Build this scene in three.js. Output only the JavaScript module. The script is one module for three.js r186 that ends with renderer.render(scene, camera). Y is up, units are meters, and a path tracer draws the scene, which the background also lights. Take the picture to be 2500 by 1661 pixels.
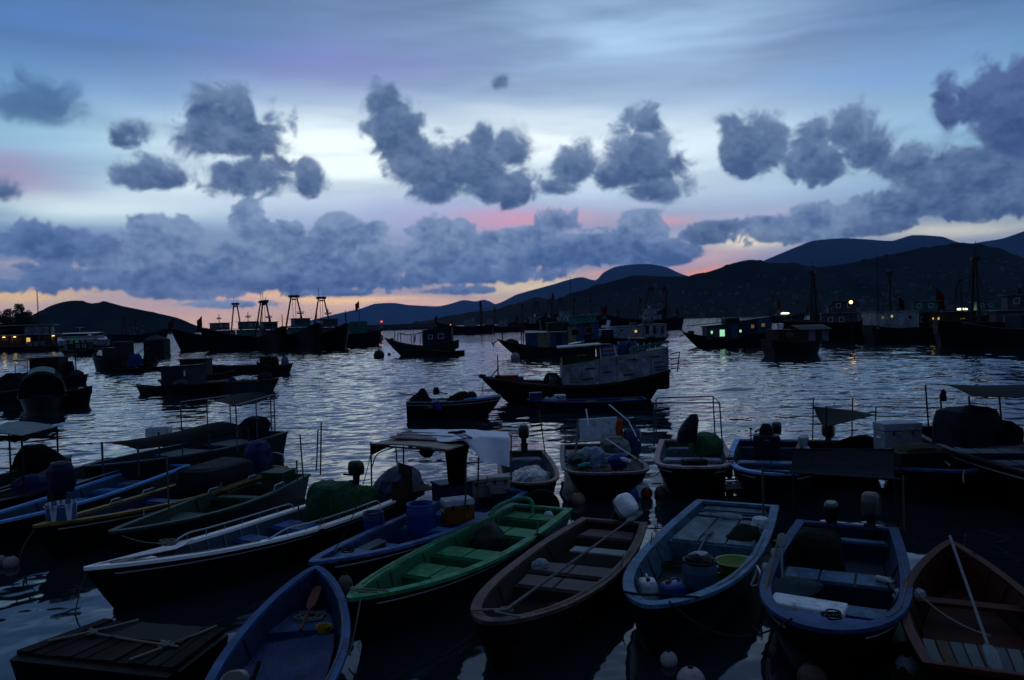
import * as THREE from 'three';
import { mergeGeometries, mergeVertices, toCreasedNormals } from 'three/addons/utils/BufferGeometryUtils.js';
import { RoundedBoxGeometry } from 'three/addons/geometries/RoundedBoxGeometry.js';

// ---------------------------------------------------------------- camera, sky, sun, exposure
const EYE = 4.6;                                            // metres above the water, standing on the quay
const scene = new THREE.Scene();
const camera = new THREE.PerspectiveCamera(47.49, 1024 / 680, 0.1, 60000);
camera.position.set(0, EYE, 0);
camera.rotation.set(-0.02513, 0, -0.02967, 'YXZ');
camera.updateMatrixWorld(true);
const renderer = new THREE.WebGLRenderer({ antialias: true });
renderer.toneMapping = THREE.LinearToneMapping;
renderer.toneMappingExposure = 1.28;
renderer.shadowMap.enabled = true;
const sun = new THREE.DirectionalLight(new THREE.Color(1, 0.72, 0.5), 0.003);   // the last glow where the sun has gone down
sun.position.set(60, 45, -600); sun.target.position.set(0, 0, 0);
sun.castShadow = true; sun.shadow.radius = 30;
Object.assign(sun.shadow.camera, { left: -120, right: 120, top: 80, bottom: -80, near: 1, far: 1500 });
sun.name = 'sun'; scene.add(sun, sun.target);

// ---------------------------------------------------------------- small tools
function mulberry(a) { return () => { a |= 0; a = (a + 0x6d2b79f5) | 0; let t = Math.imul(a ^ (a >>> 15), 1 | a); t = (t + Math.imul(t ^ (t >>> 7), 61 | t)) ^ t; return ((t ^ (t >>> 14)) >>> 0) / 4294967296; }; }
const rnd = mulberry(20240611);
const rr = (a, b) => a + (b - a) * rnd();
const V = (x, y, z) => new THREE.Vector3(x, y, z);
const { clamp, lerp, smoothstep: sstep } = THREE.MathUtils;
const D2R = Math.PI / 180;
const lin = (c) => { c /= 255; return c <= 0.04045 ? c / 12.92 : ((c + 0.055) / 1.055) ** 2.4; };
const C3 = (r, g, b) => [lin(r), lin(g), lin(b)];
const PERM = new Uint8Array(512), GRAD = new Float32Array(512);
{ const r = mulberry(7), p = [...Array(256).keys()]; for (let i = 255; i > 0; i--) { const j = Math.floor(r() * (i + 1)); [p[i], p[j]] = [p[j], p[i]]; } for (let i = 0; i < 512; i++) { PERM[i] = p[i & 255]; GRAD[i] = (p[i & 255] / 255) * 2 - 1; } }
function noise2(x, y) {                                     // value noise, -1..1
  const xi = Math.floor(x), yi = Math.floor(y), fx = x - xi, fy = y - yi, u = fx * fx * (3 - 2 * fx), v = fy * fy * (3 - 2 * fy), X = xi & 255, Y = yi & 255, X1 = (X + 1) & 255, Y1 = (Y + 1) & 255;
  const a = GRAD[PERM[X] + Y], b = GRAD[PERM[X1] + Y], c = GRAD[PERM[X] + Y1], d = GRAD[PERM[X1] + Y1];
  const p = a + (b - a) * u; return p + (c + (d - c) * u - p) * v;
}
function fbm(x, y, n = 5) { let s = 0, a = 0.5; for (let i = 0; i < n; i++) { s += a * noise2(x, y); x = x * 2.03 + 17.3; y = y * 2.03 + 5.1; a *= 0.5; } return s; }
function billow(x, y, n = 5) { let s = 0, a = 0.5; for (let i = 0; i < n; i++) { s += a * (0.42 - Math.abs(noise2(x, y))); x = x * 2.03 + 11.7; y = y * 2.03 + 3.9; a *= 0.52; } return s; }
const OCT = [0.26, 0.3, 0.28, 0.24, 0.17, 0.1];
function ragged(x, y) { let s = 0; for (let i = 0; i < 6; i++) { s += OCT[i] * noise2(x, y); x = x * 2.03 + 17.3; y = y * 2.03 + 5.1; } return s; }
const rows = (text) => text.trim().split(/[;\n]+/).map((l) => l.trim().split(/[ ,]+/).map((w) => (isNaN(+w) ? w : +w))).filter((l) => l.length > 1);

// ---------------------------------------------------------------- the dusk sky, by compass direction (degrees right of west, degrees up)
function makeSky() {
  const W = 4096, H = 2048, data = new Float32Array(W * H * 4);
  const ramp = [[0, C3(206, 168, 146)], [0.9, C3(204, 166, 150)], [2.2, C3(176, 160, 170)], [4, C3(144, 152, 184)], [6.5, C3(142, 158, 190)], [9, C3(172, 194, 214)], [12.5, C3(190, 212, 226)], [15.5, C3(146, 170, 200)], [18.5, C3(112, 134, 172)], [22, C3(102, 128, 166)], [32, C3(92, 122, 164)], [55, C3(172, 182, 198)], [90, C3(200, 204, 210)]];
  const CUM = rows(`-30.6 14.4 3 1.7 .5 s;-25.7 13 1.4 1 .5 d;-19.5 13.2 3.2 2.9 1 d;-21.1 14.7 1.5 1.5 .8 d;-18.6 10.5 2.9 1.7 1 d;-23.8 10.1 2.9 1.4 .35 d;-14.3 10.3 1 1.3 .8 d;-8.9 15.7 1.4 1.5 .7 d;-7.9 13.8 2 2.1 1 d;-6.2 11.5 2.3 2.4 1 d
    -5.4 9.6 1.8 1.2 .9 d;-1.7 12.9 1.2 1.5 .7 d;-2.3 11.2 2.6 1.7 1 d;.3 12.3 1.7 1.8 .7 d;-.6 9.5 2.7 1.4 .75 d;4.9 10.9 1.8 1.8 .45 d;3.3 9.6 1.8 .9 .4 d;10.2 10.9 2.6 2.4 1 d;10.3 13.6 1.3 1.1 .7 d;10.8 9 2.1 1.2 .8 d;7.6 10.2 1.5 1.2 .4 d
    17.6 11.1 2 2 1 d;16 12.7 1.1 1.1 .4 d;21.5 10 1.8 2 .8 d;24 11.8 1.8 1.7 .9 d;25.2 10.6 2 1.7 .8 d;21.9 12.1 1.2 1.1 .5 d;27.4 9.4 2.3 1.7 .9 d;29.7 7.9 3.3 2.3 1 d;31.9 8.1 3.9 2.3 1 d;27.4 9.4 .5 .5 .1 d
    33.2 10.4 2.1 3.9 1 n;31.5 12.4 2.1 1.2 .8 n;29.5 12.4 .9 1.8 .4 n;-33 8.8 1.2 1 .9 d;-.3 17 .8 .7 .3 d`);
  const BANK = rows(`28.3 6.7 7.9 1.3 1 d;32.5 6.5 6.1 1.5 1 d;23.1 6.6 4.5 1.1 .8 l;-31.5 6.1 1.3 1.3 .8 m;-30 5.4 3.9 1.3 1 m;-30.5 3.5 2.3 1.5 .55 m;-33.2 3 1.5 .7 .8 m;-24.7 6 2 1.8 1 l;-22.6 6 1.4 1.7 1 l;-23.5 4.4 3.9 1.8 1 l;-25.8 3.3 4.8 1.2 .75 m;-18.3 6.9 1.5 2 1 l;-16.3 6.1 1.8 1.7 1 l;-18.8 4.6 3.6 2.1 1 l
    -12.3 6.3 2.3 1.7 1 l;-10.2 6.3 1.5 1.5 .8 l;-11.5 4.4 6.1 1.8 1 l;-5.5 6.4 2 1.4 1 l;-3.4 6.5 1.5 1.2 .8 l;-3.7 4.9 6.1 1.8 1 l;3.6 7 1.8 1.4 1 l;.8 5.8 6.1 1.2 1 l;4.7 4.8 7.3 1.6 1 m;10 6 2 1.8 1 l;10.7 4.5 2.9 1.3 1 m;-16.1 3.2 12.7 1 1 m
    -2.9 3.4 7.9 .9 .9 m;-3.8 2.3 3.3 .5 .7 m;-22.8 2.6 4.8 .8 .7 l;-12.7 2.3 4.5 .4 .4 m;14.2 5.7 2.1 1 .8 d;15.9 6.1 2.1 .7 .6 d;20.8 5.7 4.8 1.3 1 l;19.1 5.2 2.7 .8 .9 d;25.6 5.5 3.6 .8 .7 d;-28.2 4.6 1.8 .8 .3 l;-32 4.3 1.2 .4 .4 m;-20 1.7 3.6 .4 .4 l`);
  const GLOW = rows(`-12.4 12.3 10.5 2.8 1.25 236 248 250;2.8 12.7 8.2 2.3 .95 232 243 248;12.3 11.7 6.9 2.3 .85 214 232 243;-29.7 8 10 1.2 .95 208 230 234;-21.3 9.6 7 1.4 .8 216 234 241;-17.6 8.6 12.1 .9 .6 196 212 230;9 20 11.5 3.6 .75 166 198 228;-31.8 11 3.3 1.4 .6 160 128 168;-32.7 9.5 3.9 1.2 .5 170 126 158
    1.5 7.4 6.1 .8 .85 226 150 166;10.7 6.7 2.7 .6 .6 234 152 150;17.8 7 4.5 .4 .4 190 180 206;-11.3 17.8 10 1.5 .6 128 132 192;-4.8 8 12.1 1.8 .4 152 158 206;2.6 2.9 5.8 .7 .95 254 228 172;7.7 3.5 1.8 .4 .7 246 170 140;-12.7 1.9 7.9 .4 .85 252 206 150;-6 1.3 6.7 .3 .6 244 190 160
    17.5 5.2 3.9 .8 1 248 238 204;27.8 5.3 6.4 .6 .95 228 226 200;31.9 4.8 3.6 .4 .7 222 220 190;13.2 3.1 2.7 .5 .95 255 152 112;14.1 4.1 3.9 .8 .6 236 186 176;-32.1 2.1 5.5 .5 .8 240 202 146;-28.9 4.1 3.9 .3 .7 226 196 180;-29.4 2.8 3.3 .4 .7 232 196 160;-20.5 2 4.8 .4 .7 238 186 166;25.8 14.7 9.1 3.6 .5 112 148 202;-25.9 19 12.7 3.9 .5 82 120 180`).map(([a, e, rx, ry, s, r, g, b]) => ({ a, e, rx, ry, s, c: C3(r, g, b) }));
  const TONE = { d: [C3(54, 80, 120), C3(98, 120, 154)], s: [C3(54, 84, 128), C3(66, 98, 142)], l: [C3(74, 102, 144), C3(124, 146, 180)], m: [C3(56, 86, 132), C3(98, 124, 166)], n: [C3(46, 66, 112), C3(76, 96, 140)] };
  const all = [...CUM.map((b) => [...b, 0]), ...BANK.map((b) => [...b, 1])].map(([a, e, rx, ry, s, t, bank]) => ({ a, e, rx, ry, s, t: TONE[t], bank, soft: t === 's' ? 1 : 0 }));
  const out = [0, 0, 0];
  for (let row = 1018; row < H; row++) {
    const el = ((row + 0.5) / H - 0.5) * 180, e = Math.max(0, el);
    let k = 0; while (k < ramp.length - 2 && ramp[k + 1][0] < e) k++;
    const [e0, c0] = ramp[k], [e1, c1] = ramp[k + 1], f = clamp((e - e0) / (e1 - e0), 0, 1);
    const ce = Math.max(0.05, Math.cos(el * D2R));
    for (let col = 0; col < W; col++) {
      let az = ((col + 0.5) / W - 0.5) * 360 + 90; if (az > 180) az -= 360;
      const far = Math.abs(az), sx = az * ce;
      // even light of the evening: bluer and dimmer away from the west
      const side = sstep(Math.abs(az - 1), 12, 36), back = sstep(far, 40, 150);
      const wx = sx + 2.2 * fbm(sx * 0.12, e * 0.3 + 40, 3), we = e + 1.1 * fbm(sx * 0.1 + 9, e * 0.35, 3);
      const streak = fbm(wx * 0.10 + we * 0.05, we * 0.75 + 3.7, 4);
      for (let c = 0; c < 3; c++) {
        let v = lerp(c0[c], c1[c], f);
        v *= 1 - side * [0.52, 0.29, 0.17][c] * sstep(e, 1, 7);
        v = lerp(v, lerp([0.075, 0.125, 0.27][c], [0.06, 0.105, 0.25][c], sstep(e, 0, 60)), back * 0.85);
        out[c] = v * (1 + 0.2 * streak);
      }
      const inView = 1 - sstep(far, 36, 46);
      if (inView > 0 && e < 30) {
        for (const g of GLOW) {
          const nx = (wx - g.a) / g.rx, ny = (we - g.e) / g.ry, q = nx * nx + ny * ny;
          if (q > 5) continue;
          const w = clamp(g.s * Math.exp(-1.3 * q) * (1 + 0.9 * streak) * inView, 0, 1);
          for (let c = 0; c < 3; c++) out[c] += (g.c[c] - out[c]) * w;
        }
      }
      // clouds
      let best = -9, sum = 0, r0 = 0, r1 = 0, r2 = 0, s0 = 0, s1 = 0, s2 = 0, low = 0, bank = 0, soft = 0;
      if (far < 44 && e < 24) {
        for (const b of all) {
          const nx = (az - b.a) / b.rx, dy = e - b.e, ny = dy / (dy > 0 ? b.ry : b.ry * 0.72);
          if (nx > 2.2 || nx < -2.2 || ny > 2.2 || ny < -2.2) continue;
          const q = (1 - Math.sqrt(nx * nx + ny * ny)) * Math.min(1.1, 0.55 + 0.25 * b.ry) - (1 - b.s) * 0.34, w = Math.exp(5 * q);
          if (q > best) best = q;
          sum += w; low += w * ny; bank += w * b.bank; soft += w * b.soft;
          r0 += w * b.t[0][0]; r1 += w * b.t[0][1]; r2 += w * b.t[0][2]; s0 += w * b.t[1][0]; s1 += w * b.t[1][1]; s2 += w * b.t[1][2];
        }
      }
      const roam = Math.max(sstep(far, 38, 50), sstep(e, 24, 31));
      if (roam > 0) {                                      // the same scattered cumulus goes on all round
        const cy = e < 12 ? e : 12 + (e - 12) * 0.7, q = 0.9 * fbm(az * 0.085 + 31, cy * 0.17 + 8, 3) + (e < 7 ? 0.28 : 0.02) - 0.16, w = Math.exp(5 * q) * roam;
        if (q > best) best = lerp(best, q, roam); sum += w; low += w * 0.1; bank += w * (e < 7 ? 1 : 0); const dim = 1 - 0.45 * back;
        r0 += w * TONE.d[0][0] * dim; r1 += w * TONE.d[0][1] * dim; r2 += w * TONE.d[0][2] * dim; s0 += w * TONE.d[1][0] * dim; s1 += w * TONE.d[1][1] * dim; s2 += w * TONE.d[1][2] * dim;
      }
      if (sum > 0 && best > -0.7) {
        const bk = bank / sum, sf = soft / sum, wu = 0.6 * noise2(az * 0.7 + 8, e * 0.7), wv = 0.6 * noise2(az * 0.7 + 80, e * 0.7 + 9);
        const d1 = billow(az * 0.5 + wu + 3, e * 0.62 + wv + 7, 6), d2 = ragged(az * 0.62 + 0.4 * e + wu + 161, e * 0.7 - 0.35 * az + wv + 20), d3 = ragged(az * 1.5 + e + 113, e * 1.7 - az * 0.8 + 9);
        const shape = lerp(best * 1.05 + 0.85 * fbm(az * 0.4 + wu + 60, e * 0.46 + wv + 20, 6) + 0.3 * d2 + 0.08 * d3 + 0.25, best * 1.25 + 0.95 * d1 + 0.2 * d2 + 0.05 * d3 - 0.03, bk);
        const edge = lerp(lerp(0.4, 0.15, bk), 0.7, sf), a = sstep(shape, -edge * 0.35, edge) * lerp(0.96, 0.7, sf);
        const veil = 0.42 * sstep(best * 0.8 + 0.95 * fbm(az * 0.5 + wu + 33, e * 0.6 + wv + 71, 5) + 0.16, 0, 0.9) * (1 - bk);   // thin shreds round the clouds
        if (veil > 0) for (let c = 0; c < 3; c++) out[c] += ([s0, s1, s2][c] / sum - out[c]) * veil;
        if (a > 0) {
          const body = sstep(shape, 0, 0.8), tex = ragged(az * 0.45 + 5, e * 0.6 + 90), puff = billow(az * 0.75 + wu + 22, e * 0.95 + wv + 50, 4);
          const h = clamp(0.36 + 0.46 * (low / sum) + 0.8 * tex + 0.85 * puff * bk + lerp(0.45, 0.28, bk) * (1 - body), 0, 1);
          const col3 = [lerp(r0, s0, h) / sum, lerp(r1, s1, h) / sum, lerp(r2, s2, h) / sum];
          for (let c = 0; c < 3; c++) out[c] += (col3[c] - out[c]) * a;
        }
      }
      const o = (row * W + col) * 4, clear = 1 + 0.34 * (1 - sstep(e, 0, 6));   // above the haze that the scene's air adds
      data[o] = out[0] * clear; data[o + 1] = out[1] * clear; data[o + 2] = out[2] * clear; data[o + 3] = 1;
    }
  }
  for (let i = 0; i < 1018 * W; i++) { data[i * 4] = 0.03; data[i * 4 + 1] = 0.05; data[i * 4 + 2] = 0.09; data[i * 4 + 3] = 1; }
  const t = new THREE.DataTexture(data, W, H, THREE.RGBAFormat, THREE.FloatType);
  t.mapping = THREE.EquirectangularReflectionMapping; t.magFilter = t.minFilter = THREE.LinearFilter; t.needsUpdate = true;
  return t;
}
scene.background = makeSky(); scene.environment = scene.background;

// ---------------------------------------------------------------- naming and adding
const taken = new Map();
function numbered(name) { const n = taken.get(name) ?? 0; taken.set(name, n + 1); return n ? name + '_' + String(n).padStart(3, '0') : name; }
function tag(o, label, category, group, kind) { o.userData = {}; if (label) o.userData.label = label; if (category) o.userData.category = category; if (group) o.userData.group = group; if (kind) o.userData.kind = kind; return o; }
function shade(o) { o.castShadow = true; o.receiveShadow = true; return o; }
function mirrored(g) {                                      // the other hand of a shape (z turned over)
  g = g.index ? g.toNonIndexed() : g.clone(); for (const k of ['position', 'normal']) { const a = g.attributes[k]; if (!a) continue; for (let i = 0; i < a.count; i++) a.setZ(i, -a.getZ(i)); }
  for (const k of Object.keys(g.attributes)) { const a = g.attributes[k], n = a.itemSize; for (let i = 0; i < a.count; i += 3) for (let c = 0; c < n; c++) { const x = a.array[(i + 1) * n + c]; a.array[(i + 1) * n + c] = a.array[(i + 2) * n + c]; a.array[(i + 2) * n + c] = x; } }
  return g;
}
function mesh(name, geo, material, parent) { geo = Array.isArray(geo) ? join(geo) : geo; if (parent.hand === -1) geo = mirrored(geo); const m = shade(new THREE.Mesh(geo, material)); m.hand = parent.hand; m.name = parent === scene ? numbered(name) : name; parent.add(m); return m; }
function thing(name, label, category, pos = [0, 0, 0], turn = 0, group) { const o = new THREE.Group(); o.name = numbered(name); o.position.set(...pos); o.rotation.y = turn; scene.add(o); return tag(o, label, category, group); }
function structure(name, geo, material) { const m = mesh(name, geo, material, scene); m.userData = { kind: 'structure' }; return m; }
function join(list) { return mergeGeometries(list.map((g) => { g = g.index ? g.toNonIndexed() : g; for (const k of Object.keys(g.attributes)) if (!['position', 'normal', 'uv'].includes(k)) g.deleteAttribute(k); return g; })); }
const ray = new THREE.Vector3();
function at(px, py, y = 0) {                                // where a sight line of the 2500 x 1661 photograph meets the level y
  ray.set((px - 1250) / 1888, -(py - 830.5) / 1888, -1).applyQuaternion(camera.quaternion);
  const k = (y - EYE) / ray.y; return V(ray.x * k, y, ray.z * k);
}
function along(px, py, d) { ray.set((px - 1250) / 1888, -(py - 830.5) / 1888, -1).applyQuaternion(camera.quaternion); const k = d / Math.hypot(ray.x, ray.z); return V(ray.x * k, EYE + ray.y * k, ray.z * k); }

// ---------------------------------------------------------------- materials
function tex(n, fn, { rx = 1, ry = 1, srgb = false } = {}) {
  const d = new Uint8Array(n * n * 4);
  for (let y = 0; y < n; y++) for (let x = 0; x < n; x++) { const v = fn(x / n, y / n, x, y), o = (y * n + x) * 4; for (let c = 0; c < 3; c++) d[o + c] = clamp(Math.round((Array.isArray(v) ? v[c] : v) * 255), 0, 255); d[o + 3] = 255; }
  const t = new THREE.DataTexture(d, n, n); t.wrapS = t.wrapT = THREE.RepeatWrapping; t.magFilter = t.minFilter = THREE.LinearFilter; t.repeat.set(rx, ry); if (srgb) t.colorSpace = THREE.SRGBColorSpace; t.needsUpdate = true; return t;
}
const tile = (x, y, f, n, s = 0) => { const w = (u) => u * u * (3 - 2 * u), a = fbm(x * f + s, y * f + s, n), b = fbm((x - 1) * f + s, y * f + s, n), c = fbm(x * f + s, (y - 1) * f + s, n), d = fbm((x - 1) * f + s, (y - 1) * f + s, n), u = w(x), v = w(y); return lerp(lerp(a, b, u), lerp(c, d, u), v); };
const T = {
  paint: tex(512, (x, y) => { const a = tile(x, y, 7, 5, 3), chip = sstep(tile(x, y, 20, 5, 40), 0.22, 0.34), fleck = sstep(tile(x, y, 60, 3, 9), 0.3, 0.42); const v = 0.86 + 0.26 * a - 0.12 * fleck; return [v + chip * 0.16, v + chip * 0.13, v + chip * 0.08]; }),
  worn: tex(1024, (x, y) => { const a = tile(x, y, 5, 5, 13), chip = sstep(tile(x, y, 9, 6, 70), 0.1, 0.15), rust = sstep(tile(x, y, 9, 5, 31), 0.22, 0.34); let v = 0.7 + 0.5 * a - 0.25 * sstep(tile(x, y, 30, 4, 90), 0.1, 0.3); return [v + chip * 0.5 + rust * 0.25, v + chip * 0.4 - rust * 0.2, v + chip * 0.3 - rust * 0.35]; }),
  wood: tex(512, (x, y) => { const g = Math.abs(Math.sin((y * 26 + 2.2 * tile(x, y, 3, 4, 5)) * Math.PI)), s = tile(x * 1, y, 3, 3, 8); const v = 0.62 + 0.26 * g + 0.3 * s + 0.18 * tile(x, y, 50, 2, 2); return [v, v * 0.97, v * 0.92]; }),
  grime: tex(512, (x, y) => { const a = tile(x, y, 6, 6, 21), b = sstep(tile(x, y, 14, 5, 55), 0.1, 0.3); const v = 0.78 + 0.4 * a - 0.25 * b; return [v, v, v * 0.97]; }),
  crease: tex(512, (x, y) => { const wx = x + 0.05 * tile(x, y, 5, 3, 1), wy = y + 0.05 * tile(x, y, 5, 3, 4); const r = 1 - Math.abs(tile(wx, wy, 6, 3, 17)) * 3.2, r2 = 1 - Math.abs(tile(wx, wy, 13, 3, 27)) * 3.2; return clamp(0.45 * Math.max(0, r) + 0.25 * Math.max(0, r2) + 0.3, 0, 1); }),
  rough: tex(256, (x, y) => 0.5 + 0.6 * tile(x, y, 24, 4, 12)),
  speck: tex(512, (x, y) => { const v = 0.72 + 0.5 * tile(x, y, 70, 3, 5) + 0.25 * tile(x, y, 8, 4, 6); return [v, v, v]; }),
};
const mats = new Map();
function M(hex, o = {}) {
  const key = hex + JSON.stringify(o); if (mats.has(key)) return mats.get(key);
  const { map, bump, bs = 0.002, scale = 1, ...rest } = o;
  const rf = rest.roughness ?? 0.6, p = { roughness: 0.6, specularIntensity: rf >= 0.8 ? 0.15 : rf >= 0.5 ? 0.3 : 0.7, side: THREE.DoubleSide, ...rest, color: Array.isArray(hex) ? new THREE.Color().setRGB(...hex) : new THREE.Color(hex) };
  const sized = (t) => { const c = t.clone(); c.repeat.set(scale, scale); c.needsUpdate = true; return c; };
  if (map) p.map = sized(T[map]);
  if (bump) { p.bumpMap = sized(T[bump]); p.bumpScale = bs; }
  if (!Array.isArray(hex) && Math.max(p.color.r, p.color.g, p.color.b) < 0.5) p.color.multiplyScalar(0.74);
  const m = new THREE.MeshPhysicalMaterial(p); mats.set(key, m); return m;
}
const paint = (hex, map = 'paint', scale = 0.9, roughness = 0.55) => M(hex, { map, scale, roughness, bump: 'rough', bs: 0.0008 });
const cloth = (hex, rough = 0.85) => M(hex, { map: 'grime', scale: 0.8, roughness: rough, bump: 'crease', bs: 0.012 });
const lampMat = (r, g, b) => { const m = new THREE.MeshStandardMaterial({ color: 0x222222, emissive: new THREE.Color().setRGB(r, g, b), emissiveIntensity: 1 }); return m; };
const MT = {
  black: M(0x0b0c10, { map: 'grime', scale: 0.6, roughness: 0.5 }), rubber: M(0x0c0c0e, { roughness: 0.85, bump: 'rough', bs: 0.002 }), steel: M(0x5d646c, { roughness: 0.35, metalness: 0.85 }), alu: M(0x9aa4ae, { roughness: 0.35, metalness: 0.8 }),
  iron: M(0x2b2622, { map: 'worn', scale: 0.8, roughness: 0.7 }), bamboo: M(0x6a5a40, { map: 'wood', scale: 1, roughness: 0.7 }), plank: M(0x5a4a3c, { map: 'wood', scale: 1.2, roughness: 0.8 }), greyplank: M(0x6b7077, { map: 'wood', scale: 1.2, roughness: 0.8 }),
  rope: M(0x7d776a, { roughness: 0.95, bump: 'rough', bs: 0.003 }), darkrope: M(0x2a2822, { roughness: 0.95 }), white: paint(0xc9c9cf), styro: M(0xb9bec4, { map: 'grime', scale: 1, roughness: 0.9, bump: 'rough', bs: 0.002 }), glass: M(0x0a0f16, { roughness: 0.08, specularIntensity: 1 }), red: M(0x7c1512, { roughness: 0.8 }),
};

// box-wise texture coordinates in metres
function uvBox(g) {
  if (!g.attributes.normal) g.computeVertexNormals();
  const p = g.attributes.position, n = g.attributes.normal, uv = new Float32Array(p.count * 2);
  for (let i = 0; i < p.count; i++) {
    const ax = Math.abs(n.getX(i)), ay = Math.abs(n.getY(i)), az = Math.abs(n.getZ(i));
    if (ay >= ax && ay >= az) { uv[2 * i] = p.getX(i); uv[2 * i + 1] = p.getZ(i); } else if (az >= ax) { uv[2 * i] = p.getX(i); uv[2 * i + 1] = p.getY(i); } else { uv[2 * i] = p.getZ(i); uv[2 * i + 1] = p.getY(i); }
  }
  g.setAttribute('uv', new THREE.BufferAttribute(uv, 2)); return g;
}
// ---------------------------------------------------------------- shapes
function box(w, h, d, x = 0, y = 0, z = 0, r = 0.012, ry = 0, rz = 0, rx = 0) {   // y is the underside
  const g = uvBox(r > 0 ? new RoundedBoxGeometry(w, h, d, 1, Math.min(r, w / 2.1, h / 2.1, d / 2.1)) : new THREE.BoxGeometry(w, h, d));
  g.translate(0, h / 2, 0); if (rx) g.rotateX(rx); if (rz) g.rotateZ(rz); if (ry) g.rotateY(ry); return g.translate(x, y, z);
}
function bar(a, b, r = 0.02, seg = 7, r2 = r) {
  const d = b.clone().sub(a), g = new THREE.CylinderGeometry(r2, r, d.length(), seg, 1);
  g.applyQuaternion(new THREE.Quaternion().setFromUnitVectors(V(0, 1, 0), d.clone().normalize())); const m = a.clone().add(b).multiplyScalar(0.5); return g.translate(m.x, m.y, m.z);
}
function beam(a, b, w, h) {
  const d = b.clone().sub(a), g = uvBox(new THREE.BoxGeometry(w, d.length(), h));
  g.applyQuaternion(new THREE.Quaternion().setFromUnitVectors(V(0, 1, 0), d.clone().normalize())); const m = a.clone().add(b).multiplyScalar(0.5); return g.translate(m.x, m.y, m.z);
}
function tube(pts, r = 0.012, seg = 0, rad = 5, closed = false) { return new THREE.TubeGeometry(new THREE.CatmullRomCurve3(pts, closed), seg || pts.length * 6, r, rad, closed); }
function lathe(prof, seg = 20) { const g = new THREE.LatheGeometry(prof.map(([r, y]) => new THREE.Vector2(Math.max(r, 0.0001), y)), seg); return g; }
function sag(a, b, dip, n = 9) { const out = []; for (let i = 0; i <= n; i++) { const t = i / n, p = a.clone().lerp(b, t); p.y -= dip * 4 * t * (1 - t); out.push(p); } return out; }
// a grid surface from a function of two numbers in 0..1
function surf(nu, nv, fn, uvs = 1) {
  const pos = [], uv = [], idx = [];
  for (let j = 0; j <= nv; j++) for (let i = 0; i <= nu; i++) { const p = fn(i / nu, j / nv); pos.push(p.x, p.y, p.z); uv.push((i / nu) * uvs, (j / nv) * uvs); }
  for (let j = 0; j < nv; j++) for (let i = 0; i < nu; i++) { const a = j * (nu + 1) + i, b = a + 1, c = a + nu + 1, d = c + 1; idx.push(a, b, d, a, d, c); }
  const g = new THREE.BufferGeometry(); g.setAttribute('position', new THREE.Float32BufferAttribute(pos, 3)); g.setAttribute('uv', new THREE.Float32BufferAttribute(uv, 2)); g.setIndex(idx); g.computeVertexNormals(); return g;
}
// a sheet with thickness: the surface and its underside, closed round the edge
function sheet(nu, nv, fn, th = 0.01, uvs = 1) {
  const top = surf(nu, nv, fn, uvs), bot = surf(nu, nv, (u, v) => { const p = fn(u, v); p.y -= th; return p; }, uvs);
  const rim = surf((nu + nv) * 2, 1, (u, v) => { const s = u * 4, k = Math.min(3, Math.floor(s)), f = s - k, p = k === 0 ? fn(f, 0) : k === 1 ? fn(1, f) : k === 2 ? fn(1 - f, 1) : fn(0, 1 - f); p.y -= th * v; return p; }, uvs);
  return join([top, bot, rim]);
}
function textTexture(w, h, draw) { const c = document.createElement('canvas'); c.width = w; c.height = h; const x = c.getContext('2d'); draw(x, w, h); const t = new THREE.CanvasTexture(c); t.colorSpace = THREE.SRGBColorSpace; return t; }
// ---------------------------------------------------------------- water
function waveNormals() {
  const N = 1024, r = mulberry(99), sx = new Float32Array(N * N), sy = new Float32Array(N * N);
  for (let k = 0; k < 84; k++) {
    const n = 5 * Math.pow(14, Math.pow(r(), 0.9)), dir = (r() + r() + r() - 1.5) * 1.5 + Math.PI / 2, kx = Math.round(n * Math.cos(dir)), ky = Math.round(n * Math.sin(dir)), kn = Math.hypot(kx, ky); if (kn < 2) continue;
    const slope = 0.0165 * Math.pow(kn / 15, -0.5), ph = r() * 6.283, wx = (2 * Math.PI * kx) / N, wy = (2 * Math.PI * ky) / N, cw = Math.cos(wx), sw = Math.sin(wx), gx = (slope * kx) / kn, gy = (slope * ky) / kn;
    for (let y = 0; y < N; y++) { let a = ph + wy * y, c = Math.cos(a), s = Math.sin(a); for (let x = 0, o = y * N; x < N; x++, o++) { const v = c + 0.22 * (c * c - s * s); sx[o] += gx * v; sy[o] += gy * v; const c2 = c * cw - s * sw; s = s * cw + c * sw; c = c2; } }
  }
  const d = new Float32Array(N * N * 4);
  for (let i = 0; i < N * N; i++) { const l = 1 / Math.hypot(sx[i], sy[i], 1); d[i * 4] = 0.5 - 0.5 * sx[i] * l; d[i * 4 + 1] = 0.5 - 0.5 * sy[i] * l; d[i * 4 + 2] = 0.5 + 0.5 * l; d[i * 4 + 3] = 1; }
  const t = new THREE.DataTexture(d, N, N, THREE.RGBAFormat, THREE.FloatType); t.wrapS = t.wrapT = THREE.RepeatWrapping; t.magFilter = THREE.LinearFilter; t.needsUpdate = true; return t;
}
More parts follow.
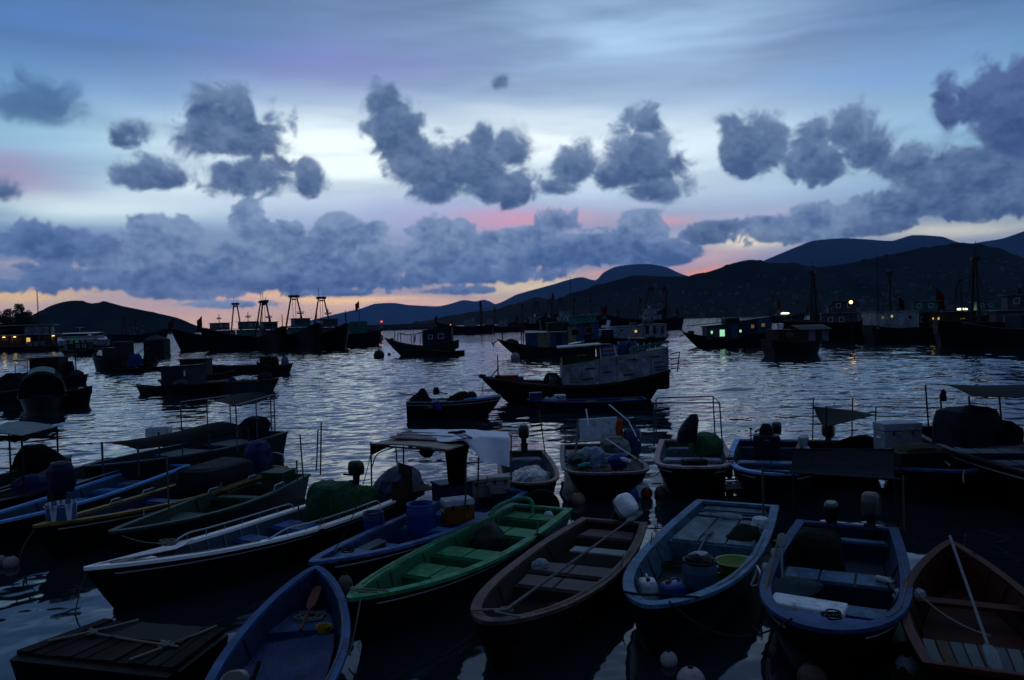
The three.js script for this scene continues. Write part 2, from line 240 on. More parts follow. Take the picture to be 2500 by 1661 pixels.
{
  // one sheet: real waves as far as they can be told apart, sheltered between the moored boats and choppier further out, then on to the horizon
  const nm = waveNormals(), TILE = 13, pos = [], uv = [], idx = [], groups = [], r = mulberry(17), HALF = 41 * D2R, NA = 540, FAR = 190;
  const waves = []; for (let i = 0; i < 64; i++) { const L = 0.5 * Math.pow(11, r()), dir = (r() + r() + r() - 1.5) * 0.95 + 0.12, k = (2 * Math.PI) / L; waves.push({ L, kx: k * Math.sin(dir), kz: k * Math.cos(dir), a: ((0.025 * Math.exp(-((Math.log(L / 1.5) / 1.0) ** 2))) * L) / (2 * Math.PI), ph: r() * 6.283 }); }
  const radii = []; for (let R = 7.5; R < FAR; R += 0.085 + 0.0024 * Math.max(0, R - 12)) radii.push(R); radii.push(FAR);
  const put = (x, y, z) => { pos.push(x, y, z); const c = Math.cos(0.21), q = Math.sin(0.21); uv.push((x * c - z * q) / TILE, (x * q + z * c) / TILE); return pos.length / 3 - 1; };
  const height = (x, z, R, dr) => {
    const lull = clamp(0.9 + 1.1 * fbm(x * 0.035 + 3, z * 0.05 + 9, 3), 0.45, 1.5), sea = lerp(0.16, 1, sstep(R, 11, 34)) * lull * sstep(R, 7.5, 9) * (1 - sstep(R, FAR * 0.8, FAR)); let h = 0;
    for (const w of waves) { const f = clamp(w.L / dr / 4 - 0.6, 0, 1); if (f > 0) h += f * w.a * Math.cos(w.kx * x + w.kz * z + w.ph + 0.5 * noise2(x * 0.11, z * 0.11)); } return h * sea;
  };
  const water = (calm, ior) => new THREE.MeshPhysicalMaterial({ color: new THREE.Color().setRGB(0.004, 0.009, 0.014), roughness: 0.045, ior, normalMap: nm, normalScale: new THREE.Vector2(calm, calm) });
  const list = [], start = (m) => { groups.push([idx.length, 0, list.length]); list.push(m); }, quad = (a, b, c, d) => idx.push(a, b, c, a, c, d);
  const bands = [[7.5, 0.13, 1.36], [14, 0.16, 1.38], [18, 0.2, 1.42], [23, 0.25, 1.5], [30, 0.3, 1.6], [40, 0.36, 1.7], [60, 0.42, 1.75], [95, 0.5, 1.75], [140, 0.6, 1.75]];
  let last = null, band = -1;
  radii.forEach((R, j) => {
    const dr = (radii[j + 1] ?? R + 0.5) - R, row = []; for (let i = 0; i <= NA; i++) { const th = lerp(-HALF, HALF, i / NA), x = R * Math.sin(th), z = -R * Math.cos(th), rim = sstep(Math.min(i, NA - i), 0, 6); row.push(put(x, rim * height(x, z, R, Math.max(dr, R * 0.0014)), z)); }
    if (last) for (let i = 0; i < NA; i++) quad(last[i], last[i + 1], row[i + 1], row[i]);
    while (bands[band + 1] && R >= bands[band + 1][0]) { band++; start(water(bands[band][1], bands[band][2])); } last = row;
  });
  const ring = (r0, r1, a0, a1, n) => { for (let i = 0; i < n; i++) { const t0 = lerp(a0, a1, i / n), t1 = lerp(a0, a1, (i + 1) / n), P = (R, t) => put(R * Math.sin(t), 0, -R * Math.cos(t)); quad(P(r0, t0), P(r0, t1), P(r1, t1), P(r1, t0)); } };
  start(water(0.3, 1.36)); ring(0.01, 7.5, -Math.PI, Math.PI, 36); ring(7.5, FAR, HALF, 2 * Math.PI - HALF, 60);
  start(water(0.85, 1.75)); for (const [p, q] of [[FAR, 320], [320, 700], [700, 2000], [2000, 16000]]) ring(p, q, -Math.PI, Math.PI, 96);
  const g = new THREE.BufferGeometry(); groups.forEach((q, i) => g.addGroup(q[0], (groups[i + 1]?.[0] ?? idx.length) - q[0], q[2]));
  g.setAttribute('position', new THREE.Float32BufferAttribute(pos, 3)); g.setAttribute('uv', new THREE.Float32BufferAttribute(uv, 2)); g.setIndex(idx); g.computeVertexNormals();
  structure('water', g, list);
  // the quay the photograph is taken from
  structure('quay', [box(120, 3.4, 30, 0, -0.6, 14.5, 0.05)], M(0x4b4a48, { map: 'grime', scale: 0.3, roughness: 0.9, bump: 'rough', bs: 0.01 }));
}
// ---------------------------------------------------------------- hills
const hillFns = {};
function hill(name, dist, text, { reach = 3.2, color, tree = 0, rough = 0.12, seed = 1 }) {
  const pts = rows(text).map(([a, e]) => { const d = dist / Math.cos(a * D2R); return [dist * Math.tan(a * D2R), Math.max(-3, EYE + d * Math.tan(e * D2R))]; });
  const x0 = pts[0][0], x1 = pts[pts.length - 1][0];
  const ridge = (x) => { let k = 0; while (k < pts.length - 2 && pts[k + 1][0] < x) k++; const p = (i) => pts[clamp(i, 0, pts.length - 1)], t = clamp((x - p(k)[0]) / (p(k + 1)[0] - p(k)[0]), 0, 1), a = p(k - 1)[1], b = p(k)[1], c = p(k + 1)[1], d = p(k + 2)[1], y = b + 0.5 * t * (c - a + t * (2 * a - 5 * b + 4 * c - d + t * (3 * (b - c) + d - a))); return lerp(lerp(b, c, t), y, 0.7); };
  const top = Math.max(...pts.map((p) => p[1])), wide = top * reach, f = 1 / (top * 1.1);
  const height = (x, s) => {                                 // s: 0 at the front foot, 1 at the crest, 2 at the back foot
    const r = ridge(x), q = s <= 1 ? s : 2 - s, gul = fbm(x * f + seed * 9, s * 2.2 + seed, 5), spur = 1 - Math.abs(noise2(x * f * 0.8 + seed, s * 0.7));
    const prof = q * (0.72 + 0.28 * q * q) + (spur - 0.6) * 0.3 * q * (1 - q) * 2;
    return r * prof + r * rough * 2.2 * gul * q * (1 - q * q) + tree * Math.max(0, fbm(x * 0.07, s * 40, 3)) * 2 * q - 3 * (1 - q);
  };
  const zOf = (x, s) => -dist + (1 - s) * wide * (0.75 + 0.25 * clamp(ridge(x) / top, 0, 1));
  const nx = Math.min(420, Math.round((x1 - x0) / (dist * 0.0016))), g = surf(nx, 56, (u, v) => { const x = lerp(x0, x1, u), s = v * 2; return V(x * (1 - (s - 1) * 0.02), height(x, s), zOf(x, s)); });
  const p = g.attributes.position, col = new Float32Array(p.count * 3);
  for (let i = 0; i < p.count; i++) { const x = p.getX(i), y = p.getY(i), n = fbm(x * f * 3 + 4, y * f * 4, 5), k = 1 + 0.8 * n; for (let c = 0; c < 3; c++) col[i * 3 + c] = color[c] * k; }
  g.setAttribute('color', new THREE.BufferAttribute(col, 3));
  hillFns[name] = { height, zOf, x0, x1 };
  return structure(name, g, new THREE.MeshPhysicalMaterial({ vertexColors: true, roughness: 1, specularIntensity: 0.05 }));
}
const BUSH = [0.005, 0.0075, 0.006];
hill('island_hill', 1300, '-36 .3;-34 .42;-33 .5;-31.8 .85;-31 1.68;-30.1 2.03;-29.3 2.13;-28.4 1.9;-27.6 2;-26.6 1.71;-25.4 1.42;-24.2 1.11;-23.4 .87;-22.4 .31;-21.6 -.1', { color: BUSH, tree: 1.6, seed: 3 });
hill('far_hills', 14500, '-17 -.1;-16.2 0;-14.5 .46;-12.5 .9;-11 1.19;-10 1.52;-8.6 1.55;-7.5 1.36;-5.4 1.22;-4.5 1.37;-3.5 1.62;-2.6 1.5;-1.9 1.6;-1 1.18;1 .9;4 .6;8 .3', { color: BUSH, seed: 5 });
hill('peak_hills', 10500, '-4 .4;-2.6 .8;-1.7 1.11;-.7 1.39;.4 1.9;1.6 2.22;3.1 2.57;4.7 2.97;5.3 3.04;6.3 2.79;6.9 3.34;7.7 3.7;8.9 3.83;10.3 3.8;11.4 3.55;12.4 3.04;13.5 2.64;15.2 2.27;18 1.8;22 .8', { color: BUSH, seed: 8 });
hill('distant_mountain', 8500, '15 2;16.4 2.6;18 3.59;19.1 4.05;20.7 4.63;21.4 4.87;23.1 4.92;24.6 4.76;26.3 4.53;27.5 4.81;29.2 4.58;30.1 4.15;30.8 4.02;31.4 4.09;32.5 4.21;33.6 4.55;34.8 4.81;36 4.45;39 3.6;43 2', { color: BUSH, seed: 12 });
hill('shore_hills', 1500, '-7 .1;-4.5 .42;-3 .73;-1.5 .8;.4 1.23;1.9 1.67;3.1 1.45;4.6 1.83;6.2 2.32;7.7 2.72;9.4 3.01;11.2 2.88;13.2 2.83;14.7 3.17;16.4 3.67;17.4 3.79;18.4 3.51;19.9 3.41;21.5 3.07;23.3 3.17;25.6 3.53;27.3 3.82;29.2 4;30.3 4.08;31.4 3.84;32.5 3.45;33.6 2.92;35.2 2.31;38 1.6;42 .9', { color: BUSH, tree: 2.5, seed: 17 });
scene.fog = new THREE.FogExp2(new THREE.Color().setRGB(0.26, 0.5, 1), 4e-5);
// ---------------------------------------------------------------- boats: the shape of a hull (bow towards +x, waterline at y = 0)
function hullShape(o) {
  const H = { L: 6, B: 1.7, D: 0.55, bowRise: 0.22, sternRise: 0.05, sternW: 0.72, tm: 0.42, p: 2.1, q: 1.55, rake: 0.35, sternRake: 0, draft: 0.25, rimW: 0.1, rimT: 0.055, over: 0.03, floorY: 0.16, flare: 0.66, ...o };
  H.half = (t) => (H.B / 2) * (t < H.tm ? H.sternW + (1 - H.sternW) * Math.sin((Math.PI / 2) * (t / H.tm)) : Math.pow(Math.max(0, 1 - Math.pow((t - H.tm) / (1 - H.tm), H.p)), 1 / H.q));
  H.sheer = (t) => H.D + H.bowRise * Math.pow(Math.max(0, (t - 0.4) / 0.6), 2) + H.sternRise * Math.pow(Math.max(0, (0.5 - t) / 0.5), 2);
  H.X = (t) => (t - 0.5) * H.L;
  H.outer = (t, side, v, off = 0) => { const n = H.normal(t); return V(H.X(t) - H.rake * Math.pow(1 - v, 1.2) * t * t * t + H.sternRake * (1 - v) * Math.pow(1 - t, 3) + n[0] * off, lerp(-H.draft, H.sheer(t), v), side * (H.half(t) * lerp(H.flare, 1, v) + n[1] * off)); };
  H.normal = (t) => { const e = 0.004, a = Math.max(0, t - e), b = Math.min(1, t + e), dx = H.X(b) - H.X(a), dz = H.half(b) - H.half(a), l = Math.hypot(dx, dz) || 1; return [-dz / l, dx / l]; };
  H.edge = (t, side, off, dy = 0) => { const n = H.normal(t), z = Math.max(0, H.half(t) + n[1] * off); return V(H.X(t) + n[0] * off, H.sheer(t) + dy, side * z); };
  H.inHalf = (t, y) => Math.max(0.01, (H.half(t) - H.rimW) * lerp(0.8, 1, clamp((y - H.floorY) / (H.sheer(t) - H.floorY), 0, 1)) - 0.005);
  H.ring = (s) => { const f = s < 0.5 ? 2 * s : 2 - 2 * s, t = 1 - Math.pow(1 - f, 1.8); return [t, s < 0.5 ? -1 : 1]; };
  return H;
}
const SEG = 52;
function hullGeo(H) {
  const side = surf(SEG, 6, (s, v) => { const [t, k] = H.ring(s); return H.outer(t, k, v); }, 1), tr = surf(6, 6, (u, v) => { const a = H.outer(0, -1, v), b = H.outer(0, 1, v); return a.lerp(b, u); });
  return join([uvBox(side), uvBox(tr)]);
}
function rimGeo(H, w = H.rimW, th = H.rimT, lift = 0) {
  const at4 = [[H.over, lift], [-w, lift], [-w, lift - th], [H.over, lift - th]], out = [];
  for (let k = 0; k < 4; k++) { const [o1, y1] = at4[k], [o2, y2] = at4[(k + 1) % 4]; out.push(uvBox(surf(SEG, 1, (s, v) => { const [t, q] = H.ring(s); return H.edge(t, q, lerp(o1, o2, v), lerp(y1, y2, v)); }))); }
  const a = H.edge(0, -1, 0, lift), b = H.edge(0, 1, 0, lift); out.push(uvBox(new THREE.BoxGeometry(w, th, b.z - a.z)).translate(a.x + w / 2 - 0.01, a.y - th / 2 - 0.003, 0));
  return join(out);
}
function liningGeo(H) {
  const side = surf(SEG, 3, (s, v) => { const [t, k] = H.ring(s), a = H.edge(t, k, -H.rimW + 0.012, -0.015), o = H.outer(t, k, (H.floorY + H.draft) / (H.sheer(t) + H.draft)), b = V(Math.min(a.x, o.x - H.rimW * 0.8 * t), H.floorY, k * Math.max(0, Math.min(Math.abs(a.z) * 0.8, Math.abs(o.z) - H.rimW * 0.6))); return b.lerp(a, v); });
  const tr = surf(4, 2, (u, v) => { const w = lerp(H.inHalf(0, H.floorY), H.inHalf(0, H.sheer(0)), v); return V(H.X(0) + 0.07, lerp(H.floorY, H.sheer(0) - 0.02, v), lerp(-w, w, u)); });
  return join([uvBox(side), uvBox(tr)]);
}
// a slab that fits between the sides, from t0 to t1 and from u0 to u1 across
function slab(H, t0, t1, yb, yt, u0 = -1, u1 = 1, gap = 0) {
  const w = (t) => H.inHalf(Math.min(t, 0.985), yt), P = (u, v, y) => { const t = lerp(t0, t1, v), hv = clamp((yt + H.draft) / (H.sheer(t) + H.draft), 0, 1); return V(H.X(t) - (H.rake + 0.1) * Math.pow(1 - hv, 1.2) * t * t * t + (v < 0.5 ? gap : -gap), y, lerp(u0, u1, u) * w(t) + (u < 0.5 ? gap : -gap)); }, n = 4;
  return join([surf(2, n, (u, v) => P(u, 1 - v, yt)), surf(2, n, (u, v) => P(u, v, yb)), surf(2, 1, (u, v) => P(u, 0, lerp(yt, yb, v))), surf(2, 1, (u, v) => P(u, 1, lerp(yb, yt, v))), surf(n, 1, (u, v) => P(0, u, lerp(yb, yt, v))), surf(n, 1, (u, v) => P(1, u, lerp(yt, yb, v)))].map(uvBox));
}
// stand a boat between two points of the photograph: its bow tip and the middle of its stern, each with its height above the water
function between(bow, stern, hb = 0.72, hs = 0.58) { const b = at(...bow, hb), s = at(...stern, hs), dx = b.x - s.x, dz = b.z - s.z; return { pos: [(b.x + s.x) / 2, 0, (b.z + s.z) / 2], turn: Math.atan2(-dz, dx), L: Math.hypot(dx, dz) }; }
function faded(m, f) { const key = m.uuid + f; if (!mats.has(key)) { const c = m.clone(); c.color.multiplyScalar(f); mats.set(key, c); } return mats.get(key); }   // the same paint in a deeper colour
// the open wooden boats of the harbour
function sampan(o) {
  const { pos, turn, L } = o.place, H = hullShape({ L, ...o.shape }), t = thing(o.name ?? 'sampan', o.label, o.category ?? 'boat', pos, turn, o.group);
  t.hand = o.hand ?? (Math.sin(turn) < -0.05 ? -1 : 1); t.loc = (p) => { const q = t.worldToLocal(p.clone()); q.z *= t.hand; return q; };
  if (o.roll) t.rotation.x = o.roll;
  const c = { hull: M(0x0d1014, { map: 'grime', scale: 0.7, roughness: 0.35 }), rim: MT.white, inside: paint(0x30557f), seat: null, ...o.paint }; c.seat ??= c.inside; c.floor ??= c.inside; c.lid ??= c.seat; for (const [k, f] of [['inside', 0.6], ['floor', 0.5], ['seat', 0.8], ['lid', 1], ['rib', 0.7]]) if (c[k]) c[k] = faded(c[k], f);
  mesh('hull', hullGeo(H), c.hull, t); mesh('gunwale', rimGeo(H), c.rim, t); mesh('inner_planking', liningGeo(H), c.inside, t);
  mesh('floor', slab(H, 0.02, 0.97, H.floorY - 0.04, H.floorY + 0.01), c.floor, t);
  if (c.strake) for (const s of [-1, 1]) mesh('rubbing_strake', surf(30, 1, (u, v) => H.outer(0.985 * (1 - Math.pow(1 - u, 1.7)), s, lerp(0.845, 0.87, v), 0.02)), c.strake, t);
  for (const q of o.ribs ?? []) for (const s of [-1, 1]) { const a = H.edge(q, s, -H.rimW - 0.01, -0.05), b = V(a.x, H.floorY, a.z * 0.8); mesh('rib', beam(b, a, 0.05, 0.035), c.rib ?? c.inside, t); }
  for (const k of o.lockers ?? []) {
    const [t0, t1, h, lids = 0, closed = 1] = k, y = H.floorY + h;
    const b = mesh(closed ? 'locker' : 'thwart', slab(H, t0, t1, closed ? H.floorY : y - 0.05, y), c.seat, t);
    for (let i = 0; i < lids; i++) mesh('hatch_lid', slab(H, t0 + 0.006, t1 - 0.006, y + 0.001, y + 0.035, -0.94 + (1.88 * i) / lids, -0.94 + (1.88 * (i + 1)) / lids, 0.018), c.lid ?? c.seat, b);
  }
  if (o.foredeck) mesh('foredeck', slab(H, o.foredeck, 0.985, H.sheer(o.foredeck) - (o.flush ? 0.06 : 0.1), H.sheer(o.foredeck) - (o.flush ?? 0.05)), c.deck ?? c.rim, t);
  if (o.stem !== 0) mesh('stem_fender', surf(16, 3, (u, v) => { const f = u * 2 - 1, q = 1 - 0.05 * Math.pow(Math.abs(f), 1.4); return H.outer(q, f < 0 ? -1 : 1, lerp(0.62, 0.95, v), 0.045 * Math.sin(Math.PI * Math.min(1, v + 0.1))); }), MT.rubber, t);
  for (const q of o.rails ?? []) { const [t0, t1, s, h = 0.14] = q, n = 7, pts = []; for (let i = 0; i <= n; i++) { const k = lerp(t0, t1, i / n); pts.push(H.edge(k, s, -0.05, i === 0 || i === n ? 0.0 : h)); } pts.splice(1, 0, H.edge(lerp(t0, t1, 0.02), s, -0.05, h * 0.8)); const r = mesh('hand_rail', [tube(pts, 0.016, 40, 6)], MT.alu, t); for (let i = 1; i < n; i++) mesh('rail_post', bar(H.edge(lerp(t0, t1, i / n), s, -0.05, 0), H.edge(lerp(t0, t1, i / n), s, -0.05, h), 0.009, 5), MT.alu, r); }
  return { t, H, pt: (q, u, y) => V(H.X(q), y, u * H.half(q)), on: (p) => t.localToWorld(V(p.x, p.y, p.z * t.hand)), turn };
}
const lifted = (B) => B.t.updateMatrixWorld(true);

// rounded body through stacked outlines [y, half length, half width, shift]; fold > 0 drapes it like cloth
function loft(sec, n = 2.6, seg = 28, fold = 0, seed = 1, caps = true) {
  const sp = (a, k) => Math.sign(a) * Math.pow(Math.abs(a), 2 / k), R = sec.length - 1;
  const P = (u, v) => {
    const f = v * R, i = Math.min(R - 1, Math.floor(f)), k = f - i, s = [0, 1, 2, 3].map((j) => lerp(sec[i][j] ?? 0, sec[i + 1][j] ?? 0, k)), a = -u * Math.PI * 2, cx = Math.cos(a), cz = Math.sin(a);
    let w = 1, dy = 0;
    if (fold) {
      const hang = 1 - v, g = 3 * noise2(cx * 1.3 + seed, cz * 1.3 + seed * 2), pl = Math.abs(Math.sin(a * 4 + g + v * 1.2)), pl2 = 1 - Math.abs(noise2(cx * 3.2 + seed * 5 + v, cz * 3.2 + v * 1.5));
      w = 1 + fold * (hang * (1.5 * (0.55 - pl) + 1.4 * (pl2 - 0.75)) + 1.6 * noise2(cx * 1.7 + seed * 3, cz * 1.7 + v * 2.4) + 0.6 * noise2(cx * 5 + seed, cz * 5 + v * 6));
      dy = fold * (1.1 * noise2(cx * 1.9 + v * 1.5, cz * 1.9 + seed) - 0.5 * Math.abs(noise2(cx * 4 + seed, cz * 4 + v * 5))) * (s[1] + s[2]) * 0.7;
    }
    return V(sp(cx, n) * s[1] * w + s[3], s[0] + dy, sp(cz, n) * s[2] * w);
  };
  const out = [surf(seg, R * (fold ? 6 : 3), P)];
  if (caps) { const cap = (v, flip) => surf(seg, fold ? 4 : 1, (u, r) => { const p = P(flip ? 1 - u : u, v), s = sec[v ? R : 0]; return V(lerp(p.x, s[3] ?? 0, r), lerp(p.y, s[0], r * r), lerp(p.z, 0, r)); }); out.push(cap(1, false)); if (!fold) out.push(cap(0, true)); }
  return uvBox(join(out));
}
// an outboard engine: a part of its boat
function outboard(parent, p, turn, { cowl = 0x14161a, tilt = 0, size = 1, band, leg = 0x1a1c20, name = 'outboard_motor' } = {}) {
  const g = new THREE.Group(); g.name = name; g.hand = parent.hand ?? 1; g.position.set(p.x, p.y, p.z * g.hand); g.rotation.set(0, turn * g.hand, 0); parent.add(g);
  const k = new THREE.Group(), s = size, R = (geo) => geo.rotateZ(tilt);          // tilt is built into the geometry: no deeper level
  const cm = typeof cowl === 'number' ? paint(cowl, 'paint', 1.5, 0.3) : cowl;
  mesh('cowling', R(loft([[0.18 * s, 0.2 * s, 0.13 * s, -0.02], [0.24 * s, 0.25 * s, 0.165 * s, -0.02], [0.42 * s, 0.26 * s, 0.17 * s, 0], [0.55 * s, 0.22 * s, 0.15 * s, 0.02], [0.6 * s, 0.14 * s, 0.1 * s, 0.02]], 2.8)), cm, g);
  if (band) mesh('cowling_band', R(loft([[0.235 * s, 0.256 * s, 0.171 * s, -0.02], [0.3 * s, 0.262 * s, 0.176 * s, -0.015]], 2.8, 28, 0, 1, false)), paint(band), g);
  mesh('leg', R(loft([[-0.75 * s, 0.09 * s, 0.04 * s, -0.02], [-0.3 * s, 0.1 * s, 0.05 * s, -0.02], [0.2 * s, 0.12 * s, 0.09 * s, -0.02]], 2.2, 16)), paint(leg), g);
  mesh('clamp_bracket', [box(0.1 * s, 0.26 * s, 0.2 * s, 0.16 * s, -0.2 * s, 0, 0.02), bar(V(0.12 * s, 0, -0.1 * s), V(0.3 * s, 0.02, -0.1 * s), 0.02), bar(V(0.12 * s, 0, 0.1 * s), V(0.3 * s, 0.02, 0.1 * s), 0.02)], MT.iron, g);
  mesh('tiller', R(join([bar(V(0.18 * s, 0.2 * s, 0.05), V(0.62 * s, 0.26 * s, 0.1), 0.02, 7, 0.026)])), MT.rubber, g);
  return g;
}
// ---------------------------------------------------------------- loose things, each standing on its own
const own = (name, label, category, p, turn, group) => thing(name, label, category, [p.x, p.y, p.z], turn ?? 0, group);
function tarpMound(label, p, turn, sec, mat, { fold = 0.06, seed = 1, n = 3 } = {}) { const m = mesh('tarpaulin', loft(sec, n, 84, fold, seed), mat, scene); m.position.copy(p); m.rotation.y = turn; return tag(m, label, 'tarpaulin'); }
function barrel(label, p, r, h, color, lid, group) {
  const t = own('barrel', label, 'barrel', p, 0, group), prof = [[0, 0.01], [r * 0.9, 0], [r * 0.97, h * 0.06], [r, h * 0.3], [r * 1.02, h * 0.33], [r, h * 0.36], [r, h * 0.66], [r * 1.02, h * 0.69], [r, h * 0.72], [r * 0.96, h * 0.93], [r * 0.9, h], [r * 0.84, h], [r * 0.84, h * 0.9], [0, h * 0.88]];
  mesh('drum', lathe(prof, 28), paint(color, 'grime', 1, 0.35), t); if (lid !== undefined) mesh('rim', lathe([[r * 0.84, h * 0.97], [r * 0.98, h * 0.97], [r * 0.99, h * 1.03], [r * 0.84, h * 1.03]], 28), paint(lid), t); return t;
}
function jerrycan(label, p, turn, w, h, d, color, cap) {
  const t = own('jerrycan', label, 'jerrycan', p, turn), m = paint(color, 'grime', 1, 0.4);
  mesh('can', loft([[0, w * 0.46, d * 0.46, 0], [h * 0.06, w * 0.5, d * 0.5, 0], [h * 0.72, w * 0.5, d * 0.5, 0], [h * 0.86, w * 0.4, d * 0.4, 0], [h * 0.9, w * 0.2, d * 0.25, 0]], 4, 32), m, t);
  mesh('handle', tube([V(-w * 0.3, h * 0.84, 0), V(-w * 0.28, h * 0.98, 0), V(w * 0.05, h * 1.0, 0), V(w * 0.14, h * 0.86, 0)], 0.016, 20, 6), m, t); mesh('cap', new THREE.CylinderGeometry(0.03, 0.03, 0.05, 14).translate(w * 0.26, h * 0.92, 0), paint(cap), t); return t;
}
function coolBox(label, p, turn, w, h, d, body, lidc = 0xc4c8d0, name = 'cool_box') {
  const t = own(name, label, 'cool box', p, turn); mesh('body', box(w, h * 0.74, d, 0, 0, 0, 0.03), paint(body, 'grime', 1, 0.4), t);
  const l = mesh('lid', box(w * 1.03, h * 0.25, d * 1.04, 0, h * 0.75, 0, 0.03), paint(lidc, 'grime', 1, 0.5), t); for (const k of [-0.25, 0.25]) mesh('latch', box(0.05, 0.08, 0.02, w * k, h * 0.64, d * 0.53, 0.004), MT.rubber, l);
  for (const s of [-1, 1]) mesh('handle', box(0.025, 0.05, d * 0.4, s * (w / 2 + 0.012), h * 0.5, 0, 0.008), MT.white, t); return t;
}
function buoy(label, p, r, color, group) { const t = own('buoy', label, 'buoy', p, 0, group); mesh('float', new THREE.SphereGeometry(r, 28, 18), M(color, { map: 'grime', scale: 3, roughness: 0.55 }), t); mesh('eye', [new THREE.CylinderGeometry(r * 0.16, r * 0.24, r * 0.2, 10).translate(0, r * 1.02, 0), new THREE.TorusGeometry(r * 0.12, r * 0.04, 6, 12).translate(0, r * 1.18, 0)], MT.iron, t); return t; }
function oar(label, a, b, shaft = MT.plank, bladeAt = 0.82, name = 'oar') {
  const d = b.clone().sub(a), L = d.length(), t = own(name, label, 'oar', a, 0); t.quaternion.setFromUnitVectors(V(1, 0, 0), d.normalize());
  mesh('shaft', bar(V(0, 0, 0), V(L * bladeAt, 0, 0), 0.024, 8, 0.02), shaft, t); mesh('blade', loft([[-0.012, (L * (1 - bladeAt)) / 2, 0.075, L * (1 + bladeAt) * 0.5], [0.012, (L * (1 - bladeAt)) / 2, 0.075, L * (1 + bladeAt) * 0.5]], 3, 20), shaft, t); return t;
}
function rope(label, pts, r = 0.011, mat = MT.rope, category = 'rope') { const m = mesh('mooring_rope', tube(pts, r, pts.length * 8, 6), mat, scene); return tag(m, label, category); }
function coil(label, p, r, n, mat = MT.rope, lift = 0.02) { const pts = []; for (let i = 0; i <= n * 14; i++) { const a = (i / 14) * Math.PI * 2, k = r * (0.7 + 0.3 * Math.sin(i * 0.61)) * (1 + 0.1 * Math.sin(i * 1.7)); pts.push(V(Math.cos(a) * k, 0.012 + lift * (i / 14 / n), Math.sin(a) * k * 0.8)); } const m = mesh('rope_coil', tube(pts, 0.011, n * 60, 5), mat, scene); m.position.copy(p); return tag(m, label, 'rope'); }
function crate(label, p, turn, w, h, d, mat, slats = 4, name = 'crate') {
  const t = own(name, label, 'crate', p, turn); mesh('bottom', box(w, 0.02, d, 0, 0, 0, 0.003), mat, t);
  for (let i = 0; i < slats; i++) { const y = 0.01 + (h / slats) * i, sh = (h / slats) * 0.8; for (const s of [-1, 1]) { mesh('slat', box(w, sh, 0.015, 0, y, s * d / 2, 0.003), mat, t); mesh('slat', box(0.015, sh, d - 0.02, s * (w / 2 - 0.008), y, 0, 0.003), mat, t); } }
  for (const a of [-1, 1]) for (const b of [-1, 1]) mesh('corner_post', box(0.03, h, 0.03, a * (w / 2 - 0.026), 0.004, b * (d / 2 - 0.026), 0.004), mat, t); return t;
}
function post(parent, a, b, r, mat, name = 'canopy_post') { return mesh(name, bar(a, b, r, 7), mat, parent); }
function lettering(parent, text, color, at3, w, h, turnY, name = 'registration_number', font = 'bold 52px sans-serif', tiltX = 0) {
  const tx = textTexture(512, 96, (x, cw, ch) => { x.clearRect(0, 0, cw, ch); x.fillStyle = color; x.font = font; x.textAlign = 'center'; x.textBaseline = 'middle'; x.fillText(text, cw / 2, ch / 2, cw * 0.96); });
  const m = new THREE.MeshStandardMaterial({ map: tx, alphaTest: 0.5, transparent: false, roughness: 0.6 }), g = new THREE.PlaneGeometry(w, h); const o = shade(new THREE.Mesh(g, m)); o.name = name; parent.add(o); o.position.copy(at3); o.position.z *= parent.hand ?? 1; o.rotation.set(tiltX, turnY, 0, 'YXZ'); return o;
}
// a plate between four corners (top) with a thickness
function plate(a, b, c, d, th) { return uvBox(sheet(1, 1, (u, v) => a.clone().lerp(b, u).lerp(d.clone().lerp(c, u), v), th)); }
// ---------------------------------------------------------------- the boats moored along the quay
const BL = { navy: M(0x0b1220, { map: 'grime', scale: 0.7, roughness: 0.35 }), black: M(0x0a0b0d, { map: 'grime', scale: 0.7, roughness: 0.35 }), brown: M(0x1c130e, { map: 'grime', scale: 0.7, roughness: 0.45 }), red: M(0x2a0d0a, { map: 'grime', scale: 0.7, roughness: 0.5 }), green: M(0x0b1a14, { map: 'grime', scale: 0.7, roughness: 0.45 }), line: M(0xa8a8a8, { roughness: 0.5 }) };
// turn the last lettering of a boat flat onto its side
function faceText(B, q, side, v) { const { t, H } = B, o = t.children[t.children.length - 1], a = H.outer(q - 0.05, side, v), b = H.outer(q + 0.05, side, v), up = H.outer(q, side, v + 0.1).sub(H.outer(q, side, v - 0.1)); for (const p of [a, b, up]) p.z *= t.hand; const x = b.clone().sub(a).normalize(), nrm = x.clone().cross(up.normalize()).normalize(), c = a.clone().lerp(b, 0.5); if (nrm.z * c.z < 0) { nrm.negate(); } const y = up.clone(), xx = y.clone().cross(nrm).normalize(); o.quaternion.setFromRotationMatrix(new THREE.Matrix4().makeBasis(xx, nrm.clone().cross(xx), nrm)); o.position.copy(c.addScaledVector(nrm, 0.014)); }
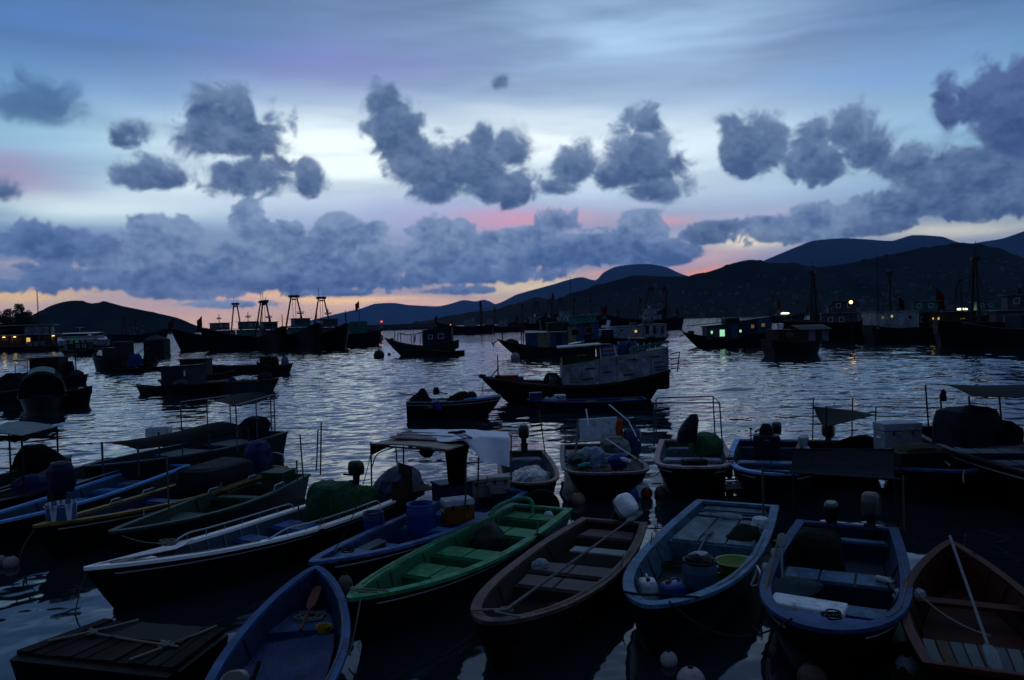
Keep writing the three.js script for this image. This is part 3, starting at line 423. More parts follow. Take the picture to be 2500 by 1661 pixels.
// green sampan, front centre
const gs = sampan({ label: 'bright green open sampan with empty seats, front centre', place: between([852, 1464], [1322, 1240], 0.75, 0.56), shape: { B: 1.62, D: 0.56, tm: 0.38, p: 2.3, q: 1.25, rimW: 0.12, sternW: 0.86 },
  paint: { hull: BL.black, rim: paint(0x3f9a6c, 'worn', 0.8), inside: paint(0x2c7a50, 'paint', 0.9), seat: paint(0x217148, 'paint', 0.9), lid: paint(0x2b8a58, 'worn', 0.7), strake: BL.line }, lockers: [[0.585, 0.70, 0.24, 2], [0.43, 0.53, 0.26, 2], [0.2, 0.3, 0.28, 2], [0.03, 0.12, 0.3, 2]], ribs: [0.56, 0.75, 0.83, 0.38, 0.14] });
{
  const { t, H, pt } = gs, a = H.edge(0.13, -1, -0.05, -0.02), b = H.edge(0.01, -1, -0.05, -0.02), c = V(b.x - 0.05, a.y + 0.02, a.z + 0.55);
  mesh('stern_arch', tube([V(a.x + 0.2, a.y, a.z), V(a.x - 0.1, a.y + 0.1, a.z), V(b.x, b.y + 0.14, b.z + 0.12), V(b.x, b.y + 0.13, b.z + 0.42), V(c.x + 0.1, c.y - 0.02, c.z), V(c.x + 0.16, c.y - 0.3, c.z + 0.02)], 0.045, 40, 8), paint(0x3f9a6c, 'worn', 0.8), t);
  mesh('bow_lashing', [tube([H.edge(0.93, -1, 0.03, 0.02), V(H.X(0.965), H.sheer(0.97) + 0.05, -0.1), V(H.X(0.955), H.sheer(0.96) + 0.06, 0.08), H.edge(0.92, 1, 0.03, 0.02)], 0.014, 30, 6), tube([H.edge(0.95, -1, 0.03, 0.03), V(H.X(0.975), H.sheer(0.97) + 0.06, 0.02), H.edge(0.945, 1, 0.03, 0.03)], 0.012, 24, 6)], MT.rope, t);
  lifted(gs);
  const bag = gs.on(pt(0.33, -0.2, 0.3)); const m = mesh('duffel_bag', loft([[0, 0.5, 0.3, 0], [0.12, 0.55, 0.36, 0], [0.26, 0.5, 0.32, 0.02], [0.36, 0.3, 0.2, -0.1], [0.4, 0.12, 0.1, -0.12]], 2.4, 40, 0.08, 4), cloth(0x0d0e12, 0.7), scene); m.position.copy(bag); m.rotation.y = gs.turn + 0.4; tag(m, 'black bundled bag lying between the seats of the green sampan', 'bag');
  const w = gs.on(pt(0.1, 0.62, 0.6)), cup = mesh('plastic_bag', loft([[0, 0.09, 0.06], [0.05, 0.1, 0.07], [0.1, 0.05, 0.03]], 2.2, 18, 0.15, 7), MT.styro, scene); cup.position.copy(w); cup.position.y = H.sheer(0.1) - 0.02; tag(cup, 'small white plastic bag on the green sampan gunwale near the stern', 'bag');
}
// brown sampan
const bs = sampan({ label: 'worn brown open sampan with an oar across it and a white engine', place: between([1188, 1530], [1500, 1276], 0.7, 0.55), shape: { B: 1.78, D: 0.56, tm: 0.42, p: 2.2, q: 1.75, rimW: 0.12, sternW: 0.72 },
  paint: { hull: BL.brown, rim: paint(0x6a5550, 'worn', 0.9, 0.6), inside: paint(0x3a2a24, 'worn', 0.9, 0.7), seat: paint(0x4a3a34, 'grime', 1, 0.7), lid: M(0x6d6463, { map: 'speck', scale: 1, roughness: 0.75 }), floor: M(0x3c3230, { map: 'speck', scale: 1, roughness: 0.8 }) }, lockers: [[0.5, 0.6, 0.2, 2], [0.39, 0.485, 0.22, 2], [0.02, 0.12, 0.24, 1]], ribs: [0.7, 0.3] });
{
  const { t, H, pt } = bs;
  outboard(t, V(H.X(0) - 0.08, H.sheer(0) + 0.04, 0.05), -1.0, { cowl: 0xd6d2d4, tilt: -0.75, size: 0.95, band: 0x8f8474 });
  mesh('loose_plank', slab(H, 0.24, 0.29, 0.42, 0.45, -0.5, 0.95), M(0x9aa0a4, { map: 'wood', scale: 1, roughness: 0.8 }), t);
  mesh('bow_lashing', [tube([H.edge(0.95, -1, 0.03, 0.02), V(H.X(0.95), H.sheer(0.95) + 0.06, -0.05), V(H.X(0.93), H.sheer(0.95) + 0.04, 0.1), V(H.X(0.965), H.sheer(0.95) + 0.08, 0.03), H.edge(0.95, 1, 0.03, 0.02)], 0.016, 36, 6)], MT.rope, t);
  lifted(bs);
  const q = H.outer(0.76, 1, 0.62, 0.012), q2 = H.outer(0.62, 1, 0.62, 0.012); lettering(t, 'P4C1722', '#8a8056', q.clone().lerp(q2, 0.5).add(V(0, 0, 0.012)), 0.9, 0.17, 0, 'registration_number', 'italic 60px sans-serif', -0.22); faceText(bs, 0.69, 1, 0.62);
  oar('long grey oar laid across the brown sampan from its bow', bs.on(V(H.X(0.93), H.sheer(0.9) + 0.04, 0.06)), bs.on(V(H.X(-0.02), H.sheer(0) + 0.16, 0.52)), MT.greyplank, 0.86);
  coil('tangle of pale line on the bow of the brown sampan', bs.on(V(H.X(0.9), H.sheer(0.9) - 0.02, 0.02)), 0.1, 3);
  const p = bs.on(pt(0.45, -0.6, 0.42)), m = mesh('net_bundle', loft([[0, 0.16, 0.12], [0.07, 0.15, 0.11], [0.13, 0.08, 0.06]], 2.2, 30, 0.12, 3), M(0x9aa0a6, { map: 'speck', scale: 3, roughness: 0.9 }), scene); m.position.copy(p); tag(m, 'pale bundle of fishing line on the seat of the brown sampan', 'net');
}
// grey-blue sampan with drums
const ds = sampan({ label: 'weathered grey-blue sampan loaded with drums and jerrycans', place: between([1578, 1482], [1800, 1234], 0.76, 0.56), shape: { B: 1.9, D: 0.58, tm: 0.42, p: 2.4, q: 1.6, rimW: 0.13, sternW: 0.86 },
  paint: { hull: BL.black, rim: paint(0x4a789c, 'worn', 0.6, 0.55), inside: paint(0x4a7088, 'worn', 0.9, 0.6), seat: paint(0x4a7088, 'worn', 0.8, 0.6), floor: paint(0x27343d, 'worn', 0.8, 0.7), lid: paint(0x5a7484, 'worn', 1, 0.6) }, lockers: [[0.13, 0.4, 0.3, 3], [0.0, 0.07, 0.34, 1]], ribs: [0.5, 0.6, 0.7, 0.8] });
{
  const { t, H, pt } = ds; lifted(ds);
  mesh('stem_rope', tube([H.edge(0.93, -1, 0.05, 0.0), V(H.X(0.96), H.sheer(0.95) + 0.05, -0.12), V(H.X(0.94), H.sheer(0.94) + 0.04, 0.1), H.edge(0.9, 1, 0.05, 0)], 0.018, 30, 6), MT.darkrope, t);
  jerrycan('white jerrycan standing in the bow of the grey-blue sampan', ds.on(pt(0.76, -0.6, 0.17)), ds.turn + 0.5, 0.3, 0.44, 0.3, 0xb9bcc4, 0x30343c);
  jerrycan('bright blue jerrycan in front of the big drum', ds.on(pt(0.745, -0.12, 0.17)), ds.turn - 0.7, 0.36, 0.4, 0.3, 0x1c3f8c, 0x8a4a20);
  barrel('big grey-blue drum with a black bag on top in the grey-blue sampan', ds.on(pt(0.66, 0.22, 0.17)), 0.27, 0.55, 0x3a5870, 0x0b0c0f);
  { const m = mesh('plastic_bag', loft([[0, 0.22, 0.2], [0.07, 0.23, 0.21], [0.13, 0.12, 0.1]], 2.2, 36, 0.14, 9), cloth(0x0c0d10, 0.5), scene); m.position.copy(ds.on(pt(0.66, 0.22, 0.68))); tag(m, 'crumpled black bag covering the top of the grey-blue drum', 'bag');
    const w = mesh('rag', loft([[0, 0.12, 0.04], [0.03, 0.13, 0.05], [0.06, 0.07, 0.02]], 2, 24, 0.2, 5), MT.styro, scene); w.position.copy(ds.on(pt(0.66, 0.2, 0.81))); tag(w, 'white rag on the black bag on the drum', 'rag'); }
  { const t2 = own('basin', 'yellow-green plastic basin beside the big drum', 'basin', ds.on(pt(0.55, 0.66, 0.3)), 0); mesh('bowl', lathe([[0, 0.02], [0.19, 0], [0.24, 0.06], [0.3, 0.22], [0.33, 0.23], [0.33, 0.25], [0.29, 0.24], [0.22, 0.07], [0, 0.05]], 32), paint(0x7a8a2a, 'grime', 1, 0.4), t2); }
  { const t2 = own('basin', 'dark green plastic tub under the yellow-green basin', 'basin', ds.on(pt(0.6, 0.6, 0.17)), 0); mesh('bowl', lathe([[0, 0.02], [0.2, 0], [0.24, 0.1], [0.26, 0.2], [0.22, 0.19], [0.18, 0.04], [0, 0.03]], 28), paint(0x4a6020, 'grime', 1, 0.4), t2); }
  oar('oar shaft leaning from the stern deck of the grey-blue sampan to its floor', ds.on(pt(0.74, -0.1, 0.3)), ds.on(pt(0.3, -0.15, 0.56)), MT.greyplank, 0.9);
  tarpMound('dark green tarpaulin heaped on the stern deck of the grey-blue sampan', ds.on(pt(0.3, 0.5, 0.47)), ds.turn, [[0, 0.42, 0.28], [0.08, 0.36, 0.24], [0.2, 0.16, 0.12], [0.24, 0.05, 0.04]], cloth(0x12241c), { fold: 0.1, seed: 6 });
  { const t2 = own('parasol', 'folded pale parasol lying over the stern of the grey-blue sampan', 'parasol', ds.on(pt(0.12, 0.25, 0.52)), ds.turn - 1.1); mesh('fabric', [loft([[0, 0.05, 0.05], [0.3, 0.07, 0.06], [0.75, 0.035, 0.035], [0.85, 0.02, 0.02]], 2.2, 20, 0.12, 3).rotateZ(-1.45)], cloth(0xa8adb8), t2); mesh('shaft', bar(V(-0.35, -0.03, 0), V(0.05, 0.0, 0), 0.014), MT.alu, t2); }
  { const t2 = own('bucket', 'white upturned tub beside the folded parasol', 'bucket', ds.on(pt(0.18, 0.72, 0.47)), 0.3); mesh('body', lathe([[0.18, 0], [0.15, 0.16], [0.13, 0.18], [0, 0.18]], 24), MT.styro, t2); }
}
// navy sampan with the grey awning
const ns = sampan({ label: 'navy sampan with white cool box and grey awning over its stern', place: between([2008, 1545], [2066, 1287], 0.74, 0.56), shape: { B: 2.0, D: 0.58, tm: 0.5, p: 2.5, q: 1.9, rimW: 0.13, sternW: 0.84 },
  paint: { hull: BL.black, rim: paint(0x254a7c, 'worn', 0.7, 0.6), inside: paint(0x1d3350, 'paint', 0.9), seat: paint(0x16283e, 'paint', 0.9), lid: paint(0x3f6684, 'worn', 0.9), strake: BL.line, deck: paint(0x2e548c, 'paint', 0.9) }, lockers: [[0.67, 0.76, 0.26, 2], [0.42, 0.53, 0.28, 3], [0.08, 0.13, 0.3, 1]], foredeck: 0.86, ribs: [0.36, 0.62] });
{
  const { t, H, pt } = ns; lifted(ns);
  coolBox('long white-lidded blue cool box across the bow seat of the navy sampan', ns.on(pt(0.77, -0.32, 0.2)), ns.turn + Math.PI / 2 - 0.1, 0.95, 0.42, 0.42, 0x16245a);
  tarpMound('dark green tarpaulin over the engine box of the navy sampan', ns.on(pt(0.3, -0.38, 0.18)), ns.turn, [[0, 0.5, 0.42], [0.3, 0.48, 0.4], [0.58, 0.44, 0.37], [0.68, 0.32, 0.28], [0.72, 0.16, 0.14]], cloth(0x08160f), { fold: 0.05, seed: 8, n: 4 });
  outboard(t, V(H.X(0) - 0.1, H.sheer(0) - 0.02, 0.42), 0.1, { cowl: 0x4a4c46, tilt: 0.12, size: 1.0, leg: 0x101216 });
  outboard(t, V(H.X(0) - 0.02, H.sheer(0) - 0.12, -0.25), 0, { cowl: 0x08090b, tilt: -0.05, size: 0.85 });
  oar('short pale oar standing against the seat of the navy sampan', ns.on(pt(0.58, -0.75, 0.42)), ns.on(pt(0.34, -0.93, 0.86)), MT.greyplank, 0.72);
  oar('bamboo boat hook along the left gunwale of the navy sampan', ns.on(pt(0.76, -0.97, 0.62)), ns.on(pt(0.33, -1.0, 0.72)), MT.bamboo, 0.97, 'boat_hook');
  { const a = pt(0.62, -0.6, 0.5); const m = mesh('net_bundle', loft([[0, 0.5, 0.26], [0.05, 0.46, 0.24], [0.12, 0.2, 0.12]], 2.4, 40, 0.1, 12), M(0x3a4a50, { map: 'speck', scale: 3, roughness: 0.95 }), scene); m.position.copy(ns.on(a)); m.rotation.y = 0.3; tag(m, 'grey heap of netting behind the white-lidded cool box', 'net'); }
  // awning: four posts, two cross bars, one sheet
  const G = t.loc, A = G(at(1862, 1150, 1.45)), Bq = G(at(2205, 1172, 1.45)), Cc = G(at(2182, 1098, 1.8)), Dd = G(at(1938, 1097, 1.8));
  mesh('awning_sheet', sheet(14, 10, (u, v) => { const l = A.clone().lerp(Bq, 0.19), p = l.lerp(Bq.clone().lerp(A, 0.06), u).lerp(Dd.clone().lerp(Cc, u), v); p.y -= 0.12 * Math.sin(Math.PI * v) + 0.02 * Math.sin(u * 9); return p; }, 0.012, 2), cloth(0x262c36, 0.9), t);
  mesh('awning_bar', bar(A, Bq, 0.022), MT.iron, t); mesh('awning_bar', bar(Dd, Cc, 0.018), MT.iron, t);
  post(t, V(A.x, H.sheer(0.4) - 0.1, A.z), A.clone().add(V(0, 0.06, 0)), 0.022, MT.bamboo, 'awning_post'); post(t, V(Bq.x, H.sheer(0.2) - 0.1, Bq.z), Bq.clone().add(V(0.02, 0.07, 0)), 0.02, MT.bamboo, 'awning_post'); post(t, V(Bq.x - 0.05, H.sheer(0.2) - 0.1, Bq.z - 0.1), Bq.clone().add(V(-0.1, -0.02, -0.09)), 0.014, MT.iron, 'awning_post');
  post(t, V(Cc.x + 0.3, H.sheer(0) - 0.05, Cc.z), Cc, 0.018, MT.iron, 'awning_post'); post(t, V(Dd.x + 0.3, H.sheer(0) - 0.05, Dd.z), Dd, 0.018, MT.iron, 'awning_post');
  for (const q of [0.3, 0.45]) mesh('fender', lathe([[0, 0], [0.06, 0.03], [0.07, 0.2], [0.05, 0.3], [0.02, 0.33]], 14).translate(H.edge(q, -1, 0.1).x, 0.2, H.edge(q, -1, 0.1).z), MT.white, t);
}
// dark red sampan on the right, bow away
const rs = sampan({ label: 'dark red wooden sampan with slatted deck and white oar, lower right', place: between([2320, 1322], [2452, 1650], 0.78, 0.6), shape: { B: 1.78, D: 0.58, tm: 0.36, p: 1.9, q: 1.15, rimW: 0.09, sternW: 0.84, floorY: 0.14 }, stem: 0,
  paint: { hull: BL.red, rim: paint(0x521a12, 'worn', 0.9, 0.6), inside: paint(0x521208, 'worn', 0.8, 0.7), seat: paint(0x5a180c, 'worn', 0.9, 0.7) }, lockers: [[0.56, 0.61, 0.3, 0, 0], [0.02, 0.1, 0.28, 0]], ribs: [0.3, 0.45, 0.7, 0.8] });
{
  const { t, H, pt } = rs; lifted(rs);
  for (let i = 0; i < 9; i++) mesh('deck_plank', slab(H, 0.11, 0.29, 0.36, 0.39, -0.97 + (1.94 * i) / 9, -0.97 + (1.94 * (i + 1)) / 9, 0.012), [MT.greyplank, MT.plank, M(0x59606a, { map: 'wood', scale: 1.2, roughness: 0.8 })][i % 3], t);
  oar('white oar lying along the dark red sampan', rs.on(pt(1.0, 0.0, 0.86)), rs.on(pt(0.04, -0.05, 0.56)), M(0x6c737e, { map: 'wood', scale: 1, roughness: 0.7 }), 0.86);
  rope('slack line tied across the bow of the dark red sampan', sag(rs.on(H.edge(0.93, -1, 0)), rs.on(H.edge(0.9, 1, 0, 0.02)), 0.12), 0.012, MT.darkrope);
}
// blue sampan at the bottom edge, bow away
const us = sampan({ label: 'blue sampan at the front with a blue tarpaulin spread inside', place: between([772, 1388], [598, 1800], 0.78, 0.6), shape: { B: 1.5, D: 0.6, tm: 0.4, p: 2, q: 1.35, rimW: 0.085, sternW: 0.74 },
  paint: { hull: BL.black, rim: paint(0x24548e, 'worn', 0.6), inside: paint(0x1f3b60, 'worn', 0.8), seat: paint(0x234a78, 'worn', 0.8), floor: paint(0x1b3350, 'worn', 0.8) }, lockers: [[0.7, 0.88, 0.2, 0]], ribs: [0.55, 0.92], stem: 0 });
{
  const { t, H, pt } = us; lifted(us);
  { const m = mesh('tarpaulin', sheet(30, 40, (u, v) => { const q = 0.02 + 0.65 * v, w = H.inHalf(q, 0.4) * 0.9, f = 0.045 * fbm(u * 3 + 2, v * 6, 4) + 0.02 * Math.sin(v * 22 + 4 * fbm(u * 2, v * 2, 3)); return V(H.X(q) + 0.05 * noise2(u * 4, 3), 0.34 + f + 0.05 * u + (v > 0.94 ? -(v - 0.94) * 1.4 : 0), lerp(-w, w * 1.02, u)); }, 0.01, 2), cloth(0x10265c, 0.6), t); m.name = 'temporary'; t.remove(m); const g = us.on(V(0, 0, 0)); m.name = numbered('tarpaulin'); m.position.copy(g); m.rotation.y = us.turn; scene.add(m); tag(m, 'wide blue tarpaulin spread over the floor of the front blue sampan', 'tarpaulin'); }
  oar('short red-brown paddle lying on the bow seat of the front blue sampan', us.on(pt(0.64, 0.05, 0.46)), us.on(pt(0.92, 0.3, 0.62)), paint(0x5a1c12, 'wood', 1, 0.6), 0.45, 'paddle');
  coil('loose pale line lying on the bow seat of the front blue sampan', us.on(pt(0.79, 0.1, 0.37)), 0.22, 3);
  const e = outboard(t, V(H.X(0) - 0.02, H.sheer(0) + 0.02, -0.05), 0, { cowl: 0x0c0d10, tilt: 0.35, size: 1.0, band: 0x7a1410 });
  mesh('cowling_stripe', [loft([[0.32, 0.262, 0.172, -0.005], [0.335, 0.264, 0.174, -0.003]], 2.8, 28, 0, 1, false).rotateZ(0.35)], MT.white, e);
}
// white-gunwale black sampan
const ws = sampan({ label: 'long black sampan with white gunwale, hand rails and blue seats', place: between([205, 1394], [948, 1202], 0.86, 0.62), shape: { B: 1.75, D: 0.62, bowRise: 0.3, tm: 0.34, p: 1.75, q: 1.05, rimW: 0.13, sternW: 0.82, rake: 0.7 },
  paint: { hull: BL.black, rim: paint(0xf2ebe6, 'paint', 0.8), inside: paint(0x4c5c70, 'paint', 0.9), seat: paint(0x224a7c, 'paint', 0.9), lid: paint(0x2c5c98, 'worn', 1), floor: paint(0x3a5470, 'paint', 0.9), rib: paint(0x6c7886), strake: BL.line, deck: paint(0xf2ebe6, 'paint', 0.8) }, lockers: [[0.615, 0.68, 0.22, 2], [0.485, 0.555, 0.26, 2], [0.33, 0.42, 0.28, 3], [0.05, 0.28, 0.3, 2]], ribs: [0.46, 0.52, 0.58, 0.64, 0.7, 0.75, 0.8], rails: [[0.3, 0.76, -1, 0.13], [0.16, 0.58, 1, 0.13]], foredeck: 0.84, flush: 0.005 });
{
  const { t, H, pt } = ws; lifted(ws);
  mesh('bow_plate', surf(14, 2, (u, v) => { const q = lerp(0.68, 0.985, u), a = H.edge(q, -1, -0.02, 0.014), b = H.edge(q, -1, -0.12 - 0.32 * Math.min(1, u * 3), 0.022); return a.lerp(b, v); }), paint(0xc2bdc0, 'paint', 0.8), t);
  tarpMound('green tarpaulin draped over the engine box of the white-edged sampan', ws.on(pt(0.235, -0.1, 0.34)), ws.turn + 0.12, [[0, 0.72, 0.6], [0.3, 0.66, 0.54], [0.62, 0.56, 0.44, 0.04], [0.8, 0.44, 0.36, 0.1], [0.86, 0.3, 0.26, 0.14]], cloth(0x0d4a2c, 0.7), { fold: 0.07, seed: 2, n: 3.4 });
  tarpMound('lower green tarpaulin behind the draped engine box of the white-edged sampan', ws.on(pt(0.13, -0.05, 0.36)), ws.turn, [[0, 0.5, 0.5], [0.3, 0.44, 0.44], [0.52, 0.3, 0.3], [0.58, 0.15, 0.15]], cloth(0x0f5030, 0.7), { fold: 0.09, seed: 11, n: 2.6 });
  outboard(t, V(H.X(0.1), H.sheer(0) + 0.32, -0.35), 0, { cowl: 0x121418, tilt: 0.1, size: 0.8 });
  tarpMound('navy blue tarpaulin mound over the stern of the white-edged sampan', ws.on(V(H.X(-0.02), 0.5, 0.18)), ws.turn + 0.3, [[0, 0.85, 0.55], [0.28, 0.82, 0.53], [0.5, 0.64, 0.42, -0.08], [0.66, 0.38, 0.26, -0.16], [0.7, 0.18, 0.12, -0.2]], cloth(0x10234e, 0.55), { fold: 0.05, seed: 5, n: 2.4 });
  for (const [x0, y0, x1, y1, h] of [[740, 1168, 732, 1062, 1.55], [782, 1160, 784, 1032, 1.85], [772, 1150, 776, 1050, 1.7]]) post(t, t.loc(at(x0, y0, 0.7)), t.loc(along(x1, y1, Math.hypot(at(x0, y0, 0.7).x, at(x0, y0, 0.7).z))), 0.02, MT.bamboo, 'bamboo_pole');
  post(t, V(H.X(0.33), 0.4, -0.45), V(H.X(0.33), 1.75, -0.45), 0.018, MT.bamboo, 'bamboo_pole');
}
// blue sampan with the canopy
const cs = sampan({ label: 'blue sampan under a plywood canopy draped with a printed white banner', place: between([758, 1380], [1226, 1196], 0.74, 0.58), shape: { B: 1.68, D: 0.58, tm: 0.36, p: 1.9, q: 1.3, rimW: 0.11, sternW: 0.84 },
  paint: { hull: BL.navy, rim: paint(0x4a6ca4, 'worn', 0.7), inside: paint(0x2c5080, 'worn', 0.9), seat: paint(0x35639c, 'worn', 0.9), lid: paint(0x3d70ac, 'worn', 0.9), strake: BL.line, deck: paint(0x3f66a0, 'worn', 0.8) }, lockers: [[0.62, 0.7, 0.2, 2], [0.44, 0.5, 0.26, 1], [0.24, 0.34, 0.26, 2]], foredeck: 0.8, ribs: [0.74, 0.56] });
{
  const { t, H, pt } = cs; lifted(cs);
  const w = (px, py, y) => t.loc(at(px, py, y)), top = 2.0;
  const post4 = [[908, 1220, 905, 1080], [1136, 1265, 1138, 1098], [985, 1180, 985, 1090], [1165, 1235, 1170, 1075], [1248, 1190, 1248, 1062], [972, 1165, 966, 1090]];
  for (const [bx, by, tx, ty] of post4) { const b = at(bx, by, 0.58), d = Math.hypot(b.x, b.z); post(t, t.loc(b), t.loc(along(tx, ty, d)), 0.02, bx < 1000 && bx > 970 ? MT.iron : MT.bamboo); }
  const c0 = t.loc(along(905, 1084, 15.0)), c1 = t.loc(along(1092, 1098, 14.6)), c2 = t.loc(along(1152, 1080, 16.2)), c3 = t.loc(along(975, 1066, 16.8));
  mesh('canopy_board', sheet(10, 8, (u, v) => c0.clone().lerp(c1, u).lerp(c3.clone().lerp(c2, u), v).add(V(0, 0.035 * Math.sin(Math.PI * u), 0)), 0.025, 1.5), M(0x9a8f80, { map: 'worn', scale: 1, roughness: 0.6 }), t);
  mesh('canopy_batten', beam(c0.clone().add(V(0, -0.03, 0)), c1.clone().add(V(0, -0.03, 0)), 0.03, 0.03), MT.iron, t); mesh('canopy_batten', beam(c3.clone().add(V(0, -0.03, 0)), c2.clone().add(V(0, -0.03, 0)), 0.03, 0.03), MT.iron, t);
  mesh('canopy_brace', tube([c0.clone().add(V(0.02, -0.45, 0.02)), c0.clone().lerp(c1, 0.08).add(V(0, -0.2, 0)), c0.clone().lerp(c1, 0.3).add(V(0, -0.04, 0))], 0.012, 16, 5), MT.iron, t);
  mesh('canopy_valance', plate(c0.clone(), c0.clone().lerp(c1, 0.25), c0.clone().lerp(c1, 0.2).add(V(0, -0.05, 0)), c0.clone().add(V(0, -0.22, 0)), 0.008), cloth(0x151515), t);
  { // the second board and the aluminium frame lying on the canopy
    const b = own('board', 'reddish painted board lying on the canopy under the frame', 'board', at(1000, 1075, 0).setY(0)), e0 = along(950, 1068, 15.6), e1 = along(1060, 1074, 15.6), e2 = along(1090, 1058, 17), e3 = along(985, 1056, 17);
    b.position.set(0, 0, 0); mesh('panel', plate(e0, e1, e2, e3, 0.02), M(0x8a6a66, { map: 'worn', scale: 1, roughness: 0.6 }), b);
    const f = own('frame', 'pale metal frame lying on top of the canopy beside the banner', 'frame', V(0, 0, 0)), q = [along(970, 1060, 15.9), along(1112, 1066, 15.9), along(1125, 1054, 17.2), along(1000, 1050, 17.2)]; q.forEach((a, i) => mesh('rail', bar(a, q[(i + 1) % 4], 0.018, 6), MT.alu, f)); mesh('rail', bar(q[0].clone().lerp(q[3], 0.5), q[1].clone().lerp(q[2], 0.5), 0.014, 6), MT.alu, f);
  }
  { // the banner
    const tx = textTexture(1024, 512, (x, W, Hh) => { x.fillStyle = '#c6c3ca'; x.fillRect(0, 0, W, Hh); x.fillStyle = '#1c2344'; x.fillRect(330, 250, 130, 200); x.fillStyle = '#d8d8e0'; x.font = 'bold 60px serif'; x.fillText('R', 375, 330); x.fillRect(360, 352, 74, 8); x.fillStyle = '#24283a'; x.font = 'italic bold 46px serif'; x.fillText('(I Cheung', 90, 70); x.font = '30px sans-serif'; x.fillText('EMERGENCY', 170, 130); x.font = '24px sans-serif'; ['x h 8', 'c 3 5 p', 'k H k', 'H H 3', 'B F 8'].forEach((s, i) => x.fillText(s, 560 + 6 * i, 270 + 42 * i)); });
    const a = along(1000, 1052, 17.2), b = along(1240, 1056, 17.0), c = along(1244, 1068, 15.9), d = along(1075, 1078, 15.5), hang = along(1244, 1138, 15.8), hang2 = along(1152, 1120, 15.3), m = mesh('banner', sheet(30, 20, (u, v) => { const f = 0.03 * fbm(u * 5, v * 4, 3); if (v < 0.45) { const k = v / 0.45, p = a.clone().lerp(b, u).lerp(d.clone().lerp(c, u), k); p.y += 0.05 * Math.sin(Math.PI * u) + f; return p; } const k = (v - 0.45) / 0.55, p = d.clone().lerp(c, u), e = hang2.clone().lerp(hang, clamp((u - 0.3) / 0.7, 0, 1)), g = sstep(u, 0.3, 0.5), q = p.clone().lerp(e, k * g + 0.02 * k); q.z += (0.06 * Math.sin(u * 14) + f) * k; q.y += f * 0.5 + (1 - k) * 0.05 * Math.sin(Math.PI * u); return q; }, 0.006), new THREE.MeshPhysicalMaterial({ map: tx, roughness: 0.8, side: THREE.DoubleSide, bumpMap: T.crease, bumpScale: 0.01 }), scene); tag(m, 'white printed banner hanging over the back of the canopy', 'banner');
  }
  { const jk = mesh('jacket', loft([[0, 0.2, 0.1], [0.5, 0.24, 0.1], [0.95, 0.3, 0.1], [1.12, 0.2, 0.07]], 2.3, 40, 0.09, 3), cloth(0x0b0b0e), scene); jk.position.copy(along(1118, 1182, 16.4)); jk.rotation.y = 0.4; tag(jk, 'black clothes hanging down under the canopy', 'clothes'); const j2 = mesh('glove', loft([[0, 0.05, 0.03], [0.14, 0.16, 0.04], [0.2, 0.1, 0.03]], 2.2, 24, 0.2, 5), cloth(0x0b0b0e), scene); j2.position.copy(along(1043, 1118, 15.5)); tag(j2, 'dark rag bundle tied under the canopy edge', 'rag'); }
  barrel('open blue plastic barrel beside the green sampan', at(1030, 1305, 0.3), 0.3, 0.62, 0x1e3f8e, 0x2a58b0);
  barrel('small blue keg with dark collar in the canopy sampan bow', at(913, 1300, 0.42), 0.21, 0.4, 0x1d3a7c, 0x17171a);
  coolBox('cool box with white lid and orange side beneath the canopy', at(1118, 1275, 0.42), 0.35, 0.62, 0.5, 0.45, 0x8a4a14, 0xb9b6c2);
  { const p = own('plywood_screen', 'brown plywood screen standing beneath the canopy', 'board', at(988, 1240, 0.45)); p.rotation.y = 0.55; mesh('panel', box(0.5, 0.62, 0.02, -0.05, 0, 0, 0.004), M(0x4a3a30, { map: 'wood', scale: 0.8, roughness: 0.8 }), p); mesh('panel', box(0.02, 0.9, 0.75, 0.2, 0, -0.38, 0.004), M(0x352a22, { map: 'wood', scale: 0.8, roughness: 0.8 }), p); mesh('panel', box(0.62, 0.025, 0.75, 0.52, 0.3, -0.38, 0.004), M(0x352a22, { map: 'wood', scale: 0.8, roughness: 0.8 }), p); }
  { const p = own('engine_box', 'dark blue wooden engine box beside the plywood screen', 'box', at(1105, 1232, 0.4), 0.5); mesh('body', box(0.8, 0.5, 0.55, 0, 0, 0, 0.02), paint(0x1a2c48), p); mesh('lid', box(0.84, 0.05, 0.6, 0, 0.5, 0, 0.015), paint(0x20365a), p); }
  coolBox('white rounded ice tub beside the stern of the canopy sampan', at(1172, 1212, 0.4), 0.3, 0.6, 0.46, 0.45, 0x9c9894, 0x9c9894, 'ice_tub'); coolBox('white ice tub at the very stern of the canopy sampan', at(1218, 1204, 0.5), 0.2, 0.5, 0.42, 0.4, 0x98948e, 0x98948e, 'ice_tub');
  { const p = own('engine_hatch', 'broken grey locker lid lying inside the canopy sampan bow', 'board', at(900, 1340, 0.5), 0.7); mesh('panel', box(0.62, 0.05, 0.3, 0, 0, 0, 0.01, 0, 0.2), MT.greyplank, p); mesh('side_panel', box(0.6, 0.2, 0.025, 0, -0.16, 0.15, 0.005, 0, 0.2), MT.plank, p); }
}
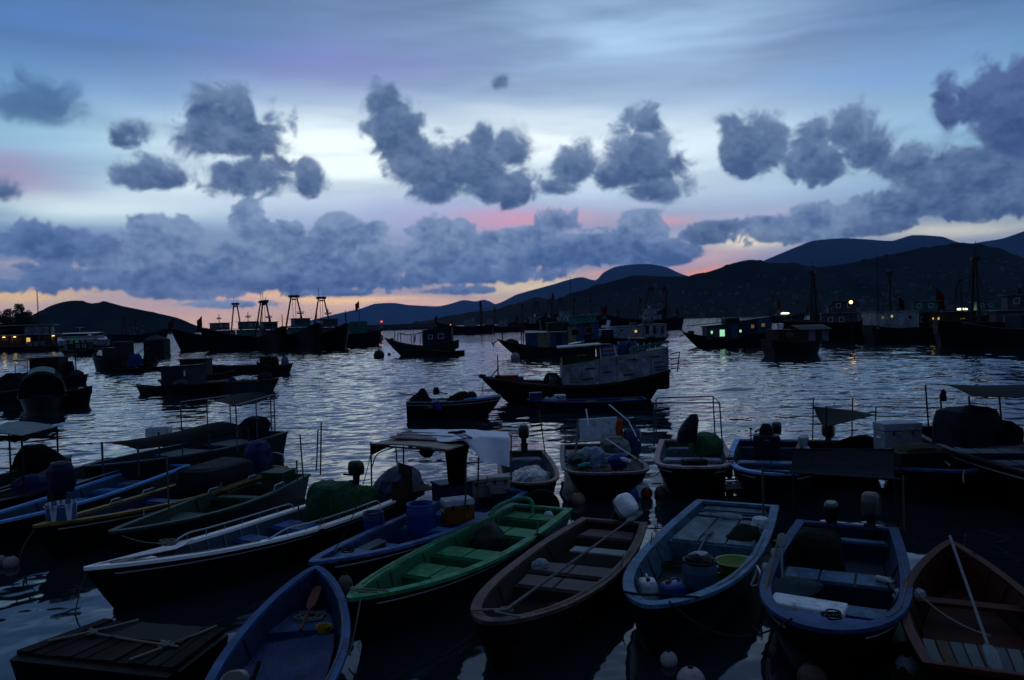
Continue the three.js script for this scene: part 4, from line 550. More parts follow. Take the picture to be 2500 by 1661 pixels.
// ---- left group
const yl = sampan({ label: 'navy sampan with a mustard yellow gunwale, left', place: between([80, 1288], [648, 1140], 0.78, 0.6), shape: { B: 1.75, D: 0.6, tm: 0.34, p: 1.8, q: 1.1, rimW: 0.11, sternW: 0.84, rake: 0.6 },
  paint: { hull: BL.black, rim: paint(0x8a6a1e, 'worn', 0.8, 0.5), inside: paint(0x14274c, 'paint', 0.9), seat: paint(0x1d3a74, 'paint', 0.9), lid: paint(0x274a8c, 'worn', 0.9), strake: BL.line, deck: paint(0x7a6a48, 'worn', 0.8) }, lockers: [[0.6, 0.68, 0.24, 3], [0.48, 0.54, 0.28, 2], [0.06, 0.34, 0.32, 0]], foredeck: 0.86, rails: [[0.62, 0.67, -1, 0.08], [0.46, 0.52, -1, 0.08], [0.4, 0.45, 1, 0.08], [0.2, 0.25, 1, 0.08]] });
{
  const { t, H, pt } = yl; lifted(yl);
  tarpMound('dark navy tarpaulin stretched over the cabin of the yellow-edged sampan', yl.on(pt(0.27, -0.1, 0.4)), yl.turn, [[0, 1.0, 0.62], [0.4, 1.0, 0.6], [0.62, 0.96, 0.56], [0.68, 0.8, 0.44]], cloth(0x070c1e, 0.7), { fold: 0.025, seed: 21, n: 5 });
  tarpMound('faded blue tarpaulin tied over the engine of the yellow-edged sampan', yl.on(pt(0.03, -0.1, 0.42)), yl.turn, [[0, 0.36, 0.34], [0.4, 0.4, 0.36], [0.72, 0.36, 0.32], [0.92, 0.24, 0.22], [0.98, 0.1, 0.1]], cloth(0x12285a, 0.6), { fold: 0.07, seed: 23, n: 2.3 });
  const a = H.edge(0.02, 1, -0.04, 0), b = H.edge(0.02, -1, -0.04, 0); mesh('stern_frame', tube([a, a.clone().add(V(-0.02, 0.32, 0)), a.clone().lerp(b, 0.3).add(V(-0.02, 0.36, 0)), a.clone().lerp(b, 0.35)], 0.018, 24, 6), MT.alu, t);
  // patterned bucket on the foredeck, and a covered engine standing in the boat behind
  const p = own('bucket', 'white patterned blue bucket on the bow of the yellow-edged sampan', 'bucket', at(150, 1272, 0.72)), tx = textTexture(512, 128, (x, W, Hh) => { x.fillStyle = '#2a3a66'; x.fillRect(0, 0, W, Hh); x.strokeStyle = '#a9adb8'; x.lineWidth = 16; x.beginPath(); for (let i = 0; i <= 12; i++) x.lineTo((i * W) / 12, i % 2 ? 12 : 92); x.stroke(); x.fillStyle = '#9a9fae'; x.fillRect(0, 92, W, 26); });
  mesh('body', lathe([[0, 0.01], [0.27, 0], [0.28, 0.04], [0.29, 0.38], [0.27, 0.38], [0.26, 0.05], [0, 0.04]], 32), new THREE.MeshStandardMaterial({ map: tx, roughness: 0.5, side: THREE.DoubleSide }), p); mesh('handle', tube([V(-0.29, 0.36, 0), V(-0.2, 0.34, 0.26), V(0.2, 0.34, 0.26), V(0.29, 0.36, 0)], 0.008, 20, 5), MT.alu, p);
}
const lb = sampan({ label: 'light blue-edged sampan with blue floor, behind the yellow-edged sampan', place: between([-190, 1318], [408, 1138], 0.72, 0.6), shape: { B: 1.5, D: 0.6, tm: 0.3, p: 2, q: 1.3, rimW: 0.08, sternW: 0.94 },
  paint: { hull: BL.black, rim: paint(0x5b8cc8, 'paint', 0.8), inside: paint(0x2a4a6c, 'paint', 0.9), seat: paint(0x3d6ea6, 'paint', 0.9), lid: paint(0x4678b0, 'worn', 0.9), floor: paint(0x35639a, 'paint', 0.9) }, lockers: [[0.12, 0.2, 0.2, 2], [0.26, 0.32, 0.22, 2], [0.38, 0.5, 0.18, 3], [0.6, 0.68, 0.22, 2]], ribs: [0.08, 0.35, 0.55], rails: [[0.02, 0.5, -1, 0.1]] });
{
  const { H, pt } = lb; lifted(lb); const t = own('outboard_engine', 'outboard engine under a white and navy cover, by the patterned bucket', 'engine', at(150, 1238, 0.62), -0.5);
  mesh('cover', loft([[0.35, 0.2, 0.24], [0.6, 0.3, 0.28], [0.85, 0.32, 0.28, 0.02], [1.02, 0.22, 0.2, 0.04], [1.06, 0.1, 0.1, 0.05]], 2.5, 40, 0.05, 3), cloth(0x101a44, 0.6), t); mesh('cover_panel', loft([[0.58, 0.27, 0.2, -0.1], [0.84, 0.27, 0.2, -0.1], [1.03, 0.16, 0.15, -0.02]], 2.5, 32, 0.03, 3), cloth(0xb4b2c4, 0.6), t); mesh('leg', loft([[-0.15, 0.1, 0.06], [0.4, 0.14, 0.1]], 2.4, 16), MT.black, t); mesh('clamp_bracket', box(0.3, 0.22, 0.24, -0.22, 0.1, 0, 0.03), MT.iron, t);
  tarpMound('crumpled blue cover lying on the far left blue-edged sampan', at(85, 1196, 0.62), 0.3, [[0, 0.6, 0.4], [0.2, 0.55, 0.36], [0.36, 0.3, 0.2], [0.4, 0.1, 0.1]], cloth(0x111f50, 0.6), { fold: 0.09, seed: 31, n: 2.4 });
}
sampan({ label: 'dark-edged sampan with a brown stern beyond the light blue-edged sampan', place: between([-160, 1262], [306, 1118], 0.64, 0.66), shape: { B: 1.5, D: 0.58, tm: 0.3, p: 2, q: 1.4, rimW: 0.1, sternW: 0.8, sternRise: 0.1 }, paint: { hull: BL.black, rim: paint(0x2e2a26, 'worn', 0.8), inside: paint(0x1e2c40, 'worn', 0.9), seat: paint(0x22344c) }, lockers: [[0.06, 0.14, 0.24, 1], [0.3, 0.36, 0.24, 1]] });
const gl = sampan({ label: 'dark green sampan tucked behind the white-edged one', place: between([268, 1310], [700, 1160], 0.72, 0.6), shape: { B: 1.65, D: 0.6, tm: 0.36, p: 1.9, q: 1.25, rimW: 0.1, sternW: 0.84 },
  paint: { hull: BL.black, rim: paint(0x2a5046, 'worn', 0.8), inside: paint(0x173628, 'worn', 0.9), seat: paint(0x1d4030, 'worn', 0.9), lid: paint(0x24503c, 'worn', 0.9) }, lockers: [[0.56, 0.72, 0.3, 0], [0.3, 0.36, 0.3, 1], [0.04, 0.12, 0.3, 1]], ribs: [0.45, 0.8], rails: [[0.22, 0.3, 1, 0.12]] });
{ lifted(gl); const { t, H, pt } = gl, p = own('crate', 'dark green wooden bin at the stern of the dark green sampan', 'crate', gl.on(pt(0.1, 0.2, 0.4)), gl.turn); mesh('body', box(0.7, 0.42, 0.6, 0, 0, 0, 0.02), paint(0x123422), p); mesh('lid', box(0.74, 0.04, 0.64, 0, 0.42, 0, 0.01), paint(0x184430), p); post(t, V(H.X(0.68), 0.4, -0.3), V(H.X(0.68), 1.9, -0.3), 0.02, MT.bamboo, 'bamboo_pole'); rope('thin mooring line from the dark green sampan bow into the water', sag(gl.on(H.edge(0.94, 1, 0)), at(318, 1395, 0.02), 0.1), 0.008, MT.darkrope); rope('second mooring line hanging from the dark green sampan gunwale', sag(gl.on(H.edge(0.86, 1, 0)), at(345, 1372, 0.05), 0.05), 0.008, MT.darkrope); }
const gf = sampan({ label: 'dark green sampan with a small blue-grey awning at the left edge', place: between([174, 1122], [-330, 1262], 0.66, 0.6), shape: { B: 1.6, D: 0.58, tm: 0.4, p: 1.9, q: 1.1, rimW: 0.09 }, paint: { hull: BL.green, rim: paint(0x1d3a2a, 'worn', 0.8), inside: paint(0x12291e), seat: paint(0x17332a) }, lockers: [[0.3, 0.38, 0.26, 1], [0.7, 0.78, 0.26, 1]] });
{
  const { t } = gf; lifted(gf); const L = (x, y, d) => t.loc(along(x, y, d)), a = L(-70, 1062, 22.4), b = L(52, 1064, 22.6), c = L(138, 1042, 25), d = L(20, 1030, 25);
  mesh('awning_sheet', sheet(10, 8, (u, v) => a.clone().lerp(b, u).lerp(d.clone().lerp(c, u), v).add(V(0, 0.06 * Math.sin(Math.PI * u), 0)), 0.03, 2), cloth(0x6a7a84, 0.6), t);
  mesh('awning_valance', sheet(12, 2, (u, v) => b.clone().lerp(c, u).add(V(0, -v * (0.14 + 0.03 * Math.sin(u * 20)), 0)), 0.008), cloth(0x151a1e), t); mesh('awning_valance', sheet(12, 2, (u, v) => a.clone().lerp(b, u).add(V(0, -v * (0.14 + 0.03 * Math.sin(u * 17)), 0)), 0.008), cloth(0x151a1e), t);
  for (const [q, n] of [[b, 1], [c, 1], [d, 1]]) post(t, V(q.x, 0.4, q.z), q, 0.025, MT.iron, 'awning_post');
  tarpMound('black hump of a covered engine beneath the left awning', at(98, 1150, 0.5), 0.4, [[0, 0.75, 0.5], [0.3, 0.72, 0.46], [0.6, 0.5, 0.34, -0.1], [0.8, 0.25, 0.2, -0.15]], cloth(0x0a0b0d), { fold: 0.05, seed: 41, n: 2.3 });
}
const kb = sampan({ label: 'dark blue-grey boat under a sagging black cover and a raised awning', place: between([205, 1150], [650, 1054], 0.82, 0.92), shape: { B: 2.2, D: 0.86, bowRise: 0.1, sternRise: 0.1, tm: 0.36, p: 2, q: 1.3, rimW: 0.1, sternW: 0.9, floorY: 0.4, rake: 0.5 },
  paint: { hull: M(0x16222e, { map: 'grime', scale: 0.5, roughness: 0.45 }), rim: paint(0x33485c, 'worn', 0.8), inside: paint(0x24384c), seat: paint(0x30506c) }, lockers: [[0.1, 0.3, 0.3, 3], [0.4, 0.6, 0.3, 3]] });
{
  const { t, H } = kb; lifted(kb); const L = (x, y, d) => t.loc(along(x, y, d)), h = 1.15;
  const a = L(248, 1082, 24.2), b = L(336, 1097, 24.2), c = L(606, 1046, 28), d = L(500, 1036, 28.2);
  mesh('cover_sheet', sheet(16, 12, (u, v) => a.clone().lerp(b, v).lerp(d.clone().lerp(c, v), u).add(V(0, 0.14 * Math.sin(Math.PI * v) * (0.4 + 0.6 * u) - 0.08 * Math.sin(Math.PI * u), 0)), 0.02, 3), cloth(0x08090c, 0.85), t);
  for (const q of [a, b, a.clone().lerp(d, 0.5), b.clone().lerp(c, 0.6), c]) post(t, V(q.x, 0.5, q.z), q.clone().add(V(0, 0.03, 0)), 0.03, MT.steel, 'cover_post');
  const e = L(440, 982, 25.6), f = L(575, 990, 25.4), g = L(668, 964, 28), i = L(560, 966, 28.4);
  mesh('awning_sheet', sheet(12, 8, (u, v) => e.clone().lerp(f, v).lerp(i.clone().lerp(g, v), u).add(V(0, 0.1 * Math.sin(Math.PI * v) - 0.1 * Math.sin(Math.PI * u), 0)), 0.015, 3), cloth(0x101318, 0.85), t);
  for (const q of [e, f, g, i, e.clone().lerp(i, 0.5), f.clone().lerp(g, 0.5), f.clone().lerp(g, 0.9)]) post(t, V(q.x, 0.8, q.z), q, 0.022, MT.steel, 'awning_post'); mesh('awning_bar', bar(e, i, 0.018), MT.steel, t); mesh('awning_bar', bar(f, g, 0.018), MT.steel, t);
  const q = H.outer(0.2, 1, 0.7, 0.02), q2 = H.outer(0.36, 1, 0.7, 0.02); lettering(t, 'J 2902C', '#6d7078', q.clone().lerp(q2, 0.5).add(V(0, 0, 0.02)), 0.95, 0.22, 0, 'registration_number', 'bold 60px sans-serif', 0); faceText(kb, 0.28, 1, 0.7);
  tarpMound('dark bundle of sacks on the stern of the black-covered boat', kb.on(V(H.X(0.06), 0.95, -0.1)), kb.turn, [[0, 0.5, 0.42], [0.3, 0.52, 0.42], [0.5, 0.36, 0.3], [0.56, 0.14, 0.12]], cloth(0x1d222a), { fold: 0.08, seed: 45, n: 2.6 });
  crate('pale plastic basket behind the black cover', at(388, 1064, 1.0), 0.1, 0.75, 0.28, 0.45, MT.styro, 3, 'basket');
}
// ---- middle and right group, bows towards the quay
const pl = sampan({ label: 'small sampan with a clear plastic sheet inside, bow to the camera', place: between([1304, 1190], [1276, 1104], 0.72, 0.6), shape: { B: 1.55, D: 0.6, tm: 0.45, p: 2.6, q: 1.9, rimW: 0.08, sternW: 0.8 }, paint: { hull: BL.navy, rim: paint(0x8a6a5c, 'worn', 0.8), inside: paint(0x4a5460, 'worn', 0.9), seat: paint(0x6a7684, 'worn', 0.9) }, lockers: [[0.04, 0.14, 0.3, 1], [0.4, 0.5, 0.24, 1]] });
{
  const { t, H, pt } = pl; lifted(pl); outboard(t, V(H.X(0) - 0.06, H.sheer(0) + 0.18, 0.05), 0, { cowl: 0x1b2026, tilt: 0.08, size: 1.0 });
  { const m = mesh('plastic_sheet', loft([[0, 1.0, 0.56], [0.12, 0.95, 0.54], [0.26, 0.7, 0.42], [0.34, 0.4, 0.24]], 2.6, 60, 0.09, 51), M(0x77828c, { map: 'grime', scale: 1, bump: 'crease', bs: 0.03, roughness: 0.22 }), scene); m.position.copy(pl.on(pt(0.62, 0, 0.42))); m.rotation.y = pl.turn; tag(m, 'crumpled translucent plastic sheet heaped in the small sampan', 'sheet'); }
  const a = pl.on(H.edge(0.1, 1, -0.03)), b = along(1316, 1000, Math.hypot(a.x, a.z)); post(t, t.loc(a), t.loc(b), 0.018, MT.bamboo, 'fishing_pole');
  { const ty = own('tyre', 'black tyre hanging under the bow of the small sampan with the plastic sheet', 'tyre', at(1322, 1285, 0).setY(0.42)); ty.rotation.set(0.25, 0.1, 0); mesh('tread', new THREE.TorusGeometry(0.3, 0.13, 14, 36), MT.rubber, ty); mesh('side_wall', [new THREE.TorusGeometry(0.24, 0.06, 10, 32).translate(0, 0, 0.09)], M(0x111114, { roughness: 0.7 }), ty); mesh('hub_net', new THREE.CylinderGeometry(0.24, 0.24, 0.08, 24).rotateX(Math.PI / 2), M(0x08080a, { roughness: 0.9 }), ty); }
}
const jb = sampan({ label: 'cluttered work boat piled with plastic, poles and a polystyrene board', place: between([1494, 1172], [1450, 1086], 0.58, 0.55), shape: { B: 2.3, D: 0.54, tm: 0.5, p: 3.4, q: 2.6, rimW: 0.1, sternW: 0.9, floorY: 0.3 }, paint: { hull: BL.navy, rim: paint(0x6c6a72, 'worn', 0.9), inside: paint(0x2c3640, 'worn', 0.9), seat: paint(0x3a444e) }, lockers: [[0.1, 0.3, 0.2, 0], [0.6, 0.72, 0.2, 0]] });
{
  const { t, H, pt } = jb; lifted(jb); const dd = 22.6;
  { const p = own('polystyrene_board', 'grey polystyrene board standing upright on the cluttered work boat', 'board', along(1464, 1078, dd + 0.6), 0.1); mesh('board', box(1.15, 0.7, 0.16, 0, 0, 0, 0.04, 0, 0.02, -0.12), MT.styro, p); }
  { const v = mesh('life_vest', loft([[0, 0.1, 0.07], [0.2, 0.12, 0.09], [0.42, 0.1, 0.07], [0.5, 0.05, 0.04]], 2.4, 24, 0.08, 3), cloth(0xa8481c, 0.7), scene); v.position.copy(along(1513, 1064, dd + 0.3)); tag(v, 'orange life vest hanging at the corner of the polystyrene board', 'life vest'); }
  barrel('blue barrel behind the junk on the cluttered work boat', along(1545, 1108, dd + 0.4), 0.26, 0.72, 0x1c3a6c);
  { const t2 = own('tub', 'royal blue plastic tub at the bow of the cluttered work boat', 'tub', at(1513, 1144, 0.55)); mesh('bowl', lathe([[0, 0.02], [0.2, 0], [0.27, 0.3], [0.3, 0.32], [0.3, 0.34], [0.26, 0.32], [0.19, 0.03], [0, 0.03]], 28).rotateZ(0.2), paint(0x20429a, 'grime', 1, 0.4), t2); }
  const sheet1 = (label, p, s, col, seed) => { const m = mesh('plastic_sheet', loft(s, 2.4, 50, 0.12, seed), M(col, { map: 'grime', scale: 1.5, bump: 'crease', bs: 0.02, roughness: 0.35 }), scene); m.position.copy(p); tag(m, label, 'sheet'); };
  sheet1('pale blue plastic sheeting heaped in front of the polystyrene board', along(1448, 1128, 21.6), [[0, 0.42, 0.4], [0.24, 0.38, 0.36], [0.42, 0.2, 0.2]], 0x7d8fa8, 61); sheet1('greenish plastic sheeting at the left side of the cluttered work boat', along(1410, 1134, 21.2), [[0, 0.34, 0.3], [0.2, 0.3, 0.28], [0.34, 0.14, 0.14]], 0x2c3c38, 62); sheet1('grey sacking on top of the pile beneath the polystyrene board', along(1500, 1100, 22.2), [[0, 0.4, 0.35], [0.25, 0.36, 0.32], [0.4, 0.18, 0.16]], 0x59605c, 63);
  { const p = own('bottle', 'white plastic bottle lying by the royal blue tub', 'bottle', along(1540, 1128, 20.4)); mesh('body', lathe([[0, 0], [0.055, 0.005], [0.058, 0.2], [0.03, 0.27], [0.02, 0.3], [0, 0.3]], 18).rotateZ(1.2), MT.white, p); mesh('cap', new THREE.CylinderGeometry(0.022, 0.022, 0.03, 12).rotateZ(1.2).translate(-0.29, 0.11, 0), paint(0x1c3a8c), p); }
  { const p = own('bottle', 'turquoise bottle lying at the left end of the cluttered work boat', 'bottle', along(1412, 1140, 20.8)); mesh('body', lathe([[0, 0], [0.06, 0.005], [0.06, 0.22], [0.03, 0.3], [0, 0.3]], 18).rotateZ(-1.3), paint(0x2a9a8a), p); mesh('cap', new THREE.CylinderGeometry(0.022, 0.022, 0.03, 12).rotateZ(-1.3).translate(0.3, 0.08, 0), MT.white, p); }
  const pole = (label, x0, y0, x1, y1, d, m = MT.white, r = 0.02) => { const o = mesh('pole', bar(along(x0, y0, d), along(x1, y1, d - 0.4), r, 7), m, scene); tag(o, label, 'pole'); };
  pole('long white pole slanting over the cluttered work boat bow', 1480, 1072, 1575, 1134, 21.8); pole('thin white pole leaning above the life vest', 1487, 988, 1534, 1028, dd + 0.6); pole('bent white pole leaning on the blue barrel', 1534, 1028, 1560, 1078, dd + 0.3); pole('short white stake above the polystyrene board', 1431, 999, 1437, 1040, dd + 0.5); pole('grey upright stake at the left of the polystyrene board', 1412, 1022, 1406, 1104, dd, MT.greyplank, 0.035); pole('dark upright stake at the right of the cluttered work boat', 1556, 1060, 1557, 1122, 21.6, MT.iron);
  { const m = mesh('rope_pile', tube(Array.from({ length: 60 }, (_, i) => V(-0.95 + i * 0.03, 0.03 * Math.sin(i * 1.3) + 0.02, 0.06 * Math.cos(i * 2.1))), 0.022, 240, 5), M(0x8a3a20, { roughness: 0.9 }), scene); m.position.copy(jb.on(pt(0.86, 0, 0.6))); m.rotation.y = jb.turn + Math.PI / 2; tag(m, 'orange rope trailing along the bow of the cluttered work boat', 'rope'); }
}
const pk = sampan({ label: 'sampan with a pinkish worn gunwale and green tarpaulin, bow to the camera', place: between([1694, 1150], [1688, 1080], 0.78, 0.62), shape: { B: 2.05, D: 0.66, tm: 0.5, p: 2.8, q: 2.1, rimW: 0.13, sternW: 0.92 }, paint: { hull: BL.navy, rim: paint(0xa88a8a, 'worn', 0.8), inside: paint(0x6a7484, 'worn', 0.9), seat: paint(0x7a8698, 'worn', 0.9), lid: paint(0x8894a4, 'worn', 0.9), strake: BL.line }, lockers: [[0.36, 0.46, 0.3, 3], [0.54, 0.64, 0.28, 2], [0.02, 0.1, 0.3, 1]] });
{
  const { t, H, pt } = pk; lifted(pk);
  tarpMound('bright green tarpaulin mound at the stern of the pink-edged sampan', pk.on(pt(0.2, 0.42, 0.5)), 0.2, [[0, 0.5, 0.42], [0.3, 0.48, 0.4], [0.52, 0.34, 0.28, -0.04], [0.6, 0.12, 0.1, -0.06]], cloth(0x156038, 0.65), { fold: 0.05, seed: 71, n: 2.4 });
  { const m = mesh('engine_cover', loft([[0, 0.3, 0.24], [0.35, 0.28, 0.22, 0.06], [0.65, 0.2, 0.16, 0.18], [0.82, 0.09, 0.08, 0.24]], 2.4, 32, 0.03, 72), cloth(0x0d1020, 0.5), scene); m.position.copy(along(1676, 1080, 23.2)); tag(m, 'dark pointed engine cover beside the bright green tarpaulin', 'cover'); }
  { const p = own('box', 'black box on the bow of the pink-edged sampan', 'box', pk.on(pt(0.83, 0.03, 0.62)), 0.05); mesh('body', box(0.62, 0.22, 0.3, 0, 0, 0, 0.03), MT.black, p); mesh('lid', box(0.64, 0.04, 0.32, 0, 0.22, 0, 0.01), MT.rubber, p); }
  const fr = (x0, y0, x1, y1, d, name = 'frame_post') => post(t, t.loc(along(x0, y0, d)), t.loc(along(x1, y1, d)), 0.02, MT.steel, name);
  fr(1602, 1082, 1602, 972, 22.4); fr(1597, 1090, 1596, 984, 21.4); fr(1746, 1068, 1741, 968, 22.4); fr(1765, 1105, 1757, 984, 21.4); post(t, t.loc(along(1602, 972, 22.4)), t.loc(along(1741, 968, 22.4)), 0.02, MT.steel, 'frame_bar'); post(t, t.loc(along(1596, 984, 21.4)), t.loc(along(1757, 984, 21.4)), 0.02, MT.steel, 'frame_bar');
  post(t, t.loc(along(1602, 972, 22.4)), t.loc(along(1596, 984, 21.4)), 0.02, MT.steel, 'frame_bar'); post(t, t.loc(along(1741, 968, 22.4)), t.loc(along(1757, 984, 21.4)), 0.02, MT.steel, 'frame_bar');
  coil('dark rope heap hanging on the right bow of the pink-edged sampan', pk.on(V(H.X(0.7), 0.72, H.half(0.7) - 0.02)), 0.14, 4, MT.darkrope, 0.12);
  rope('frayed pale rope hanging from the bow of the pink-edged sampan', [pk.on(V(H.X(0.74), 0.74, H.half(0.74) + 0.05)), pk.on(V(H.X(0.74), 0.4, H.half(0.74) + 0.1)), pk.on(V(H.X(0.75), 0.02, H.half(0.74) + 0.2))], 0.018);
}
const hl = sampan({ label: 'light blue-edged boat with a steering console, bow to the camera', place: between([1896, 1168], [1876, 1076], 0.76, 0.66), shape: { B: 2.25, D: 0.66, tm: 0.46, p: 2.4, q: 1.8, rimW: 0.13, sternW: 0.86 }, paint: { hull: BL.navy, rim: paint(0x6a94cc, 'worn', 0.9, 0.55), inside: paint(0x1e2c40, 'paint', 0.9), seat: paint(0x2c4868, 'paint', 0.9), lid: paint(0x466e9c, 'worn', 0.9), strake: BL.line }, lockers: [[0.74, 0.8, 0.22, 2], [0.58, 0.66, 0.26, 2], [0.4, 0.48, 0.3, 2], [0.02, 0.08, 0.34, 0]], ribs: [0.3, 0.7] });
{
  const { t, H, pt } = hl, s = new THREE.Group(); s.name = 'steering_console'; s.hand = t.hand; s.position.set(H.X(0.3), 0.3, -0.1 * t.hand); t.add(s);
  mesh('console_box', box(0.5, 0.82, 0.72, 0, 0, 0, 0.04), paint(0x101a28), s); mesh('steering_wheel', [new THREE.TorusGeometry(0.17, 0.016, 8, 28).rotateX(1.1).translate(-0.16, 0.95, -0.16), bar(V(-0.16, 0.82, -0.16), V(-0.16, 0.95, -0.16), 0.02)], MT.rubber, s); mesh('throttle_lever', [bar(V(0.05, 0.6, -0.42), V(0.05, 1.0, -0.42), 0.018), box(0.04, 0.04, 0.1, 0.05, 0.98, -0.42, 0.01)], MT.rubber, s); mesh('seat_cushion', loft([[0.82, 0.14, 0.2], [1.0, 0.13, 0.18], [1.14, 0.08, 0.1]], 2.4, 24), MT.black, s); lettering(s, 'M.S 4L', '#7a8aa8', V(0.264, 0.7, 0), 0.4, 0.1, Math.PI / 2, 'printed_name');
  outboard(t, V(H.X(0) - 0.05, H.sheer(0), 0.25), 0, { cowl: 0x14181e, size: 0.9 });
  lifted(hl); const sb = own('stone_lantern', 'pale dented bucket standing on the far corner of the light blue-edged boat', 'bucket', hl.on(V(H.X(0.16), 0.66, 0.95))); sb.name = numbered('bucket'); mesh('body', lathe([[0, 0], [0.1, 0], [0.16, 0.26], [0.17, 0.27], [0.1, 0.33], [0, 0.34]], 20), MT.styro, sb);
}
const fd = sampan({ label: 'brown-edged boat with a triangular black sail awning, behind the grey awning', place: between([2062, 1128], [2050, 1080], 0.74, 0.64), shape: { B: 2.4, D: 0.64, tm: 0.45, p: 2.4, q: 1.8, rimW: 0.12, sternW: 0.9 }, paint: { hull: BL.black, rim: paint(0x6a4c40, 'worn', 0.8), inside: paint(0x2a2422, 'worn', 0.8), seat: paint(0x4a6a90, 'worn', 0.9) }, lockers: [[0.2, 0.3, 0.3, 2], [0.5, 0.6, 0.28, 2]] });
{
  const { t, H, pt } = fd; lifted(fd); const L = (x, y, d) => t.loc(along(x, y, d)), a = L(1986, 992, 26.4), b = L(2014, 1043, 23.6), c = L(2137, 1013, 24.6), d = L(2090, 1003, 26.8);
  mesh('awning_sheet', sheet(14, 12, (u, v) => a.clone().lerp(d, u).lerp(b.clone().lerp(c, u), v).add(V(0, -0.1 * Math.sin(Math.PI * v) * (1 - u), 0)), 0.015, 2), cloth(0x0a0c0f, 0.85), t);
  for (const [x, y0, y1, dd] of [[1984, 1085, 972, 26.4], [2016, 1105, 992, 23.8], [2080, 1080, 972, 26.6], [2137, 1075, 994, 24.6]]) post(t, L(x, y0, dd), L(x + 2, y1, dd), 0.02, MT.iron, 'awning_post');
  outboard(t, L(2022, 1082, 25.4), 0.2, { cowl: 0x0e1014, tilt: 0.25, size: 1.1 }); tarpMound('black heap of nets behind the grey awning', along(2098, 1094, 25), 0.2, [[0, 0.6, 0.4], [0.2, 0.55, 0.36], [0.36, 0.24, 0.2]], cloth(0x0d0f12), { fold: 0.12, seed: 81, n: 2.2 });
}
const ib = sampan({ label: 'blue-edged boat carrying a white ice chest and a black bin', place: between([2286, 1160], [2236, 1084], 0.74, 0.64), shape: { B: 2.3, D: 0.64, tm: 0.5, p: 2.7, q: 2.1, rimW: 0.12, sternW: 0.86 }, paint: { hull: BL.black, rim: paint(0x2a4a84, 'worn', 0.8), inside: paint(0x1a2636, 'worn', 0.9), seat: paint(0x24384e) }, lockers: [[0.3, 0.42, 0.26, 0], [0.8, 0.88, 0.2, 1]] });
{
  const { t, H, pt } = ib; lifted(ib);
  coolBox('big white ice chest on the blue-edged boat', along(2192, 1106, 23.6), 0.05, 1.05, 0.85, 0.6, 0x9a98a4, 0xa6a6b2, 'ice_chest');
  { const p = own('bin', 'black square bin with netting on top, right of the white ice chest', 'bin', along(2242, 1150, 21.2), 0.06); mesh('body', box(1.3, 0.52, 0.8, 0, 0, 0, 0.03), MT.black, p); mesh('net', loft([[0.5, 0.6, 0.36], [0.58, 0.56, 0.32], [0.66, 0.3, 0.2]], 3, 50, 0.07, 83), M(0x4a4a3a, { map: 'speck', scale: 3, roughness: 0.95 }), p); }
  oar('pale oar pointing into the blue-edged boat behind the black bin', along(2320, 1138, 20.6), along(2268, 1088, 23), MT.greyplank, 0.8);
  rope('frayed rope hanging from the bow of the blue-edged boat', [along(2354, 1150, 20.4), along(2352, 1165, 20.3), along(2354, 1180, 20.2)], 0.02);
}
const rb = sampan({ label: 'large dark boat with a navy engine cover and grey awning at the right edge', place: between([2700, 1190], [2290, 1040], 1.0, 1.02), shape: { B: 2.3, D: 0.98, bowRise: 0.05, tm: 0.4, p: 2, q: 1.4, rimW: 0.14, sternW: 0.86, floorY: 0.5 }, paint: { hull: BL.black, rim: paint(0x3a2c34, 'worn', 0.8), inside: paint(0x1a2438, 'worn', 0.9), seat: paint(0x22325a, 'worn', 0.9), strake: BL.line }, lockers: [[0.35, 0.45, 0.3, 3], [0.52, 0.62, 0.26, 2], [0.7, 0.78, 0.26, 2]] });
{
  const { t, H } = rb; lifted(rb); const L = (x, y, d) => t.loc(along(x, y, d)), a = L(2272, 938, 24.8), b = L(2372, 966, 21.6), c = L(2620, 962, 21.6), d = L(2560, 936, 25.4);
  mesh('awning_sheet', sheet(12, 8, (u, v) => a.clone().lerp(d, u).lerp(b.clone().lerp(c, u), v).add(V(0, 0.1 * Math.sin(Math.PI * v) - 0.05 * Math.sin(Math.PI * u), 0)), 0.015, 2), cloth(0x151a20, 0.85), t);
  for (const [x, y0, y1, dd] of [[2268, 1048, 940, 24], [2374, 1080, 966, 21.8], [2448, 1060, 962, 22], [2304, 1070, 962, 22.6], [2520, 1060, 938, 25]]) post(t, L(x, y0, dd), L(x - 8, y1, dd), 0.022, MT.iron, 'awning_post');
  tarpMound('large dark navy cover over the cabin of the boat at the right edge', along(2362, 1082, 22.2), 0.25, [[0, 0.72, 0.55], [0.5, 0.7, 0.52], [0.82, 0.62, 0.46], [0.9, 0.42, 0.32]], cloth(0x080d22, 0.7), { fold: 0.03, seed: 91, n: 4.5 }); tarpMound('lower black cover right of the large navy cover', along(2436, 1080, 22.6), 0.25, [[0, 0.5, 0.45], [0.35, 0.48, 0.42], [0.52, 0.3, 0.28]], cloth(0x0b0d14), { fold: 0.04, seed: 92, n: 3.6 });
  mesh('signal_lamp', [lathe([[0, 0], [0.07, 0], [0.08, 0.1], [0.06, 0.2], [0.08, 0.22], [0.03, 0.3], [0, 0.32]], 14).translate(...L(2304, 980, 22.6).toArray())], MT.black, t);
  for (const q of [0.25, 0.55]) mesh('fender', lathe([[0, 0], [0.07, 0.03], [0.08, 0.34], [0.05, 0.4]], 14).translate(H.edge(q, 1, 0.12).x, 0.35, H.edge(q, 1, 0.12).z), M(0x5a6a86, { roughness: 0.6 }), t);
}
